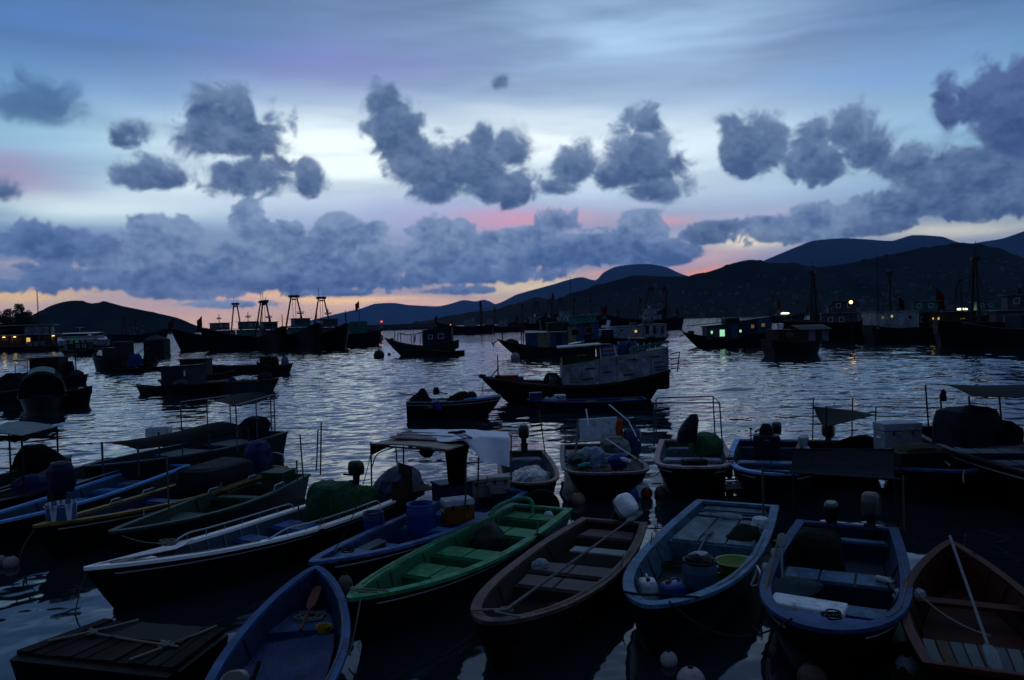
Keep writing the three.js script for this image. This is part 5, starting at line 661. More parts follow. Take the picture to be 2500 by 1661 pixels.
// ---------------------------------------------------------------- raft of planks, lower left
{
  const A = at(38, 1590, 0.5), B = at(252, 1512, 0.5), C = at(550, 1536, 0.5), D = at(424, 1632, 0.5), t = own('raft', 'low dark plank raft lashed with rope, lower left corner', 'raft', V(0, 0, 0)), P = (u, v, y = 0) => { const p = A.clone().lerp(D, u).lerp(B.clone().lerp(C, u), v); p.y += y; return p; }, n = 11;
  for (let i = 0; i < n; i++) { const g = 0.006, u0 = i / n + g, u1 = (i + 1) / n - g, y = rr(-0.012, 0.014); mesh('plank', sheet(1, 6, (u, v) => P(lerp(u0, u1, u), v, y), 0.05, 3), [M(0x2a2424, { map: 'wood', scale: 1.2, roughness: 0.8 }), M(0x241f1e, { map: 'wood', scale: 1.2, roughness: 0.85 }), M(0x1d1b1d, { map: 'wood', scale: 1.2, roughness: 0.8 })][i % 3], t); }
  for (const v of [0.02, 0.98]) mesh('side_beam', beam(P(0, v, -0.3), P(1, v, -0.3), 0.5, 0.12), MT.black, t); for (const u of [0.02, 0.98]) mesh('side_beam', beam(P(u, 0.03, -0.3), P(u, 0.97, -0.3), 0.12, 0.5), MT.black, t);
  mesh('hatch_board', sheet(2, 2, (u, v) => P(lerp(0.36, 0.86, u), lerp(0.5, 0.93, v), 0.035), 0.02, 2), M(0x18181c, { map: 'wood', scale: 1, roughness: 0.7 }), t);
  for (const [u0, v0, u1, v1] of [[0.06, 0.25, 0.3, 1.0], [0.2, 0.55, 0.88, 0.42], [0.72, 0.02, 0.93, 1.0]]) mesh('lashing_rope', tube(sag(P(u0, v0, 0.03), P(u1, v1, 0.03), 0.01, 8), 0.018, 40, 6), MT.rope, t);
  for (const [u, v] of [[0.2, 0.55], [0.78, 0.42]]) { const p = P(u, v, 0.03); mesh('knot', tube(Array.from({ length: 14 }, (_, i) => p.clone().add(V(0.07 * Math.cos(i * 1.9), 0.02 + 0.015 * Math.sin(i), 0.06 * Math.sin(i * 1.3)))), 0.016, 60, 5), MT.rope, t); }
}
// ---------------------------------------------------------------- buoys, fenders, ropes
buoy('small white buoy afloat below the grey-blue sampan', at(1633, 1612, 0.05), 0.115, 0xb4aaa8);
buoy('larger pinkish white buoy at the bottom edge', at(1687, 1664, 0.08), 0.175, 0xb8a4aa);
buoy('brown mossy buoy below the bow of the navy sampan', at(1983, 1656, 0.08), 0.18, 0x6a5048);
{ const b = buoy('white weed-grown buoy left of the dark red sampan', at(2214, 1632, 0.12), 0.15, 0x7d8a94); mesh('weed', loft([[-0.1, 0.3, 0.26], [-0.02, 0.26, 0.22], [0.05, 0.14, 0.12]], 2, 40, 0.25, 7), M(0x2c3416, { map: 'speck', scale: 3, roughness: 0.8 }), b); const k = mesh('weed', tube([V(0.1, 0, 0.1), V(0.35, 0.06, 0.1), V(0.5, 0.02, 0.16), V(0.52, -0.08, 0.18)], 0.03, 20, 5), M(0x2c3416, { map: 'speck', scale: 3, roughness: 0.8 }), b); }
buoy('whitish buoy afloat left of the white-edged bow', at(26, 1376, 0.05), 0.145, 0x9c8f8c); buoy('whitish buoy cut by the left edge', at(-2, 1372, 0.05), 0.13, 0x8f8480);
buoy('tan buoy afloat in front of the cluttered work boat', at(1410, 1222, 0.06), 0.2, 0x8a7460); buoy('dark purple buoy under the pink-edged bow', at(1613, 1206, 0.06), 0.16, 0x4a3c48);
{ const t = own('float', 'square white polystyrene float with a blue bag and red ball tied on', 'float', at(1552, 1212, 0), 0.2); mesh('block', box(0.62, 0.34, 0.5, 0, -0.02, 0, 0.06), MT.styro, t); mesh('blue_bag', loft([[0, 0.22, 0.16], [0.2, 0.2, 0.15], [0.36, 0.08, 0.06]], 2.3, 30, 0.1, 4).translate(-0.2, 0, 0.2), cloth(0x2a5a9c, 0.5), t); mesh('red_ball', new THREE.SphereGeometry(0.15, 24, 16).translate(0.2, 0.12, 0.26), M(0x7a2420, { map: 'grime', scale: 2, roughness: 0.5 }), t); }
{ const t = own('fender', 'grey cylinder fender between the navy sampan and the dark red one', 'fender', at(2222, 1475, 0.3), 0.1); mesh('body', loft([[0, 0.2, 0.12], [0.1, 0.24, 0.15], [0.2, 0.2, 0.12]], 3, 24), M(0x8f97a4, { map: 'grime', scale: 2, roughness: 0.6 }), t); mesh('line', tube([V(-0.2, 0.15, 0), V(-0.3, 0.25, -0.02), V(-0.32, 0.32, -0.05)], 0.012, 16, 5), MT.darkrope, t); }
{ const t = own('fender', 'grey ball fender wedged against the green sampan bow', 'fender', at(843, 1452, 0.3), 0); mesh('body', new THREE.SphereGeometry(0.13, 24, 16).scale(1, 1.5, 1).translate(0, 0.12, 0), M(0x6c6258, { map: 'grime', scale: 2, roughness: 0.7 }), t); mesh('eye', new THREE.TorusGeometry(0.03, 0.012, 6, 14).translate(0, 0.34, 0), MT.iron, t); }
{ const t = own('crate', 'grey plastic fish crate afloat under the light blue-edged bow', 'crate', at(1790, 1192, 0.1), 0.1), s = 0.5; mesh('bottom', box(s, 0.02, 0.3), MT.styro, t); for (let i = 0; i < 3; i++) for (const k of [-1, 1]) { mesh('slat', box(s, 0.05, 0.015, 0, 0.03 + i * 0.07, k * 0.15, 0.003), MT.styro, t); mesh('slat', box(0.015, 0.05, 0.28, k * (s / 2 - 0.008), 0.03 + i * 0.07, 0, 0.003), MT.styro, t); } }
rope('mooring rope from the grey-blue bow drooping to the navy sampan', sag(ds.on(ds.H.edge(0.97, 1, 0, 0.02)), ns.on(ns.H.edge(0.97, -1, 0, 0.02)), 0.34, 14), 0.014, MT.darkrope);
rope('mooring rope hanging from the green sampan bow down past the front blue sampan', sag(gs.on(gs.H.edge(0.98, 1, 0.02)), at(850, 1600, 0.1), 0.06), 0.012, MT.rope);
rope('line from the brown sampan bow down into the water', [bs.on(bs.H.edge(0.99, -1, 0.02)), at(1192, 1580, 0.25), at(1190, 1640, 0)], 0.01, MT.darkrope);
rope('line from the navy sampan stern over to the dark red bow', sag(at(2205, 1290, 0.6), rs.on(rs.H.edge(0.97, -1, 0)), 0.22), 0.013, MT.darkrope);
rope('tight mooring line from the dark red bow to the fender', sag(rs.on(rs.H.edge(0.86, -1, 0.02)), at(2225, 1445, 0.5), 0.03), 0.012, MT.rope);
rope('second mooring line crossing into the dark red sampan', sag(at(2232, 1440, 0.55), rs.on(rs.pt(0.3, 0.1, 0.5)), 0.1), 0.012, MT.rope);
rope('white tied rope loop hanging between the grey-blue sampan and the navy sampan', tube.call ? [at(1850, 1385, 0.55), at(1842, 1410, 0.4), at(1834, 1430, 0.3), at(1850, 1428, 0.3), at(1856, 1400, 0.5), at(1848, 1382, 0.56)] : [], 0.018, MT.white);
rope('knotted rope end hanging under the grey-blue bow', [ds.on(ds.H.edge(0.97, 1, 0.03)), at(1608, 1530, 0.3), at(1606, 1545, 0.25), at(1614, 1560, 0.15), at(1622, 1590, 0)], 0.014, MT.rope);

// ---------------------------------------------------------------- what lies about in the boats
{
  for (const B of [gs, bs, ds, ns, rs, us, ws, cs, yl, lb, gl, pl, jb, pk, hl, fd, ib, rb]) lifted(B);
  const bit = (B, q, u, y) => B.on(V(B.H.X(q), y, u * B.H.half(q)));
  for (const [B, q, u, y, r, n, m, l] of [[ws, 0.8, 0.1, 0.9, 0.16, 5, MT.rope, 'coiled rope on the white bow of the long black sampan'], [cs, 0.87, 0.1, 0.72, 0.14, 4, MT.darkrope, 'dark rope coil on the bow of the canopy sampan'], [yl, 0.74, 0.2, 0.2, 0.22, 5, MT.rope, 'pale rope coil on the floor of the yellow-edged sampan'], [ds, 0.5, -0.55, 0.2, 0.22, 5, MT.darkrope, 'dark hose coil on the floor of the grey-blue sampan'], [ns, 0.9, 0.1, 0.72, 0.13, 4, MT.darkrope, 'dark rope coil on the blue foredeck of the navy sampan'], [gs, 0.8, -0.1, 0.2, 0.2, 4, MT.rope, 'loose rope on the bow floor of the green sampan'], [gl, 0.8, 0, 0.2, 0.2, 4, MT.darkrope, 'dark rope coil in the bow of the dark green sampan'], [lb, 0.22, 0.1, 0.42, 0.2, 4, MT.rope, 'rope coil on the after seat of the light blue-edged sampan'], [rs, 0.2, 0.6, 0.42, 0.16, 4, MT.rope, 'small rope coil on the slatted deck of the dark red sampan'], [hl, 0.9, 0.1, 0.4, 0.2, 5, MT.rope, 'rope coil in the bow of the light blue-edged boat'], [ib, 0.93, 0, 0.6, 0.18, 5, MT.rope, 'rope coil in the bow of the blue-edged boat'], [pk, 0.72, -0.5, 0.3, 0.2, 5, MT.rope, 'rope coil on the floor of the pink-edged sampan']]) coil(l, bit(B, q, u, y), r, n, m, 0.06);
  const tyre = (l, p, turn, lean) => { const t = own('tyre', l, 'tyre', p, turn); t.rotation.x = lean; mesh('tread', new THREE.TorusGeometry(0.2, 0.085, 12, 28), MT.rubber, t); mesh('side_wall', new THREE.TorusGeometry(0.165, 0.045, 8, 26).translate(0, 0, 0.05), M(0x101013, { roughness: 0.75 }), t); mesh('sling', tube([V(-0.03, 0.27, 0), V(0, 0.5, -0.04), V(0.03, 0.27, 0)], 0.01, 12, 5), MT.rope, t); };
  const side = (B, q, s, y, off = 0.1) => { const n = B.H.outer(q, s, 0.6, off); return B.on(V(n.x, y, n.z)); };
  tyre('tyre fender hung on the left flank of the grey-blue sampan', side(ds, 0.5, -1, 0.28), ds.turn, 0); tyre('tyre fender hung on the right flank of the brown sampan', side(bs, 0.45, 1, 0.28), bs.turn, 0); tyre('tyre fender hung on the right flank of the green sampan', side(gs, 0.3, 1, 0.3), gs.turn, 0); tyre('tyre fender hung on the near flank of the long black sampan', side(ws, 0.42, 1, 0.32), ws.turn, 0); tyre('tyre fender hung on the right flank of the pink-edged sampan', side(pk, 0.5, 1, 0.32), pk.turn, 0); tyre('tyre fender hung on the near flank of the yellow-edged sampan', side(yl, 0.4, 1, 0.3), yl.turn, 0);
  const bailer = (l, p, c, turn) => { const t = own('bailer', l, 'bailer', p, turn); mesh('cup', lathe([[0, 0], [0.08, 0.005], [0.1, 0.16], [0.105, 0.17], [0.09, 0.16], [0.07, 0.02], [0, 0.02]], 20), paint(c), t); mesh('handle', tube([V(0.1, 0.14, 0), V(0.17, 0.12, 0), V(0.1, 0.04, 0)], 0.012, 12, 5), paint(c), t); };
  bailer('red plastic bailer on the floor of the brown sampan', bit(bs, 0.68, 0.3, 0.18), 0x7a1c16, 0.4); bailer('white bailer on the floor of the yellow-edged sampan', bit(yl, 0.57, -0.3, 0.2), 0xb0b0b4, 1.4); bailer('green bailer on the bow floor of the light blue-edged sampan', bit(lb, 0.72, 0.2, 0.2), 0x1c6a3c, 2.4); bailer('yellow bailer on the floor of the front blue sampan', bit(us, 0.66, 0.5, 0.3), 0x9a7c1c, 0.9);
  const bottle = (l, p, c, turn) => { const t = own('bottle', l, 'bottle', p, turn); mesh('body', lathe([[0, 0], [0.045, 0.004], [0.047, 0.17], [0.02, 0.24], [0.016, 0.27], [0, 0.27]], 16).rotateZ(Math.PI / 2).translate(0, 0.045, 0), paint(c, 'grime', 1, 0.3), t); mesh('cap', new THREE.CylinderGeometry(0.02, 0.02, 0.025, 10).rotateZ(Math.PI / 2).translate(-0.28, 0.045, 0), MT.red, t); };
  bottle('clear blue bottle lying in the grey-blue sampan by the locker', bit(ds, 0.46, 0.3, 0.19), 0x6a8aa4, 0.7); bottle('pale bottle lying on the seat of the navy sampan', bit(ns, 0.47, 0.55, 0.47), 0xa0a8ac, 2.1); bottle('pale bottle lying in the canopy sampan before the barrel', bit(cs, 0.56, 0.2, 0.2), 0xa0a8ac, 0.4);
  for (const [B, s, q0, q1, l] of [[us, 1, 0.2, 0.9, 'thin pale line lying along the right gunwale of the front blue sampan'], [ns, 1, 0.3, 0.85, 'thin line lying along the right gunwale of the navy sampan'], [ds, 1, 0.35, 0.8, 'thin line lying along the right gunwale of the grey-blue sampan'], [bs, 1, 0.3, 0.9, 'thin line lying along the right gunwale of the brown sampan'], [gs, -1, 0.25, 0.9, 'thin line lying along the left gunwale of the green sampan'], [ws, 1, 0.6, 0.95, 'thin line lying along the near gunwale of the long black sampan']]) { const pts = []; for (let i = 0; i <= 14; i++) { const p = B.H.edge(lerp(q0, q1, i / 14), s, -0.06 - 0.012 * Math.sin(i * 0.9), 0.012); pts.push(B.on(p)); } rope(l, pts, 0.008, MT.rope); }
  rope('slack line from the canopy post down to the canopy sampan bow', sag(along(905, 1110, 15), bit(cs, 0.95, 0, 0.74), 0.35, 12), 0.008, MT.darkrope); rope('slack line between the green sampan stern and the brown sampan stern', sag(bit(gs, 0.02, 0.9, 0.6), bit(bs, 0.04, -0.9, 0.6), 0.18), 0.012, MT.rope); rope('slack line between the brown sampan and the grey-blue sampan sterns', sag(bit(bs, 0.04, 0.9, 0.58), bit(ds, 0.05, -0.95, 0.6), 0.22), 0.012, MT.darkrope); rope('mooring line from the long black sampan bow into the water', [bit(ws, 0.99, 0, 0.85), at(196, 1440, 0.4), at(182, 1500, 0)], 0.012, MT.rope); rope('mooring line from the yellow-edged bow into the water', [bit(yl, 0.99, 0, 0.76), at(60, 1330, 0.35), at(44, 1368, 0)], 0.012, MT.rope); rope('line between the yellow-edged sampan and the dark green sampan', sag(bit(yl, 0.7, 1, 0.66), bit(gl, 0.75, -1, 0.64), 0.15), 0.01, MT.rope); rope('slack line between the pink-edged sampan and the light blue-edged boat', sag(bit(pk, 0.8, 0.9, 0.74), bit(hl, 0.8, -0.9, 0.72), 0.22), 0.014, MT.darkrope); rope('slack line from the cluttered work boat to the pink-edged sampan', sag(bit(jb, 0.85, 0.9, 0.58), bit(pk, 0.85, -0.9, 0.76), 0.2), 0.014, MT.rope); rope('long mooring line from the dark green bow to the long black sampan', sag(bit(gl, 0.97, 0, 0.72), bit(ws, 0.7, -1, 0.72), 0.12), 0.01, MT.rope);
}
// ---------------------------------------------------------------- boats at anchor in the harbour
// a wall of separate panels between two plan points; heights may differ at its ends
function panelWall(parent, a, b, lo0, hi0, lo1, hi1, n, mat, th = 0.05, name = 'wall_panel') {
  const d = V(b[0] - a[0], 0, b[1] - a[1]), nx = V(-d.z, 0, d.x).normalize().multiplyScalar(th / 2), gap = 0.012 / d.length();
  for (let i = 0; i < n; i++) {
    const u0 = i / n + gap, u1 = (i + 1) / n - gap, P = (u, v, s) => V(a[0] + d.x * u, lerp(lerp(lo0, lo1, u), lerp(hi0, hi1, u), v), a[1] + d.z * u).addScaledVector(nx, s);
    const g = [surf(1, 1, (u, v) => P(lerp(u0, u1, u), v, 1)), surf(1, 1, (u, v) => P(lerp(u1, u0, u), v, -1)), surf(1, 1, (u, v) => P(lerp(u0, u1, u), 1, lerp(1, -1, v))), surf(1, 1, (u, v) => P(u0, u, lerp(1, -1, v))), surf(1, 1, (u, v) => P(u1, u, lerp(1, -1, v)))].map(uvBox);
    mesh(name, g, typeof mat === 'function' ? mat(i) : mat, parent);
  }
}
function windowIn(parent, x, y, z, w, h, face, frame = MT.white, pane = MT.glass, name = 'window') {   // face: rotation about y of its outward direction
  const g = new THREE.Group(); g.name = name; g.position.set(x, y, z); g.rotation.y = face; parent.add(g);
  const f = 0.05; mesh('frame', [box(w + f * 2, f, 0.09, 0, -f, 0, 0.006), box(w + f * 2, f, 0.09, 0, h, 0, 0.006), box(f, h, 0.088, -w / 2 - f / 2, 0, 0, 0.006), box(f, h, 0.088, w / 2 + f / 2, 0, 0, 0.006)], frame, g);
  mesh('pane', new THREE.BoxGeometry(w, h, 0.03).translate(0, h / 2, 0.015), pane, g); return g;
}
const LIT = { green: lampMat(0.26, 0.6, 0.36), warm: lampMat(0.6, 0.34, 0.08), yellow: lampMat(0.42, 0.34, 0.06), dim: lampMat(0.07, 0.05, 0.015) };
function glow(x, y, z, rgb, power, r = 4) { const l = new THREE.PointLight(new THREE.Color().setRGB(...rgb), power); l.position.set(x, y, z); l.shadow.radius = r; l.castShadow = true; l.name = 'lamp_glow'; scene.add(l); return l; }
// an anchored wooden boat seen from the quay, standing on the water at a point of the photograph
function workBoat(o) {
  const p = at(...o.at, 0), L = o.L, H = hullShape({ L, B: L * 0.3, D: 1, bowRise: 0.8, sternRise: 0.5, rake: 1.4, sternRake: 0.6, draft: 0.35, rimW: 0.16, rimT: 0.12, over: 0.06, floorY: 0.5, flare: 0.7, p: 2, q: 1.4, tm: 0.4, sternW: 0.76, ...o.shape });
  const t = thing(o.name ?? 'fishing_boat', o.label, o.category ?? 'fishing boat', [p.x, 0, p.z], (o.turn ?? 180) * D2R, o.group);
  mesh('hull', hullGeo(H), o.hull ?? MT.black, t); mesh('gunwale', rimGeo(H), o.rim ?? MT.iron, t); mesh('inner_planking', liningGeo(H), o.inside ?? MT.iron, t); mesh('deck', slab(H, 0.01, 0.97, H.floorY - 0.05, H.floorY + 0.02), o.deck ?? MT.plank, t);
  if (o.band) mesh('painted_band', surf(40, 1, (u, v) => H.outer(1 - Math.pow(1 - u, 1.5), -1, lerp(o.band[0], o.band[1], v), 0.03)), o.band[2], t), mesh('painted_band', surf(40, 1, (u, v) => H.outer(1 - Math.pow(1 - u, 1.5), 1, lerp(o.band[0], o.band[1], v), 0.03)), o.band[2], t);
  for (const c of o.cabins ?? []) cabin(t, H, c);
  return { t, H, pt: (q, u, y) => V(H.X(q), y, u * H.half(q)), on: (v) => { t.updateMatrixWorld(true); return t.localToWorld(v.clone()); } };
}
// a deck house from t0 to t1: panelled sides and ends, windows, a roof with an overhang
function cabin(t, H, c) {
  const { t0, t1, w, y0, y1, y0b = y0, y1b = y1, n = 5, mat, end = mat, roof, over = 0.15, wins = [], slope = 0 } = c, xa = H.X(t1), xb = H.X(t0), z = w / 2;
  for (const s of [-1, 1]) panelWall(t, [xa, s * z], [xb, s * z], y0, y1, y0b, y1b, n, mat);
  panelWall(t, [xa, -z + 0.03], [xa, z - 0.03], y0, y1, y0, y1, Math.max(2, Math.round(w)), end); panelWall(t, [xb, -z + 0.03], [xb, z - 0.03], y0b, y1b, y0b, y1b, Math.max(2, Math.round(w)), end);
  if (roof) { const P = (u, v) => V(lerp(xb - over, xa + over, u), lerp(y1b, y1, u) + 0.03 + slope * (1 - Math.abs(2 * v - 1)) + 0.012 * noise2(u * 7, v * 5), lerp(-z - over, z + over, v)); mesh('roof', uvBox(sheet(8, 6, P, 0.07)), roof, t); }
  for (const [q, yy, ww, hh, lit, name] of wins) { const x = H.X(q), k = clamp((x - xb) / (xa - xb), 0, 1), yb = lerp(y0b, y0, k) + yy; for (const s of [-1, 1]) windowIn(t, x, yb, s * (z + 0.03), ww, hh, s > 0 ? 0 : Math.PI, c.frame ?? MT.white, lit ? LIT[lit] : MT.glass, name ?? (lit ? 'lit_window' : 'window')); }
}
function mast(t, x, y, z, h, r = 0.05, mat = MT.iron, name = 'mast') { return mesh(name, bar(V(x, y, z), V(x, y + h, z), r, 7, r * 0.6), mat, t); }
function flagPart(t, x, y, z, w, h, mat, seed = 0, name = 'flag') { const g = mesh(name, sheet(8, 5, (u, v) => V(x + u * w * 0.5, y - v * h - u * h * 0.75 * (0.6 + 0.4 * v) + 0.05 * Math.sin(u * 6), z + 0.12 * Math.sin(u * 7 + seed) * u + 0.2 * u), 0.012), mat, t); return g; }
const FLAG = M(0x6a1210, { roughness: 0.9 }), ORANGE = M(0x9a3c10, { roughness: 0.9 });
const WB = { white: paint(0x9298a0, 'worn', 0.35, 0.6), teal: paint(0x2f6e68, 'worn', 0.4, 0.6), blue: paint(0x234a72, 'worn', 0.35, 0.6), dblue: paint(0x15263c, 'worn', 0.35, 0.6), cream: paint(0x8c8266, 'worn', 0.4, 0.7), brown: paint(0x35241c, 'worn', 0.4, 0.7), grey: paint(0x4a5058, 'worn', 0.4, 0.7), roofl: paint(0x76868c, 'worn', 0.4, 0.5), roofd: paint(0x1c2224, 'worn', 0.4, 0.6), green: paint(0x11382a, 'worn', 0.4, 0.6), dgreen: paint(0x0c221b, 'worn', 0.4, 0.6), hullbrown: M(0x16100e, { map: 'worn', scale: 0.4, roughness: 0.6 }), lilac: paint(0x7a7484, 'worn', 0.4, 0.7) };
// --- the white-cabined boat in the centre
{
  const B = workBoat({ at: [1400, 978], L: 10.5, turn: 179, label: 'two-tone wooden fishing boat with long white panelled cabin, at anchor in the centre', shape: { B: 3.3, D: 0.95, bowRise: 0.6, sternRise: 0.72, rake: 1.95, sternRake: 1.3, floorY: 0.62, sternW: 0.82 }, hull: WB.hullbrown, rim: WB.brown, inside: WB.brown });
  const { t, H } = B, W = (q) => H.half(q) * 0.96, ts = [0.01, 0.1, 0.19, 0.28, 0.37, 0.46, 0.56], top = (q) => lerp(2.86, 2.02, q / 0.56), lo = (q) => H.sheer(q) + 0.02;
  for (let i = 0; i < 6; i++) for (const s of [-1, 1]) panelWall(t, [H.X(ts[i]), s * W(ts[i])], [H.X(ts[i + 1]), s * W(ts[i + 1])], lo(ts[i]), top(ts[i]), lo(ts[i + 1]), top(ts[i + 1]), 1, [WB.white, paint(0x8c929c, 'worn', 0.35, 0.6)][i % 2], 0.06, 'cabin_panel');
  panelWall(t, [H.X(0.56), -W(0.56) + 0.05], [H.X(0.56), W(0.56) - 0.05], lo(0.56), top(0.56), lo(0.56), top(0.56), 3, WB.white); panelWall(t, [H.X(0.01), -W(0.01)], [H.X(0.01), W(0.01)], lo(0), top(0), lo(0), top(0), 3, WB.white);
  for (const [q, u, ww] of [[0.08, 0.72, 0.55], [0.06, 0.45, 0.5], [0.05, 0.22, 0.7], [0.2, 0.78, 0.5], [0.22, 0.2, 0.55], [0.33, 0.45, 0.4], [0.42, 0.7, 0.6], [0.43, 0.25, 0.6], [0.05, 0.1, 0.6]]) for (const s of [-1, 1]) mesh('vent_slot', box(ww, 0.045, 0.05, H.X(q), lerp(lo(q), top(q), u), s * (W(q) + 0.045), 0.006, 0, -0.08), MT.black, t);
  for (const s of [-1, 1]) { mesh('door', box(0.5, 0.85, 0.04, H.X(0.5), lo(0.5) + 0.15, s * (W(0.5) + 0.06), 0.02), paint(0x74828e, 'worn', 0.4), t); mesh('top_rail', beam(V(H.X(0.01), top(0.01), s * W(0.01)), V(H.X(0.56), top(0.56), s * W(0.56)), 0.1, 0.1), WB.cream, t); }
  mesh('cabin_top', uvBox(sheet(12, 6, (u, v) => { const q = lerp(0.015, 0.555, u); return V(H.X(q), top(q) - 0.03, lerp(-1, 1, v) * (W(q) - 0.04)); }, 0.04)), WB.teal, t);
  // wheelhouse
  const wx0 = H.X(0.555), wx1 = H.X(0.37), y0 = 2.08, y1 = 3.02, wz = 1.1;
  panelWall(t, [wx0, -wz], [wx0, wz], y0 - 0.1, y0 + 0.32, y0 - 0.1, y0 + 0.32, 2, WB.teal); for (const s of [-1, 1]) panelWall(t, [wx0, s * wz], [wx1, s * wz], y0 - 0.1, y0 + 0.28, y0 + 0.1, y0 + 0.4, 2, WB.green);
  for (const x of [wx0, lerp(wx0, wx1, 0.25), lerp(wx0, wx1, 0.75), wx1]) for (const s of [-1, 1]) mesh('wheelhouse_post', beam(V(x, y0, s * wz), V(x, y1, s * wz), 0.09, 0.09), WB.brown, t);
  mesh('wheelhouse_roof', uvBox(sheet(6, 4, (u, v) => V(lerp(wx0 + 0.25, wx1 - 0.2, u), y1 + 0.12 * u + 0.04, lerp(-wz - 0.25, wz + 0.25, v)), 0.07)), paint(0xa2a8a8, 'worn', 0.4, 0.5), t);
  mesh('control_box', box(0.5, 0.45, 1.2, lerp(wx0, wx1, 0.6), y0, 0, 0.03), WB.brown, t);
  for (const s of [-1, 1]) { mesh('awning_post', bar(V(H.X(0.355), 2.2, s), V(H.X(0.36), 3.0, s * 0.95), 0.04), MT.white, t); mesh('awning_post', bar(V(H.X(0.27), 2.3, s), V(H.X(0.285), 3.1, s * 0.95), 0.04), MT.white, t); }
  mesh('brown_hatch', box(0.75, 0.85, 1.4, H.X(0.325), 2.28, 0.2, 0.03), WB.brown, t);
  { const tx = textTexture(256, 128, (x, w, h) => { for (let i = 0; i < 8; i++) { x.fillStyle = ['#5a6478', '#7a2a2a', '#6a7080', '#24386a'][i % 4]; x.fillRect(0, (i * h) / 8, w, h / 8 + 1); } }); mesh('striped_cloth', sheet(10, 6, (u, v) => V(lerp(H.X(0.35), H.X(0.265), u), 3.02 - v * 0.85 + 0.1 * u - 0.05 * Math.sin(Math.PI * u) * v, -0.98 - 0.06 * Math.sin(u * 8) * v), 0.01), new THREE.MeshStandardMaterial({ map: tx, roughness: 0.9, side: THREE.DoubleSide }), t); }
  for (let i = 0; i < 6; i++) mesh('stern_rail_post', bar(V(H.X(0.015 + i * 0.03), top(0.02), -W(0.03)), V(H.X(0.015 + i * 0.03), top(0.02) + 0.34, -W(0.03)), 0.03), MT.white, t); mesh('stern_rail', beam(V(H.X(0.005), top(0.01) + 0.36, -W(0.02)), V(H.X(0.2), top(0.18) + 0.3, -W(0.15)), 0.14, 0.06), WB.teal, t);
  mesh('hanging_rack', [0, 1, 2].map((k) => bar(V(H.X(0) - 0.1, 1.9 + k * 0.3, -0.9), V(H.X(0) - 0.6, 2.0 + k * 0.3, -0.9), 0.03)).concat([bar(V(H.X(0) - 0.45, 1.5, -0.9), V(H.X(0) - 0.6, 2.6, -0.9), 0.03), bar(V(H.X(0) - 0.1, 1.7, -0.9), V(H.X(0) - 0.62, 1.72, -0.9), 0.03)]), MT.iron, t);
  mast(t, H.X(0.9), 1.1, 0, 1.6, 0.05, MT.iron); mesh('windlass', [box(0.35, 0.3, 0.5, H.X(0.9), 1.25, 0, 0.05), bar(V(H.X(0.9), 1.45, -0.45), V(H.X(0.9), 1.45, 0.45), 0.09)], MT.iron, t); mesh('mast_stay', bar(V(H.X(0.95), 1.35, 0), V(H.X(0.9), 1.9, 0), 0.03), MT.iron, t); mesh('anchor_roller', [bar(V(H.X(1) - 0.1, 1.58, -0.15), V(H.X(1) - 0.1, 1.58, 0.15), 0.07), box(0.4, 0.1, 0.3, H.X(0.985), 1.5, 0, 0.02)], MT.iron, t);
  mesh('hanging_rope', tube([V(H.X(0.98), 1.2, -0.2), V(H.X(0.985), 0.7, -0.22), V(H.X(0.98), 0.4, -0.22)], 0.02, 12, 5), MT.darkrope, t);
  const put = (q, u, y) => B.on(V(H.X(q), y, u));
  { const p = own('fish_box', 'orange-red box with a blue end on the foredeck of the white-cabined boat', 'box', put(0.835, -0.25, 1.08), 179 * D2R); mesh('body', box(1.0, 0.42, 0.8, 0.05, 0, 0, 0.03), paint(0x7a2c16), p); mesh('blue_end', box(0.3, 0.38, 0.82, -0.6, 0, 0, 0.03), paint(0x1f3c70), p); mesh('lid', box(1.04, 0.05, 0.84, 0.05, 0.42, 0, 0.015), paint(0x8a3a1c), p); }
  barrel('blue barrel on the cabin top of the white-cabined boat, behind the striped cloth', put(0.235, -0.6, 2.5), 0.3, 0.75, 0x1c2f70); barrel('blue barrel beside the first one on the cabin top', put(0.185, -0.5, 2.56), 0.27, 0.7, 0x1c3468);
  { const p = own('chest', 'brown wooden chest on the cabin top near the stern rail', 'chest', put(0.15, 0.2, 2.62), 179 * D2R); mesh('body', box(0.9, 0.75, 0.8, 0, 0, 0, 0.03), WB.brown, p); mesh('lid', box(0.95, 0.06, 0.84, 0, 0.75, 0, 0.015), WB.cream, p); }
  tarpMound('pale blue-grey sheet bundled on the cabin top before the stern rail', put(0.17, -0.85, 2.58), 0.1, [[0, 0.45, 0.3], [0.25, 0.42, 0.28], [0.42, 0.2, 0.15]], cloth(0x5c7480), { fold: 0.08, seed: 101 });
  { const p = own('tyre', 'black tyre lying on the low deck of the white-cabined boat', 'tyre', put(0.7, -0.5, 0.92), 0); mesh('tread', new THREE.TorusGeometry(0.28, 0.1, 10, 26).rotateX(Math.PI / 2), MT.rubber, p); mesh('rim', new THREE.CylinderGeometry(0.16, 0.16, 0.06, 20), MT.iron, p); }
  barrel('grey-green drum on deck before the white cabin', put(0.6, -0.7, 0.72), 0.3, 0.75, 0x3a4038, 0x20241f); tarpMound('dark heap of gear beside the grey-green drum', put(0.61, 0.3, 0.72), 0, [[0, 0.6, 0.7], [0.5, 0.5, 0.6], [0.85, 0.25, 0.3]], cloth(0x111214), { fold: 0.09, seed: 102 });
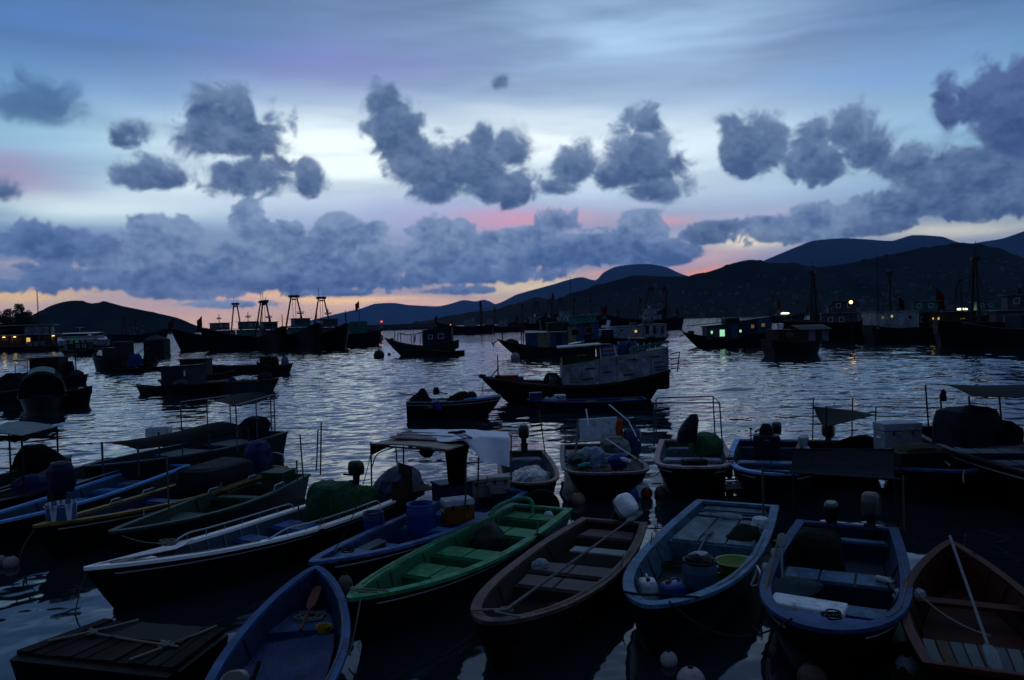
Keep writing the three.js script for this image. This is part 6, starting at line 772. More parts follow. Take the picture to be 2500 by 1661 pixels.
  // tender alongside
  const K = sampan({ label: 'long dark skiff with a blue gunwale lying alongside the white-cabined boat', name: 'skiff', hand: 1, place: { pos: at(1432, 1002, 0).toArray(), turn: Math.PI, L: 5.9 }, shape: { B: 1.5, D: 0.5, bowRise: 0.14, rimW: 0.1, sternW: 0.8 }, paint: { hull: BL.navy, rim: paint(0x2a5090, 'worn', 0.8), inside: paint(0x3a3428, 'worn', 0.8), seat: paint(0x40382c, 'worn', 0.8) }, lockers: [[0.05, 0.2, 0.28, 1], [0.4, 0.5, 0.26, 1]] });
  lifted(K); const kp = (px, py, y) => along(px, py, 39.3);
  { const p = own('box', 'dark blue box at the bow of the skiff', 'box', K.on(V(K.H.X(0.93), 0.5, 0)), 0.05); mesh('body', box(0.6, 0.42, 0.55, 0, 0, 0, 0.03), paint(0x16305c), p); mesh('lid', box(0.63, 0.05, 0.58, 0, 0.42, 0, 0.01), paint(0x1c3a6c), p); }
  for (const [q, u, l] of [[0.83, 0.1, 'left one of two white jugs in the skiff'], [0.78, 0.25, 'right one of two white jugs in the skiff']]) jerrycan(l, K.on(V(K.H.X(q), 0.4, -u)), 0.4, 0.32, 0.34, 0.26, 0x9a9eae, 0x2a3a80);
  coolBox('white foam box behind the jugs in the skiff', K.on(V(K.H.X(0.72), 0.4, 0.25)), 0.05, 0.55, 0.4, 0.4, 0xa8a09c); { const m = mesh('basket', loft([[0, 0.24, 0.2], [0.2, 0.28, 0.24]], 2, 24), paint(0x6a2a2a), scene); m.position.copy(K.on(V(K.H.X(0.71), 0.38, -0.35))); tag(m, 'dull red basket in front of the white foam box', 'basket'); }
}
// --- motor skiff with the blue foredeck
{
  const B = sampan({ label: 'low motor boat with blue foredeck and heaps of brown net', name: 'motor_boat', hand: 1, place: { pos: at(1112, 1019, 0).toArray(), turn: 0.03, L: 4.55 }, shape: { B: 1.8, D: 0.86, bowRise: 0.1, rake: 0.95, tm: 0.3, p: 2.2, q: 1.1, sternW: 0.9, rimW: 0.12, floorY: 0.5, flare: 0.82 }, paint: { hull: M(0x16090a, { map: 'worn', scale: 0.5, roughness: 0.5 }), rim: paint(0x5e7694, 'worn', 0.8), inside: paint(0x3a2c2c), seat: paint(0x54302e, 'worn', 0.7), strake: BL.line, deck: paint(0x4678b4, 'paint', 0.8, 0.35) }, lockers: [[0.25, 0.5, 0.26, 2]], stem: 0 });
  const { t, H, pt } = B; lifted(B); mesh('foredeck', uvBox(surf(8, 12, (u, v) => { const q = lerp(0.6, 0.985, v), w = H.half(q) - 0.03; return V(H.X(q), H.sheer(q) + 0.03 + 0.07 * Math.cos((u - 0.5) * Math.PI), lerp(-w, w, u)); })), paint(0x3f74b2, 'paint', 0.8, 0.35), t);
  lettering(t, 'C 1042', '#5a5f70', V(H.X(0.24), 0.63, H.half(0.24) * 0.97 + 0.03), 1.05, 0.3, 0, 'registration_number', 'bold 70px sans-serif', -0.12);
  const net = (l, p, s, col, seed) => { const m = mesh('net_heap', loft(s, 2.2, 64, 0.1, seed), M(col, { map: 'speck', scale: 3, bump: 'rough', bs: 0.02, roughness: 0.95 }), scene); m.position.copy(p); tag(m, l, 'net'); };
  net('dark green net heap at the stern of the low motor boat', B.on(pt(0.14, 0, 0.72)), [[0, 0.62, 0.6], [0.25, 0.5, 0.5], [0.5, 0.26, 0.3, 0.06], [0.72, 0.1, 0.1, 0.08]], 0x1a201c, 3); net('brown net heap behind the blue foredeck', B.on(pt(0.55, 0, 0.75)), [[0, 0.6, 0.6], [0.25, 0.5, 0.5, 0.05], [0.42, 0.3, 0.3, 0.15], [0.5, 0.12, 0.12, 0.2]], 0x2a1814, 5); net('olive bundle at the edge of the blue foredeck', B.on(pt(0.68, 0.2, 0.98)), [[0, 0.26, 0.2], [0.16, 0.24, 0.18], [0.26, 0.1, 0.1]], 0x3a3426, 7);
  { const p = own('outboard_engine', 'black engine standing amid the net heaps of the low motor boat', 'engine', B.on(pt(0.3, -0.3, 1.1)), 0.4); mesh('cowling', loft([[0, 0.14, 0.12], [0.2, 0.16, 0.13], [0.36, 0.1, 0.09]], 2.6, 20), MT.black, p); mesh('tiller', bar(V(0.1, 0.1, 0), V(0.55, 0.02, 0.05), 0.03), MT.rubber, p); }
  { const p = own('bucket', 'royal blue bucket hanging over the side of the low motor boat', 'bucket', B.on(V(H.X(0.35), 0.5, H.half(0.35) + 0.14)), 0); mesh('body', lathe([[0, 0], [0.12, 0.01], [0.16, 0.4], [0.17, 0.41], [0.15, 0.4], [0.11, 0.03], [0, 0.02]], 22).rotateZ(0.5), paint(0x1c3a9a), p); mesh('handle', tube([V(-0.36, 0.3, 0), V(-0.3, 0.5, 0), V(-0.05, 0.48, 0)], 0.012, 12, 5), MT.white, p); }
  { const m = mesh('pole', bar(along(975, 961, 38.5), along(1030, 967, 37.4), 0.025), MT.bamboo, scene); tag(m, 'thin pole sticking out from the stern of the low motor boat', 'pole'); const m2 = mesh('pole', bar(along(1140, 972, 37.6), along(1208, 969, 38), 0.03), MT.iron, scene); tag(m2, 'dark pole lying over the blue foredeck', 'pole'); }
  rope('mooring line from the low motor boat to the white-cabined boat', sag(along(1205, 968, 38), along(1228, 952, 41), 0.1), 0.02, MT.darkrope);
}
// --- green boat with the black awning
{
  const B = workBoat({ at: [1030, 868], L: 10.6, turn: 178, label: 'green-hulled fishing boat with black foredeck awning, left of centre', shape: { B: 3.2, D: 1.35, bowRise: 1.35, sternRise: 0.75, rake: 2.6, sternRake: 0.9, floorY: 0.9 }, hull: WB.dgreen, rim: WB.brown, inside: WB.brown, band: [0.5, 0.9, WB.green],
    cabins: [{ t0: 0.08, t1: 0.46, w: 2.5, y0: 1.1, y1: 3.6, y0b: 1.4, y1b: 3.9, n: 4, mat: WB.dblue, roof: WB.dgreen, wins: [[0.36, 1.2, 0.5, 0.5], [0.22, 1.1, 0.7, 0.6]] }] }), { t, H } = B;
  mesh('awning_sheet', uvBox(sheet(10, 5, (u, v) => V(lerp(H.X(0.8), H.X(0.46), u), 3.3 - 0.35 * Math.sin(Math.PI * u) + 0.15 * u, lerp(-1.2, 1.2, v)), 0.04)), cloth(0x0e0f12), t); for (const q of [0.8, 0.62, 0.5]) for (const s of [-1, 1]) mesh('awning_post', bar(V(H.X(q), 1.2, s * 1.1), V(H.X(q), 3.25, s * 1.1), 0.05), MT.iron, t); mast(t, H.X(0.86), 1.8, 0, 2.6, 0.07); mesh('bow_bitt', [box(0.4, 0.6, 0.9, H.X(0.9), 2, 0, 0.05)], MT.iron, t); flagPart(t, H.X(0.56), 3.0, -1.1, 0.5, 0.7, MT.black, 2, 'hanging_cloth');
  sampan({ label: 'small dark tender at the stern of the green-hulled fishing boat', name: 'tender', hand: 1, place: { pos: at(1096, 868, 0).toArray(), turn: Math.PI, L: 4.4 }, shape: { B: 1.5, D: 0.6, rimW: 0.1 }, paint: { hull: MT.black, rim: WB.grey, inside: WB.brown } });
}
// --- blue and teal house boat left of centre-right
{
  const B = workBoat({ at: [1338, 870], L: 12.6, turn: 179, label: 'blue house boat with cream doors and pale teal roofs, behind the centre boat', shape: { B: 3.6, D: 1.15, bowRise: 1.2, sternRise: 1.0, rake: 2.8, sternRake: 0.8, floorY: 0.8 }, hull: WB.dgreen, rim: WB.brown, inside: WB.brown,
    cabins: [{ t0: 0.3, t1: 0.72, w: 2.9, y0: 1.1, y1: 3.0, n: 7, mat: (i) => [WB.blue, WB.blue, WB.cream, WB.cream, WB.blue, WB.dblue, WB.blue][i], roof: WB.roofl, over: 0.25, wins: [] }, { t0: 0.0, t1: 0.3, w: 3.2, y0: 1.6, y1: 3.7, y0b: 2.0, y1b: 4.2, n: 4, mat: (i) => [WB.cream, WB.blue, WB.dblue, WB.blue][i], roof: WB.roofd, frame: WB.cream, wins: [[0.23, 0.9, 0.9, 0.7], [0.1, 0.9, 0.9, 0.7]] }, { t0: 0.28, t1: 0.5, w: 2.2, y0: 3.1, y1: 4.2, n: 3, mat: WB.green, roof: WB.teal }, { t0: 0.02, t1: 0.29, w: 2.4, y0: 3.85, y1: 4.9, y0b: 4.25, y1b: 5.1, n: 4, mat: paint(0x3c8a80, 'worn', 0.4, 0.5), roof: paint(0x7aa6a4, 'worn', 0.4, 0.5), over: 0.3 }] }), { t, H } = B;
  for (const s of [-1, 1]) { mesh('frame_post', bar(V(H.X(0.95), 2.1, s * 0.5), V(H.X(0.95), 3.6, s * 0.6), 0.05), MT.iron, t); mesh('frame_bar', bar(V(H.X(0.95), 3.6, s * 0.6), V(H.X(0.76), 3.9, s * 1.1), 0.05), MT.iron, t); mesh('frame_post', bar(V(H.X(0.76), 1.4, s * 1.1), V(H.X(0.76), 3.9, s * 1.1), 0.06), WB.brown, t); }
  mesh('anchor', [bar(V(H.X(1) - 0.2, 2.2, -0.4), V(H.X(1) + 0.7, 1.7, -0.4), 0.06), bar(V(H.X(1) + 0.45, 1.4, -0.4), V(H.X(1) + 0.7, 2.1, -0.4), 0.07), bar(V(H.X(1) + 0.4, 1.7, -0.7), V(H.X(1) + 0.4, 1.9, -0.1), 0.05)], MT.iron, t); mast(t, H.X(0.26), 4.4, 0, 5.5, 0.05); tarpMound('heap of nets on the bow of the blue house boat', B.on(V(H.X(0.86), 1.55, 0)), 0, [[0, 1.1, 0.7], [0.5, 0.9, 0.6], [0.75, 0.3, 0.3]], MT.iron, { fold: 0.12, seed: 111, n: 2.2 }); mast(t, H.X(0.74), 1.5, -1.2, 3.2, 0.07, paint(0x7a1a14), 'red_post');
  buoy('pale buoy floating under the bow of the blue house boat', at(1258, 872, 0.2), 0.55, 0x8f8a90);
}
// --- pale cabin boat beyond the centre boat
{
  const B = workBoat({ at: [1548, 846], L: 11.4, turn: 4, label: 'grey-white cabin boat on a green hull, beyond the centre boat', shape: { B: 3.6, D: 1.3, bowRise: 0.5, sternRise: 0.5, rake: 1.6, floorY: 0.9 }, hull: WB.dgreen, rim: WB.green, inside: WB.brown,
    cabins: [{ t0: 0.2, t1: 0.6, w: 2.9, y0: 1.3, y1: 3.2, n: 4, mat: WB.white, roof: WB.roofl, wins: [[0.3, 1.1, 0.4, 0.4], [0.5, 0.9, 0.35, 0.35, 'warm']] }, { t0: 0.61, t1: 0.93, w: 2.6, y0: 1.3, y1: 3.4, n: 4, mat: WB.white, roof: WB.roofl, frame: WB.white, wins: [[0.66, 0.6, 0.6, 1.3], [0.76, 0.6, 0.5, 1.2], [0.87, 0.6, 0.5, 1.2]] }] }), { t, H } = B;
  mesh('roof_rack', [box(1.6, 0.5, 1.2, H.X(0.7), 3.5, 0, 0.1), box(1.2, 0.4, 1.0, H.X(0.5), 3.3, 0, 0.1)], WB.grey, t); mesh('radar_mast', [beam(V(H.X(0.12), 2, 0), V(H.X(0.16), 4.2, 0), 0.5, 0.16), box(0.9, 0.3, 0.9, H.X(0.1), 3.1, 0, 0.06)], MT.white, t); cabin(t, H, { t0: 0.04, t1: 0.18, w: 2.0, y0: 1.4, y1: 2.8, n: 2, mat: WB.dblue, roof: MT.white, over: 0.2 }); mast(t, H.X(0.2), 3.2, 0, 3, 0.05);
}
// --- house boat with the lit door, right
{
  const B = workBoat({ at: [1772, 846], L: 12.3, turn: 180, label: 'blue-grey house boat with a lit green doorway, right of the centre boat', shape: { B: 3.6, D: 1.2, bowRise: 1.1, sternRise: 1.1, rake: 2.4, sternRake: 0.8, floorY: 0.8 }, hull: MT.black, rim: WB.brown, inside: WB.brown,
    cabins: [{ t0: 0.32, t1: 0.74, w: 2.9, y0: 1.1, y1: 2.9, y0b: 1.2, y1b: 3.3, n: 6, mat: (i) => [WB.grey, WB.grey, WB.dblue, WB.dblue, WB.blue, WB.dblue][i], roof: WB.roofd, frame: WB.grey, wins: [[0.69, 0.8, 0.28, 0.4, 'green'], [0.57, 0.35, 0.7, 0.95, 'green', 'lit_doorway'], [0.36, 0.8, 0.3, 0.35, 'green']] }, { t0: 0.0, t1: 0.32, w: 3.1, y0: 1.5, y1: 3.6, y0b: 1.9, y1b: 4.1, n: 4, mat: (i) => [WB.dblue, WB.dblue, WB.blue, WB.blue][i], roof: WB.dblue, wins: [[0.22, 0.9, 0.5, 0.5, 'dim'], [0.1, 0.9, 0.5, 0.5, 'dim']], frame: WB.dblue }, { t0: 0.36, t1: 0.52, w: 2.2, y0: 3.15, y1: 4.0, n: 3, mat: WB.dgreen, roof: WB.roofd }] }), { t, H } = B;
  mesh('roof_sheet', uvBox(sheet(6, 4, (u, v) => V(lerp(H.X(0.75), H.X(0.56), u), 3.05 + 0.2 * u, lerp(-1.6, 1.6, v)), 0.06)), paint(0x9aa0a6, 'worn', 0.4, 0.4), t); mesh('boom', bar(V(H.X(0.98), 3.1, -1.5), V(H.X(0.5), 3.5, -1.5), 0.05), MT.iron, t); mast(t, H.X(0.36), 3.3, 0, 3.2, 0.05); mast(t, H.X(0.5), 3.3, 0, 2.2, 0.05); mesh('bow_gear', [box(0.8, 0.7, 0.8, H.X(0.9), 1.7, 0, 0.1), bar(V(H.X(1) - 0.3, 2, -0.3), V(H.X(1) + 0.5, 1.6, -0.3), 0.07)], MT.iron, t); for (const q of [0.02, 0.2]) mast(t, H.X(q), 2, -1.6, 3.4, 0.05, WB.brown, 'post');
  const w = B.on(V(H.X(0.57), 1.9, -1.75)); glow(w.x, w.y, w.z + 0.3, [0.55, 1, 0.7], 0.15, 20);
}
{
  const B = workBoat({ at: [1940, 868], L: 6.6, turn: 12, label: 'dark stubby boat with brown deckhouse, right of the lit house boat', shape: { B: 3.2, D: 1.5, bowRise: 0.3, sternRise: 0.3, rake: 0.7, sternRake: 0.5, floorY: 1.0, sternW: 0.9 }, hull: MT.black, rim: MT.iron, inside: WB.brown, cabins: [{ t0: 0.12, t1: 0.5, w: 2.6, y0: 1.5, y1: 2.8, n: 4, mat: WB.brown, roof: WB.roofd, wins: [[0.3, 0.5, 0.9, 0.5]], frame: WB.brown }, { t0: 0.5, t1: 0.98, w: 2.8, y0: 1.5, y1: 2.7, n: 4, mat: (i) => [WB.lilac, WB.brown, WB.lilac, WB.brown][i], end: WB.lilac, roof: WB.roofd, over: 0.3, slope: 0.5 }] }), { t, H } = B;
  mast(t, H.X(0.22), 2.8, 0, 3.4, 0.05); flagPart(t, H.X(0.22), 6.1, 0, 0.6, 0.9, ORANGE, 3); buoy('pinkish buoy at the waterline of the dark stubby boat', at(1913, 860, 0.3), 0.42, 0x9a7c84);
  mesh('mast_light_bracket', box(0.5, 0.5, 0.5, H.X(0.26), 2.95, 0, 0.08), MT.white, t);
}
// --- left-hand group
{
  const B = workBoat({ at: [470, 962], L: 5.2, turn: 172, label: 'small cabin boat with a blue-grey deckhouse and one white window, left middle', shape: { B: 2.1, D: 0.8, bowRise: 0.3, sternRise: 0.1, rake: 0.8, floorY: 0.4, rimW: 0.1 }, hull: MT.black, rim: MT.iron, inside: MT.iron, cabins: [{ t0: 0.38, t1: 0.86, w: 1.7, y0: 0.7, y1: 2.0, y1b: 2.1, n: 3, mat: (i) => [WB.dblue, WB.dblue, WB.grey][i], roof: WB.roofd, over: 0.1 }] }), { t, H } = B;
  for (const s of [-1, 1]) windowIn(t, H.X(0.5), 1.35, s * 0.9, 0.16, 0.4, s > 0 ? 0 : Math.PI, WB.dblue, MT.white); tarpMound('pale sacks heaped beside the blue-grey deckhouse', B.on(V(H.X(0.55), 0.8, -0.95)), 0, [[0, 0.6, 0.25], [0.18, 0.5, 0.22], [0.3, 0.2, 0.1]], cloth(0x5c5658), { fold: 0.1, seed: 121, n: 2.3 });
  const C = workBoat({ at: [505, 940], L: 4.6, turn: 5, label: 'boat with a brown wheelhouse behind the blue-grey deckhouse', shape: { B: 2, D: 0.85, bowRise: 0.3, rake: 0.6, floorY: 0.4, rimW: 0.1 }, hull: MT.black, rim: MT.iron, inside: MT.iron, cabins: [{ t0: 0.1, t1: 0.55, w: 1.7, y0: 0.8, y1: 2.2, n: 3, mat: WB.brown, roof: WB.roofd, wins: [[0.3, 0.7, 0.6, 0.4]], frame: WB.brown }] });
  sampan({ label: 'small black skiff at the left end of the blue-grey deckhouse boat', name: 'skiff', hand: 1, place: { pos: at(375, 962, 0).toArray(), turn: 172 * D2R, L: 2.7 }, shape: { B: 1.1, D: 0.55, bowRise: 0.2, rimW: 0.08 }, paint: { hull: MT.black, rim: WB.dblue, inside: WB.dblue }, lockers: [[0.3, 0.45, 0.2, 0]] });
  const S = sampan({ label: 'long dark teal sampan with a tan gunwale, left middle', hand: 1, place: { pos: at(596, 958, 0).toArray(), turn: 4 * D2R, L: 4.9 }, shape: { B: 1.6, D: 0.85, bowRise: 0.12, rake: 0.5, tm: 0.4, q: 1.7, rimW: 0.1, floorY: 0.4 }, paint: { hull: M(0x16303a, { map: 'worn', scale: 0.5, roughness: 0.5 }), rim: paint(0x6e5640, 'worn', 0.8), inside: paint(0x2a2c30, 'worn', 0.8), seat: paint(0x30363c) }, lockers: [[0.2, 0.35, 0.3, 1], [0.6, 0.7, 0.3, 1]] }); lifted(S);
  const heap = (l, p, s, col, seed) => tarpMound(l, p, 0, s, cloth(col), { fold: 0.1, seed, n: 2.2 });
  heap('dark teal tarp heap in the long teal sampan', S.on(V(S.H.X(0.82), 0.75, 0)), [[0, 0.6, 0.5], [0.4, 0.5, 0.4], [0.62, 0.2, 0.2]], 0x10262c, 131); heap('blue bundle in the middle of the long teal sampan', S.on(V(S.H.X(0.35), 0.7, 0.2)), [[0, 0.25, 0.2], [0.3, 0.2, 0.18], [0.42, 0.1, 0.1]], 0x1f3560, 132); heap('pale plastic heap at the stern of the long teal sampan', S.on(V(S.H.X(0.2), 0.72, -0.2)), [[0, 0.5, 0.4], [0.14, 0.45, 0.35], [0.22, 0.2, 0.2]], 0x6a6e78, 133);
  const E = workBoat({ at: [672, 914], L: 3.4, turn: 15, label: 'small cluttered boat with sacks and a pale hood, beyond the teal sampan', shape: { B: 1.9, D: 0.8, bowRise: 0.25, rake: 0.5, floorY: 0.4, rimW: 0.1 }, hull: MT.black, rim: MT.iron, inside: MT.iron, cabins: [{ t0: 0.1, t1: 0.4, w: 1.4, y0: 0.8, y1: 1.8, n: 2, mat: WB.dgreen, roof: WB.roofd }] });
  heap('rust-brown sacks on the small cluttered boat', E.on(V(E.H.X(0.5), 0.8, 0)), [[0, 0.4, 0.4], [0.6, 0.35, 0.35], [0.95, 0.2, 0.2]], 0x3a201a, 134); heap('pale lilac hood on the small cluttered boat', E.on(V(E.H.X(0.78), 0.85, -0.2)), [[0, 0.35, 0.35], [0.5, 0.35, 0.35], [0.85, 0.2, 0.2]], 0x666a86, 135);
  sampan({ label: 'black open boat moored beyond the teal sampan', hand: 1, place: { pos: at(572, 912, 0).toArray(), turn: 175 * D2R, L: 6 }, shape: { B: 1.8, D: 0.8, bowRise: 0.2, rimW: 0.1, floorY: 0.4 }, paint: { hull: MT.black, rim: WB.brown, inside: WB.brown }, lockers: [[0.2, 0.6, 0.45, 0]] });
  // far left
  const G = workBoat({ at: [150, 940], L: 4.6, turn: 6, label: 'dark cabin boat with a white awning strip, far left', shape: { B: 2.2, D: 0.8, bowRise: 0.1, rake: 0.3, floorY: 0.4, rimW: 0.1, sternW: 0.9 }, hull: MT.black, rim: MT.iron, inside: MT.iron, cabins: [{ t0: 0.02, t1: 0.55, w: 1.9, y0: 0.8, y1: 2.5, n: 4, mat: (i) => [WB.brown, MT.black, WB.brown, MT.black][i], roof: WB.roofd }] });
  mesh('awning_strip', uvBox(sheet(8, 3, (u, v) => V(lerp(G.H.X(0.1), G.H.X(0.75), u), 2.75 - 0.1 * Math.sin(Math.PI * u), lerp(-0.9, 0.9, v)), 0.05)), paint(0x8a9096, 'worn', 0.5), G.t); mast(G.t, G.H.X(0.78), 0.8, 0, 2.9, 0.06); heap('mound of grey nets on the bow of the far left cabin boat', G.on(V(G.H.X(0.75), 0.8, -0.2)), [[0, 0.8, 0.6], [0.3, 0.7, 0.5], [0.5, 0.3, 0.3]], 0x3a3640, 141); mesh('engine', loft([[0.6, 0.3, 0.3], [1.3, 0.35, 0.3], [1.9, 0.2, 0.2]], 2.4, 20).translate(G.H.X(0.62), 0.2, -0.6), MT.black, G.t);
  const T = workBoat({ at: [105, 1000], L: 3.6, turn: -60, label: 'boat with a dark domed tent and teal top, far left', shape: { B: 2.6, D: 0.85, bowRise: 0.15, rake: 0.5, floorY: 0.4, rimW: 0.12, sternW: 0.9 }, hull: BL.navy, rim: WB.dblue, inside: MT.iron });
  mesh('tent', uvBox(surf(20, 8, (u, v) => { const a = Math.PI * u, k = 0.92 + 0.08 * Math.sin(v * 9); return V(lerp(-1.6, 1.5, v), 0.8 + 1.75 * Math.pow(Math.sin(a), 0.55) * k * (1 - 0.15 * v), 1.2 * Math.cos(a)); })), cloth(0x12201f), T.t); mesh('tent_front', uvBox(surf(16, 4, (u, v) => { const a = Math.PI * u; return V(1.45 - 0.1 * v, 0.8 + 1.45 * Math.pow(Math.sin(a), 0.55) * (1 - v), 1.15 * Math.cos(a) * (1 - v)); })), cloth(0x0b1012), T.t); mesh('tent_top', uvBox(sheet(8, 6, (u, v) => V(lerp(-1.4, 1.1, v), 2.6 - 0.5 * (u - 0.5) ** 2 * 4 * 0.4 - 0.2 * v, lerp(-0.7, 0.7, u)), 0.03)), cloth(0x3a6a66, 0.6), T.t);
  sampan({ label: 'dark red dinghy beside the domed tent boat', name: 'dinghy', hand: 1, place: { pos: at(165, 992, 0).toArray(), turn: 6 * D2R, L: 2.9 }, shape: { B: 1.5, D: 0.95, bowRise: 0.3, rake: 0.25, tm: 0.6, p: 3, q: 2.4, rimW: 0.1, floorY: 0.4 }, paint: { hull: M(0x220a0c, { map: 'worn', scale: 0.5, roughness: 0.5 }), rim: paint(0x2e1418, 'worn', 0.8), inside: WB.brown } });
  const U = sampan({ label: 'boat with a pale gunwale and tarpaulin heap at the far left edge', hand: 1, place: { pos: at(8, 986, 0).toArray(), turn: 8 * D2R, L: 3.2 }, shape: { B: 1.7, D: 0.85, bowRise: 0.2, rimW: 0.1, floorY: 0.4, tm: 0.5, q: 2 }, paint: { hull: BL.navy, rim: paint(0x6a7480, 'worn', 0.8), inside: WB.brown } }); lifted(U);
  heap('grey-blue tarpaulin heap in the pale-edged boat at the far left', U.on(V(0.2, 0.7, 0.1)), [[0, 1.3, 0.6], [0.5, 1.1, 0.5], [0.85, 0.6, 0.3, 0.2], [1.0, 0.2, 0.15, 0.3]], 0x1c2630, 142); heap('brown cloth heap behind the grey-blue one at the far left', along(35, 945, 60), [[0, 1.2, 0.6], [0.5, 1.0, 0.5], [0.9, 0.4, 0.3]], 0x241e22, 143);
  const Wb = sampan({ label: 'dark boat with a high curved bow at the left edge', hand: 1, place: { pos: at(-10, 948, 0).toArray(), turn: 10 * D2R, L: 6 }, shape: { B: 1.6, D: 0.9, bowRise: 0.5, rimW: 0.1, floorY: 0.4 }, paint: { hull: MT.black, rim: MT.iron, inside: MT.iron } }); post(Wb.t, V(1.6, 0.9, 0), V(1.6, 2.4, 0), 0.04, MT.iron, 'post'); mesh('roof_board', box(1.7, 0.07, 0.9, 2.4, 2.35, 0, 0.01), MT.black, Wb.t); post(Wb.t, V(2.6, 0.9, 0), V(2.6, 2.36, 0), 0.03, MT.iron, 'post');
  // boats with arched tents
  const A1 = workBoat({ at: [268, 906], L: 5.2, turn: 160, label: 'dark blunt boat with a small cabin, left of the arched tents', shape: { B: 2.6, D: 1.5, bowRise: 0.5, sternRise: 0.2, rake: 0.6, floorY: 0.9 }, hull: MT.black, rim: MT.iron, inside: MT.iron, cabins: [{ t0: 0.1, t1: 0.5, w: 2, y0: 1.5, y1: 2.8, n: 3, mat: MT.black, roof: WB.roofl, over: 0.15 }] }); mesh('stern_board', box(1.0, 2.2, 2.2, A1.H.X(0.06), 1.3, 0, 0.1), MT.black, A1.t);
  const arch = (l, px, py, L2, w, h, col, turn) => { const b = workBoat({ at: [px, py], L: L2, turn, label: l, name: 'sampan', category: 'boat', shape: { B: w + 0.3, D: 0.7, bowRise: 0.2, rake: 0.5, floorY: 0.4, rimW: 0.1 }, hull: MT.black, rim: MT.iron, inside: MT.iron }); mesh('arched_tent', uvBox(surf(18, 6, (u, v) => { const a = Math.PI * u; return V(lerp(-L2 * 0.32, L2 * 0.3, v), 0.7 + h * Math.sin(a), (w / 2) * Math.cos(a)); })), cloth(col, 0.6), b.t); mesh('tent_hoop', tube(Array.from({ length: 13 }, (_, i) => V(L2 * 0.3, 0.7 + h * Math.sin((Math.PI * i) / 12), (w / 2) * Math.cos((Math.PI * i) / 12))), 0.05, 30, 6), MT.iron, b.t); return b; };
  arch('sampan with a small dark arched tent, left one of two', 312, 902, 3.4, 1.8, 1.4, 0x1a2624, -70); arch('sampan with a grey-green arched tent, right one of two', 358, 900, 4.2, 2.4, 1.75, 0x2c3e3c, -65); { const m = mesh('tarpaulin', loft([[0, 0.9, 0.5], [1.0, 0.8, 0.5], [1.4, 0.5, 0.3]], 2.6, 40, 0.06, 3), cloth(0x1f3a78), scene); m.position.copy(at(330, 894, 0.6)); tag(m, 'blue tarpaulin between the two arched tents', 'tarpaulin'); }
  sampan({ label: 'low black skiff in front of the arched tents', name: 'skiff', hand: 1, place: { pos: at(345, 908, 0).toArray(), turn: 3 * D2R, L: 6.2 }, shape: { B: 1.3, D: 0.45, bowRise: 0.2, rimW: 0.08, floorY: 0.2 }, paint: { hull: MT.black, rim: MT.iron, inside: MT.iron } });
  { const p = own('floating_hut', 'black floating hut with a tented top, right of the arched tents', 'hut', at(384, 872, 0), 0.1); mesh('pontoon', box(3.6, 0.5, 3.6, 0, -0.1, 0, 0.05), MT.black, p); for (let i = 0; i < 6; i++) { for (const s of [-1, 1]) { mesh('wall_panel', box(0.54, 2.7, 0.06, -1.4 + i * 0.56, 0.4, s * 1.66, 0.01), MT.black, p); mesh('wall_panel', box(0.06, 2.7, 0.54, s * 1.68, 0.4, -1.4 + i * 0.56, 0.01), MT.black, p); } } mesh('roof', loft([[3.05, 1.85, 1.85], [3.2, 1.8, 1.8], [3.9, 0.4, 0.5, -0.2], [4.0, 0.15, 0.2, -0.2]], 3.5, 40, 0.03, 4), cloth(0x3a3c42), p); }
  buoy('black mooring buoy between the trawlers and the green-hulled boat', at(925, 868, 0.3), 0.75, 0x14161a); buoy('tiny dark float beside the black mooring buoy', at(950, 866, 0.1), 0.25, 0x14161a);
}
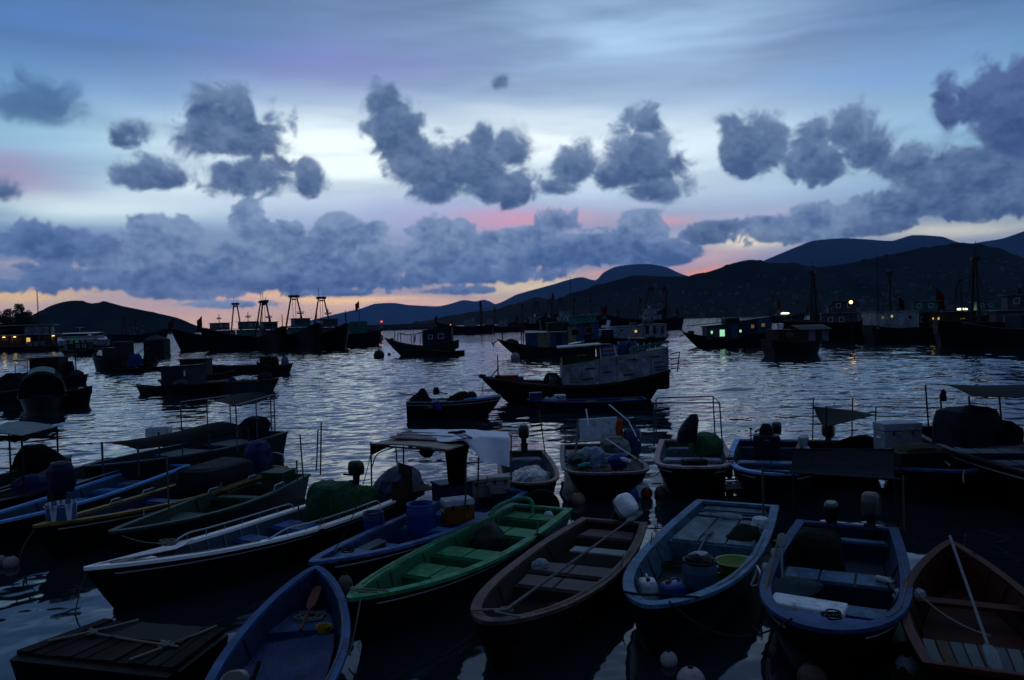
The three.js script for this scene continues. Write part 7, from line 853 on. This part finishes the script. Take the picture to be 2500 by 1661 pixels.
// ---------------------------------------------------------------- trawlers
function makeTrawler(o) {
  const H = hullShape({ L: 22, B: 5.4, D: 2.9, bowRise: 2.2, sternRise: 0.5, rake: 2.6, sternRake: 0.5, draft: 0.6, rimW: 0.3, rimT: 0.2, over: 0.1, floorY: 1.6, flare: 0.62, tm: 0.35, p: 2.2, q: 1.5, sternW: 0.86 });
  const t = thing('trawler', o.label, 'trawler', [0, 0, 0], 0, o.group), gx = H.X(0.2), top = 10.4;
  mesh('hull', hullGeo(H), o.hull ?? MT.black, t); mesh('gunwale', rimGeo(H), MT.iron, t); mesh('bulwark', liningGeo(H), MT.iron, t); mesh('deck', slab(H, 0.01, 0.96, 1.5, 1.62), MT.iron, t);
  cabin(t, H, { t0: 0.28, t1: 0.5, w: 3.8, y0: 1.6, y1: 4.3, n: 5, mat: o.house ?? WB.teal, roof: WB.roofl, over: 0.3, wins: [[0.33, 1.4, 0.6, 0.6], [0.4, 1.4, 0.6, 0.6]] });
  cabin(t, H, { t0: 0.34, t1: 0.49, w: 3.0, y0: 4.4, y1: 6.1, n: 4, mat: o.house ?? WB.teal, roof: WB.roofl, over: 0.4, wins: [[0.38, 0.7, 0.5, 0.6], [0.45, 0.7, 0.5, 0.6]] });
  for (const z of [-0.9, 0, 0.9]) windowIn(t, H.X(0.49) + 0.03, 5.1, z, 0.6, 0.6, Math.PI / 2, WB.grey, MT.glass);
  mesh('radar_bracket', [bar(V(H.X(0.42), 6.1, 0), V(H.X(0.42), 8.2, 0), 0.08), bar(V(H.X(0.42), 7.4, -0.8), V(H.X(0.42), 7.4, 0.8), 0.05), box(0.4, 0.25, 1.3, H.X(0.42), 7.0, 0, 0.05)], WB.grey, t);
  const gm = o.gantry ?? MT.iron; for (const s of [-1, 1]) mesh('gantry_leg', bar(V(gx, 1.8, s * 2.3), V(gx, top, s * 0.6), 0.2, 7, 0.15), gm, t); mesh('gantry_head', [box(0.8, 0.5, 2.0, gx, top, 0, 0.06), box(0.5, 0.3, 0.8, gx, top - 0.5, 0, 0.05)], gm, t);
  for (const [dx, dz] of [[1.6, 0.3], [-1.6, -0.3]]) mesh('stay', bar(V(gx + dx, 2, dz * 2), V(gx, top, dz), 0.05, 5), gm, t); mesh('antenna', bar(V(gx, top, 0.5), V(gx, top + 2.4, 0.5), 0.035, 5), MT.iron, t); mesh('antenna', bar(V(gx, top, -0.5), V(gx, top + 1.3, -0.5), 0.03, 5), MT.iron, t);
  mesh('bow_gear', [bar(V(H.X(0.97), 4.2, 0), V(H.X(0.97), 7.5, 0), 0.07), box(1.2, 0.8, 1.6, H.X(0.88), 3.2, 0, 0.1)], MT.iron, t); mesh('deck_gear', [box(2.5, 1.6, 3.5, H.X(0.66), 1.6, 0, 0.3), box(1.6, 1.2, 2.6, H.X(0.1), 1.6, 0, 0.2)], MT.iron, t);
  flagPart(t, H.X(0.97), 7.4, 0, 2.0, 2.0, FLAG, o.seed ?? 0);
  if (o.flag2) flagPart(t, gx, top + 2.3, 0.5, 1.6, 1.5, FLAG, 4);
  for (const q of [0.3, 0.5, 0.68]) for (const s of [-1, 1]) { const p = H.outer(q, s, 0.62, 0.2); mesh('tyre_fender', new THREE.TorusGeometry(0.45, 0.18, 8, 18).translate(p.x, p.y, p.z), MT.rubber, t); }
  return t;
}
const protoT = makeTrawler({ label: 'dark trawler at the left end of the rafted row, bow jutting out', group: undefined, house: WB.grey });
const protoTeal = makeTrawler({ label: 'rafted trawler with a teal wheelhouse, second from the left', house: WB.teal, seed: 2 });
const protoRed = makeTrawler({ label: 'distant trawler with a rust-red gantry beyond the breakwater end', house: WB.white, gantry: paint(0x3c1412), seed: 1, flag2: true });
function berth(t, px, py, deg, L = 22) { const b = at(px, py, 0), a = deg * D2R; t.position.set(b.x - Math.cos(a) * L * 0.42, 0, b.z + Math.sin(a) * L * 0.42); t.rotation.y = a; return t; }
function again(src, label, px, py, deg, s = 1) { const c = src.clone(); c.name = numbered('trawler'); scene.add(c); c.userData = { ...src.userData, label }; berth(c, px, py, deg, 22 * s); c.scale.setScalar(s); return c; }
berth(protoT, 436, 857, 238); berth(protoTeal, 506, 859, 240);
again(protoT, 'rafted trawler in the middle of the row, shorter gantry', 580, 859, 240, 0.96); again(protoTeal, 'rafted trawler with its flag high, fourth from the left', 654, 859, 241, 1.04); again(protoT, 'rafted trawler at the right of the row of gantries', 730, 856, 241, 1.0);
{ const B = workBoat({ at: [846, 846], L: 15, turn: 196, label: 'low boat with a pale stern lying at the right end of the trawler row', shape: { B: 5, D: 2.8, bowRise: 1.6, sternRise: 0.8, floorY: 1.8 }, hull: MT.black, rim: WB.grey, inside: MT.iron, cabins: [{ t0: 0.2, t1: 0.45, w: 3, y0: 2.4, y1: 5.4, n: 4, mat: WB.teal, roof: WB.roofl }] }); mast(B.t, B.H.X(0.3), 5.4, 0, 4.6, 0.07); flagPart(B.t, B.H.X(0.3), 9.9, 0, 1.6, 1.4, FLAG, 1); mesh('stern_plate', box(0.3, 1.8, 3, B.H.X(0.0), 0.3, 0, 0.1), WB.white, B.t); mesh('tyre_fender', new THREE.TorusGeometry(0.5, 0.2, 8, 18).rotateY(Math.PI / 2).translate(B.H.X(0) - 0.3, 1.6, 0), MT.rubber, B.t); }
// right-hand fleet
again(protoT, 'big dark trawler nearest on the right, bow pointing left', 2010, 838, 214, 1.0); again(protoTeal, 'trawler with lit windows astern of the big dark one on the right', 2190, 838, 205, 0.92); again(protoT, 'trawler cut by the right edge of the picture', 2400, 852, 200, 0.95); again(protoT, 'trawler lying behind the big dark one, white wheelhouse showing above', 1975, 818, 196, 0.95); again(protoTeal, 'trawler behind the lit one, farther right', 2330, 812, 190, 0.9);
{ const B = workBoat({ at: [2190, 836], L: 9, turn: 8, label: 'long white deckhouse boat among the right-hand trawlers', shape: { B: 4, D: 2, bowRise: 0.4, floorY: 1.4 }, hull: MT.black, rim: MT.iron, inside: MT.iron, cabins: [{ t0: 0.05, t1: 0.75, w: 3.2, y0: 2, y1: 4.3, n: 6, mat: WB.white, roof: WB.roofl, frame: WB.white, wins: [[0.15, 1.3, 0.4, 0.4, 'dim'], [0.3, 1.5, 0.3, 0.3, 'yellow'], [0.6, 1.2, 0.5, 0.5]] }] }); mast(B.t, B.H.X(0.2), 4.3, 0, 8, 0.08);
  const C = workBoat({ at: [2300, 832], L: 10, turn: 186, label: 'boat with yellow lit windows among the right-hand trawlers', shape: { B: 4, D: 1.8, bowRise: 0.6, floorY: 1.2 }, hull: MT.black, rim: MT.iron, inside: MT.iron, cabins: [{ t0: 0.1, t1: 0.8, w: 3.2, y0: 1.8, y1: 4.0, n: 6, mat: WB.brown, roof: WB.roofd, frame: WB.brown, wins: [[0.74, 0.3, 0.2, 1.2, 'yellow'], [0.66, 0.4, 0.26, 1.1, 'yellow'], [0.45, 0.5, 0.6, 0.5, 'dim'], [0.3, 0.5, 0.7, 0.8, 'dim']] }] });
  const w = C.on(V(C.H.X(0.66), 2.8, -2.4)); glow(w.x, w.y, w.z + 0.5, [1, 0.8, 0.25], 0.5, 20);
  const D = workBoat({ at: [2455, 852], L: 9, turn: 182, label: 'low dark boat with pale stern canopy at the right edge', shape: { B: 3.6, D: 2.2, bowRise: 0.8, floorY: 1.6 }, hull: MT.black, rim: WB.grey, inside: MT.iron, cabins: [{ t0: 0.02, t1: 0.4, w: 2.8, y0: 2.2, y1: 3.6, n: 4, mat: WB.dblue, roof: WB.blue }] }); }
// the far fleet beyond the breakwater gap
berth(protoRed, 1075, 818, 176); protoRed.userData.label = 'distant trawler with a rust-red gantry lying between the breakwater and the blue house boat';
const FLEET = [['distant trawler moored just right of the first rust-red gantry', 1160, 812, 178, 0.9], ['distant trawler whose gantry stands under the saddle of the hills', 1195, 812, 172, 0.8], ['distant trawler at the left foot of the tall red masts', 1262, 806, 176, 1.0], ['distant trawler with the tallest red gantry of the far fleet', 1330, 806, 174, 1.3], ['distant trawler moored beside the tallest red gantry', 1385, 804, 178, 1.15], ['distant trawler end-on, its gantry left of the tallest red one', 1312, 805, 262, 1.25], ['distant trawler end-on between the two tallest red gantries', 1352, 805, 268, 1.32], ['distant trawler end-on right of the tallest red gantries', 1372, 805, 255, 1.28], ['distant trawler end-on with a lone gantry before the dark hill', 1618, 802, 268, 1.5], ['distant trawler right of the tall red masts with a pale deck', 1460, 802, 8, 1.15], ['distant trawler lying across the bay at the right end of the far fleet', 1650, 804, 3, 1.2], ['distant trawler hidden behind the cabin boat, masts showing', 1545, 800, 170, 1.0], ['distant trawler under the hillside village, right of centre', 1870, 788, 174, 1.0], ['distant trawler under the big dark hill on the right', 2060, 778, 8, 1.0]];
for (const [l, px, py, deg, s] of FLEET) again(protoRed, l, px, py, deg, s);
for (const [l, px, py, deg, s] of [['dark ship moored under the left island, left one', 292, 836, 176, 1.15], ['dark ship moored under the left island, right one', 352, 832, 8, 1.0]]) again(protoT, l, px, py, deg, s);
{ const B = workBoat({ at: [960, 806], L: 16, turn: 2, label: 'low blue-grey barge anchored before the breakwater beacon', name: 'barge', category: 'barge', shape: { B: 5, D: 1.4, bowRise: 1.4, rake: 2, floorY: 1 }, hull: BL.navy, rim: WB.dblue, inside: MT.iron, cabins: [{ t0: 0.3, t1: 0.62, w: 3, y0: 1.2, y1: 2.6, y0b: 1.2, y1b: 3.4, n: 4, mat: WB.blue, roof: WB.blue }] }); }
// ---------------------------------------------------------------- breakwater and beacon
{
  const t = own('breakwater', 'long low stone breakwater under the far blue hills', 'breakwater', V(0, 0, 0)), a = along(820, 803, 560), b = along(1085, 800, 620), r = mulberry(5); a.y = b.y = 0;
  mesh('core', beam(a.clone().setY(0.8), b.clone().setY(0.8), 7, 3.2), M(0x2e2e30, { map: 'grime', scale: 0.2, roughness: 0.9 }), t);
  const g = new THREE.IcosahedronGeometry(1.1, 0), im = new THREE.InstancedMesh(g, M(0x3a3a3c, { roughness: 0.95 }), 260), m4 = new THREE.Matrix4(), q = new THREE.Quaternion(), e = new THREE.Euler(); for (let i = 0; i < 260; i++) { const p = a.clone().lerp(b, r()); p.z += 3 + r() * 3; p.y = 0.2 + (1.6 * (6 - (p.z - lerp(a.z, b.z, 0.5))) * 0) + r() * 1.6; e.set(r() * 6, r() * 6, r() * 6); m4.compose(p, q.setFromEuler(e), V(0.7 + r(), 0.5 + r() * 0.6, 0.7 + r())); im.setMatrixAt(i, m4); } im.name = 'armour_stones'; im.userData = { kind: 'stuff' }; shade(im); t.add(im);
  const be = own('beacon', 'red beacon light on the end of the breakwater', 'beacon', along(932, 803, 553).setY(2.2)); mesh('tower', lathe([[0, 0], [0.7, 0], [0.5, 3.2], [0.8, 3.3], [0.8, 3.6], [0, 3.6]], 16), paint(0x8a8a90), be); mesh('lamp', new THREE.SphereGeometry(0.75, 16, 12).translate(0, 4.4, 0), lampMat(1.6, 0.1, 0.06), be); mesh('lamp_cap', lathe([[0, 5.3], [0.6, 5.15], [0.7, 5.05], [0, 5.05]], 14), MT.iron, be); const w = be.position; glow(w.x, w.y + 4.4, w.z + 1.2, [1, 0.12, 0.06], 2, 30);
  const sh = own('shed', 'long pale shed standing behind the right end of the trawler row', 'shed', along(850, 799, 520).setY(0)), s0 = 14; mesh('wall', [box(s0, 3.4, 6, 0, 0, 0, 0.05)], WB.roofl, sh); mesh('roof', box(s0 + 0.8, 0.3, 6.8, 0, 3.4, 0, 0.05), WB.grey, sh); for (let i = 0; i < 4; i++) windowIn(sh, -4.8 + i * 3.2, 1.2, 3.05, 1.4, 1.2, 0, WB.grey, MT.glass);
}
// ---------------------------------------------------------------- left shore: pier building, trees, mast, ferry
{
  const D = 262, c = along(-60, 846, D); structure('shore', [box(72, 2.4, 40, c.x - 14, -0.8, c.z - 14, 0.1)], M(0x1d1d1f, { map: 'grime', scale: 0.1, roughness: 0.95 }));
  const p = along(70, 846, D), b = own('pier_building', 'two-storey waterfront building with warm lamps under its eaves, left edge', 'building', V(p.x, 1.6, p.z), 0.35);
  for (let i = 0; i < 6; i++) mesh('wall_panel', box(2.16, 2.9, 0.3, -5.5 + i * 2.2, 0, 3, 0.02), WB.brown, b); for (const s of [-1, 1]) mesh('end_wall', box(0.3, 2.9, 6, s * 6.6, 0, -0.1, 0.02), WB.brown, b); mesh('back_wall', box(13, 5.6, 0.3, 0, 0, -3, 0.02), WB.grey, b);
  mesh('floor_slab', box(14.4, 0.3, 7.6, 0, 2.92, 0, 0.03), WB.roofl, b); for (let i = 0; i < 5; i++) mesh('wall_panel', box(1.16, 2.3, 0.25, 0.2 + i * 1.2, 3.22, 2.2, 0.02), i % 2 ? WB.lilac : WB.white, b); mesh('end_wall', box(0.25, 2.3, 5, 6.1, 3.22, -0.4, 0.02), WB.white, b); mesh('sloping_roof', [uvBox(sheet(4, 3, (u, v) => V(lerp(-7.4, 0, u), 3.7 + 1.9 * u, lerp(3.6, -3.2, v)), 0.2))], WB.brown, b); mesh('roof', box(14.6, 0.25, 6.6, 0, 5.66, -0.3, 0.03), WB.roofl, b); for (const x of [-6.6, -3.3, 0, 3.3, 6.6]) mesh('column', box(0.3, 2.9, 0.3, x, 0, 3.5, 0.02), WB.grey, b);
  for (const [x, y, z] of [[-5.2, 2.45, 3.75], [-2.6, 2.45, 3.75], [6.9, 2.45, 3.6]]) { mesh('lamp', loft([[y, 0.34, 0.14], [y + 0.12, 0.36, 0.15], [y + 0.22, 0.2, 0.08]], 2.4, 16).translate(x, 0, z), lampMat(2.4, 1.4, 0.34), b); b.updateMatrixWorld(true); const w = b.localToWorld(V(x, y - 0.2, z + 0.4)); glow(w.x, w.y, w.z, [1, 0.6, 0.2], 1.6, 20); }
  windowIn(b, 0.6, 0.5, 3.2, 0.9, 1.7, 0, WB.brown, LIT.warm, 'lit_window'); windowIn(b, 2.9, 0.4, 3.2, 0.4, 0.5, 0, WB.brown, LIT.warm, 'lit_window'); windowIn(b, -5, 1.2, 3.2, 1.2, 0.7, 0, WB.grey, MT.glass); windowIn(b, 2.2, 3.8, 2.36, 0.9, 0.9, 0, WB.white, MT.glass); windowIn(b, 4.6, 3.8, 2.36, 0.9, 0.9, 0, WB.white, MT.glass);
  { const a = own('market_awning', 'reddish lit awning beside the waterfront building', 'awning', along(118, 840, D).setY(1.4), 0.3); mesh('sheet', uvBox(sheet(8, 4, (u, v) => V(lerp(-2.4, 2.4, u), 2.6 - 1.2 * v - 0.15 * Math.sin(Math.PI * u), lerp(-1, 1.4, v)), 0.05)), cloth(0x7a2a14), a); for (const x of [-2.3, 2.3]) mesh('post', bar(V(x, 0, 1.3), V(x, 1.4, 1.3), 0.06), MT.iron, a); const w = a.position; mesh('lamp', new THREE.SphereGeometry(0.16, 10, 8).translate(0, 1.2, 0.4), lampMat(6, 2, 0.5), a); glow(w.x, w.y + 1.05, w.z + 0.4, [1, 0.4, 0.12], 3, 8); }
  // trees
  const leaf = new THREE.BufferGeometry(); leaf.setAttribute('position', new THREE.Float32BufferAttribute([-0.5, 0, 0, 0.5, 0, 0, 0.1, 0.9, 0.2, -0.5, 0, 0, 0.1, 0.9, 0.2, -0.4, 0.7, -0.2], 3)); leaf.computeVertexNormals(); const leafM = new THREE.MeshStandardMaterial({ color: new THREE.Color().setRGB(0.02, 0.035, 0.014), roughness: 0.9, side: THREE.DoubleSide });
  const tree = (label, px, py, hgt, w, n, seed, spiky) => {
    const q = along(px, py, D + 26).setY(1.5), t = own('tree', label, 'tree', q), r = mulberry(seed), limbs = [bar(V(0, 0, 0), V(0.2, hgt * 0.55, 0), 0.35, 8, 0.2)], tips = [];
    for (let i = 0; i < 9; i++) { const a = r() * 6.28, y = hgt * (0.35 + 0.25 * r()), e = V(Math.cos(a) * w * (0.4 + r() * 0.5), hgt * (0.55 + 0.45 * r()) * (spiky ? 1.05 : 0.95), Math.sin(a) * w * (0.4 + r() * 0.5)); limbs.push(bar(V(0.15, y, 0), e, 0.14, 5, 0.05)); tips.push(e, V(0.1, y, 0).lerp(e, 0.6)); } tips.push(V(0, hgt * 0.98, 0), V(0.3, hgt * 0.8, 0.3)); mesh('trunk', limbs, M(0x1c1610, { roughness: 0.95 }), t);
    const im = new THREE.InstancedMesh(leaf, leafM, n), m4 = new THREE.Matrix4(), qq = new THREE.Quaternion(), e = new THREE.Euler(); for (let i = 0; i < n; i++) { const c = tips[Math.floor(r() * tips.length)], rad = w * 0.34, p = c.clone().add(V((r() + r() - 1) * rad, (r() + r() - 1) * rad * (spiky ? 1.4 : 0.8), (r() + r() - 1) * rad)); e.set(r() * 6, r() * 6, r() * 6); m4.compose(p, qq.setFromEuler(e), V(1, 1, 1).multiplyScalar(0.28 + r() * 0.32)); im.setMatrixAt(i, m4); } im.name = 'crown'; im.userData = { kind: 'stuff' }; shade(im); t.add(im);
  };
  tree('broad dark tree behind the waterfront building, left one', 28, 834, 10.5, 4.5, 2600, 11, false); tree('feathery tree between two broader ones, behind the waterfront building', 56, 832, 11.5, 3, 1500, 12, true); tree('thin-topped tree right of the feathery one', 75, 832, 9.6, 3, 1200, 13, true); tree('low dark tree at the left picture edge', -4, 836, 6.5, 4.5, 2000, 14, false);
  { const m = own('radio_mast', 'thin lattice radio mast in front of the left island', 'mast', along(95, 836, D + 60).setY(1.4)), h = 19; for (const [x, z] of [[-0.3, -0.3], [0.3, -0.3], [0, 0.35]]) mesh('mast_leg', bar(V(x, 0, z), V(x * 0.3, h, z * 0.3), 0.08, 5, 0.06), MT.iron, m); mesh('bracing', Array.from({ length: 22 }, (_, i) => { const y = (i * h) / 22, k = 1 - (0.7 * i) / 22; return bar(V(-0.3 * k, y, -0.3 * k), V(0.3 * k, y + h / 22, -0.3 * k), 0.04, 4); }), MT.iron, m); }
  // ferry and small craft along the left shore
  const F = workBoat({ at: [212, 851], L: 12.5, turn: 4, label: 'white two-deck ferry near the left shore', name: 'ferry', category: 'ferry', shape: { B: 4, D: 1.1, bowRise: 0.4, rake: 1.4, floorY: 0.7 }, hull: BL.navy, rim: WB.white, inside: WB.white, cabins: [{ t0: 0.04, t1: 0.7, w: 3.4, y0: 1.1, y1: 2.8, n: 6, mat: WB.white, roof: paint(0x9aa2ae), over: 0.15, frame: WB.white, wins: [[0.14, 0.7, 0.7, 0.7], [0.27, 0.7, 0.7, 0.7], [0.4, 0.7, 0.7, 0.7], [0.53, 0.7, 0.7, 0.7]] }, { t0: 0.0, t1: 0.84, w: 3.6, y0: 2.95, y1: 3.9, n: 7, mat: WB.white, over: 0.2 }, { t0: 0.02, t1: 0.82, w: 3.3, y0: 3.92, y1: 4.55, n: 8, mat: MT.glass, roof: paint(0xb2b8c4), over: 0.5, slope: 0.3 }] }); mesh('mast', [bar(V(F.H.X(0.35), 4.7, 0), V(F.H.X(0.35), 6.6, 0), 0.1), bar(V(F.H.X(0.25), 6.4, 0), V(F.H.X(0.45), 6.4, 0), 0.08)], WB.white, F.t); mesh('navigation_light', new THREE.SphereGeometry(0.3, 12, 10).translate(F.H.X(0.3), 1.6, 2.1), lampMat(0.2, 3, 0.8), F.t); const w = F.on(V(F.H.X(0.3), 1.6, 2.6)); glow(w.x, w.y, w.z, [0.1, 1, 0.35], 1.2, 15);
  const K = (l, px, py, L, turn, hull, house, roof) => workBoat({ at: [px, py], L, turn, label: l, shape: { B: L * 0.32, D: 1, bowRise: 0.5, floorY: 0.6 }, hull, rim: WB.grey, inside: MT.iron, cabins: [{ t0: 0.15, t1: 0.55, w: L * 0.24, y0: 1, y1: 2.7, n: 4, mat: house, roof, wins: [[0.25, 0.7, 0.6, 0.6], [0.42, 0.7, 0.6, 0.6]] }] });
  K('small white cabin cruiser left of the two-deck ferry', 152, 856, 7, -60, BL.navy, WB.white, paint(0xb0b6c0)); K('dark work boat moored below the waterfront building', 40, 858, 10, 176, MT.black, WB.grey, WB.roofd); K('grey launch with a pale deck between work boat and cruiser', 100, 858, 9, 4, MT.black, WB.grey, WB.roofl); K('low launch right of the two-deck ferry', 262, 852, 7, 5, MT.black, WB.lilac, WB.roofl); K('dark launch at the very left under the trees', -20, 862, 10, 4, MT.black, WB.brown, WB.roofd); K('black boat in front of the two-deck ferry', 190, 868, 8, 178, MT.black, MT.black, WB.roofd);
}
// ---------------------------------------------------------------- lamps on the right, far village
{
  const lampPost = (label, px, py, d, rgb, power, flat) => { const p = along(px, py, d), t = own('lamp_post', label, 'lamp', V(p.x, 0, p.z)); mesh('post', bar(V(0, 0.2, 0), V(0, p.y, 0), 0.09, 7, 0.06), MT.iron, t); mesh('lamp_head', flat ? loft([[p.y, 0.9, 0.25], [p.y + 0.2, 1.0, 0.3], [p.y + 0.34, 0.6, 0.2]], 2.6, 20) : new THREE.SphereGeometry(0.24, 14, 10).translate(0, p.y, 0), lampMat(rgb[0] * 2.4, rgb[1] * 2.4, rgb[2] * 2.4), t); glow(p.x, p.y - 0.1, p.z + 0.6, rgb, power, 20); };
  lampPost('bright warm lamp on a pole above the right-hand trawlers', 2078, 738, 118, [1.3, 0.75, 0.25], 0.5, false); lampPost('bright white flood light behind the dark stubby boat', 1917, 767, 190, [1, 1.1, 0.7], 5, true); lampPost('small white light far right behind the trawlers', 2350, 757, 170, [1, 1.15, 0.75], 5, true); lampPost('orange lamp low on the far fleet left of centre', 1100, 794, 310, [1.2, 0.35, 0.12], 3, false); lampPost('orange lamp among the pale far houses', 1226, 784, 420, [1.2, 0.5, 0.2], 3, false);
  // village at the foot of the hills
  const r = mulberry(77), proto = new THREE.Group(), wallM = M(0x6a665e, { map: 'grime', scale: 0.2, roughness: 0.9 }), roofM = M(0x3a3432, { roughness: 0.9 }); mesh('wall', box(9, 7, 8, 0, 0, 0, 0.05), wallM, proto); mesh('roof', [uvBox(new THREE.CylinderGeometry(0.01, 5.6, 2.2, 4, 1).rotateY(Math.PI / 4).scale(1.25, 1, 1.1).translate(0, 8.1, 0))], roofM, proto); for (const x of [-2.6, 0, 2.6]) mesh('window', box(1.1, 1.3, 0.2, x, 3.6, 4.05, 0.02), MT.glass, proto); mesh('door', box(1.2, 2.2, 0.2, -1.2, 0, 4.05, 0.02), WB.brown, proto);
  const spots = []; for (let i = 0; i < 22; i++) spots.push([lerp(1170, 2480, (i + r() * 0.7) / 22), 1]); for (let i = 0; i < 12; i++) spots.push([lerp(1660, 2480, (i + r() * 0.7) / 12), 2]);
  const nth = ['first', 'second', 'third', 'fourth', 'fifth', 'sixth', 'seventh', 'eighth', 'ninth', 'tenth', 'eleventh', 'twelfth', 'thirteenth', 'fourteenth', 'fifteenth', 'sixteenth', 'seventeenth', 'eighteenth', 'nineteenth', 'twentieth', 'twenty-first', 'twenty-second'], seenOf = [0, 0, 0];
  let first = true; for (const [px, row] of spots) { const a = along(px, 760, 1000), c = first ? proto : proto.clone(), hf = hillFns.shore_hills, s = row === 2 ? 0.12 + 0.36 * r() : 0.02 + 0.05 * r(); c.name = numbered('house'); let x = a.x, z = a.z; for (let k = 0; k < 4; k++) { z = hf.zOf(x, s); x = a.x * (z / a.z); } c.position.set(x, Math.max(0.2, hf.height(x, s) - 1), z); c.rotation.y = rr(-0.6, 0.6); c.scale.setScalar(0.62 + 0.4 * r()); scene.add(c); tag(c, nth[seenOf[row]++] + ' small pale house from the left ' + (row === 2 ? 'up on the dark hillside' : 'along the far shoreline'), 'house', 'far village houses below the hills'); first = false; }
  const bould = new THREE.InstancedMesh(new THREE.IcosahedronGeometry(3, 1), M(0x4c4a48, { roughness: 0.95 }), 240), m4 = new THREE.Matrix4(), q = new THREE.Quaternion(), e = new THREE.Euler(); for (let i = 0; i < 240; i++) { const hf = hillFns.shore_hills, x = lerp(130, 980, r()), s = 0.2 + 0.6 * r(); e.set(r() * 6, r() * 6, r() * 6); m4.compose(V(x, hf.height(x, s), hf.zOf(x, s)), q.setFromEuler(e), V(0.5 + r() * 1.6, 0.4 + r() * 0.7, 0.5 + r())); bould.setMatrixAt(i, m4); } bould.name = 'boulders'; scene.add(shade(bould)); tag(bould, 'pale boulders strewn over the dark right-hand hillside', 'boulders', undefined, 'stuff');
  structure('foreshore', [box(1500, 1.4, 60, 420, -0.8, -1160, 0.1)], M(0x1a1a1a, { roughness: 0.95 }));
}
renderer.render(scene, camera);
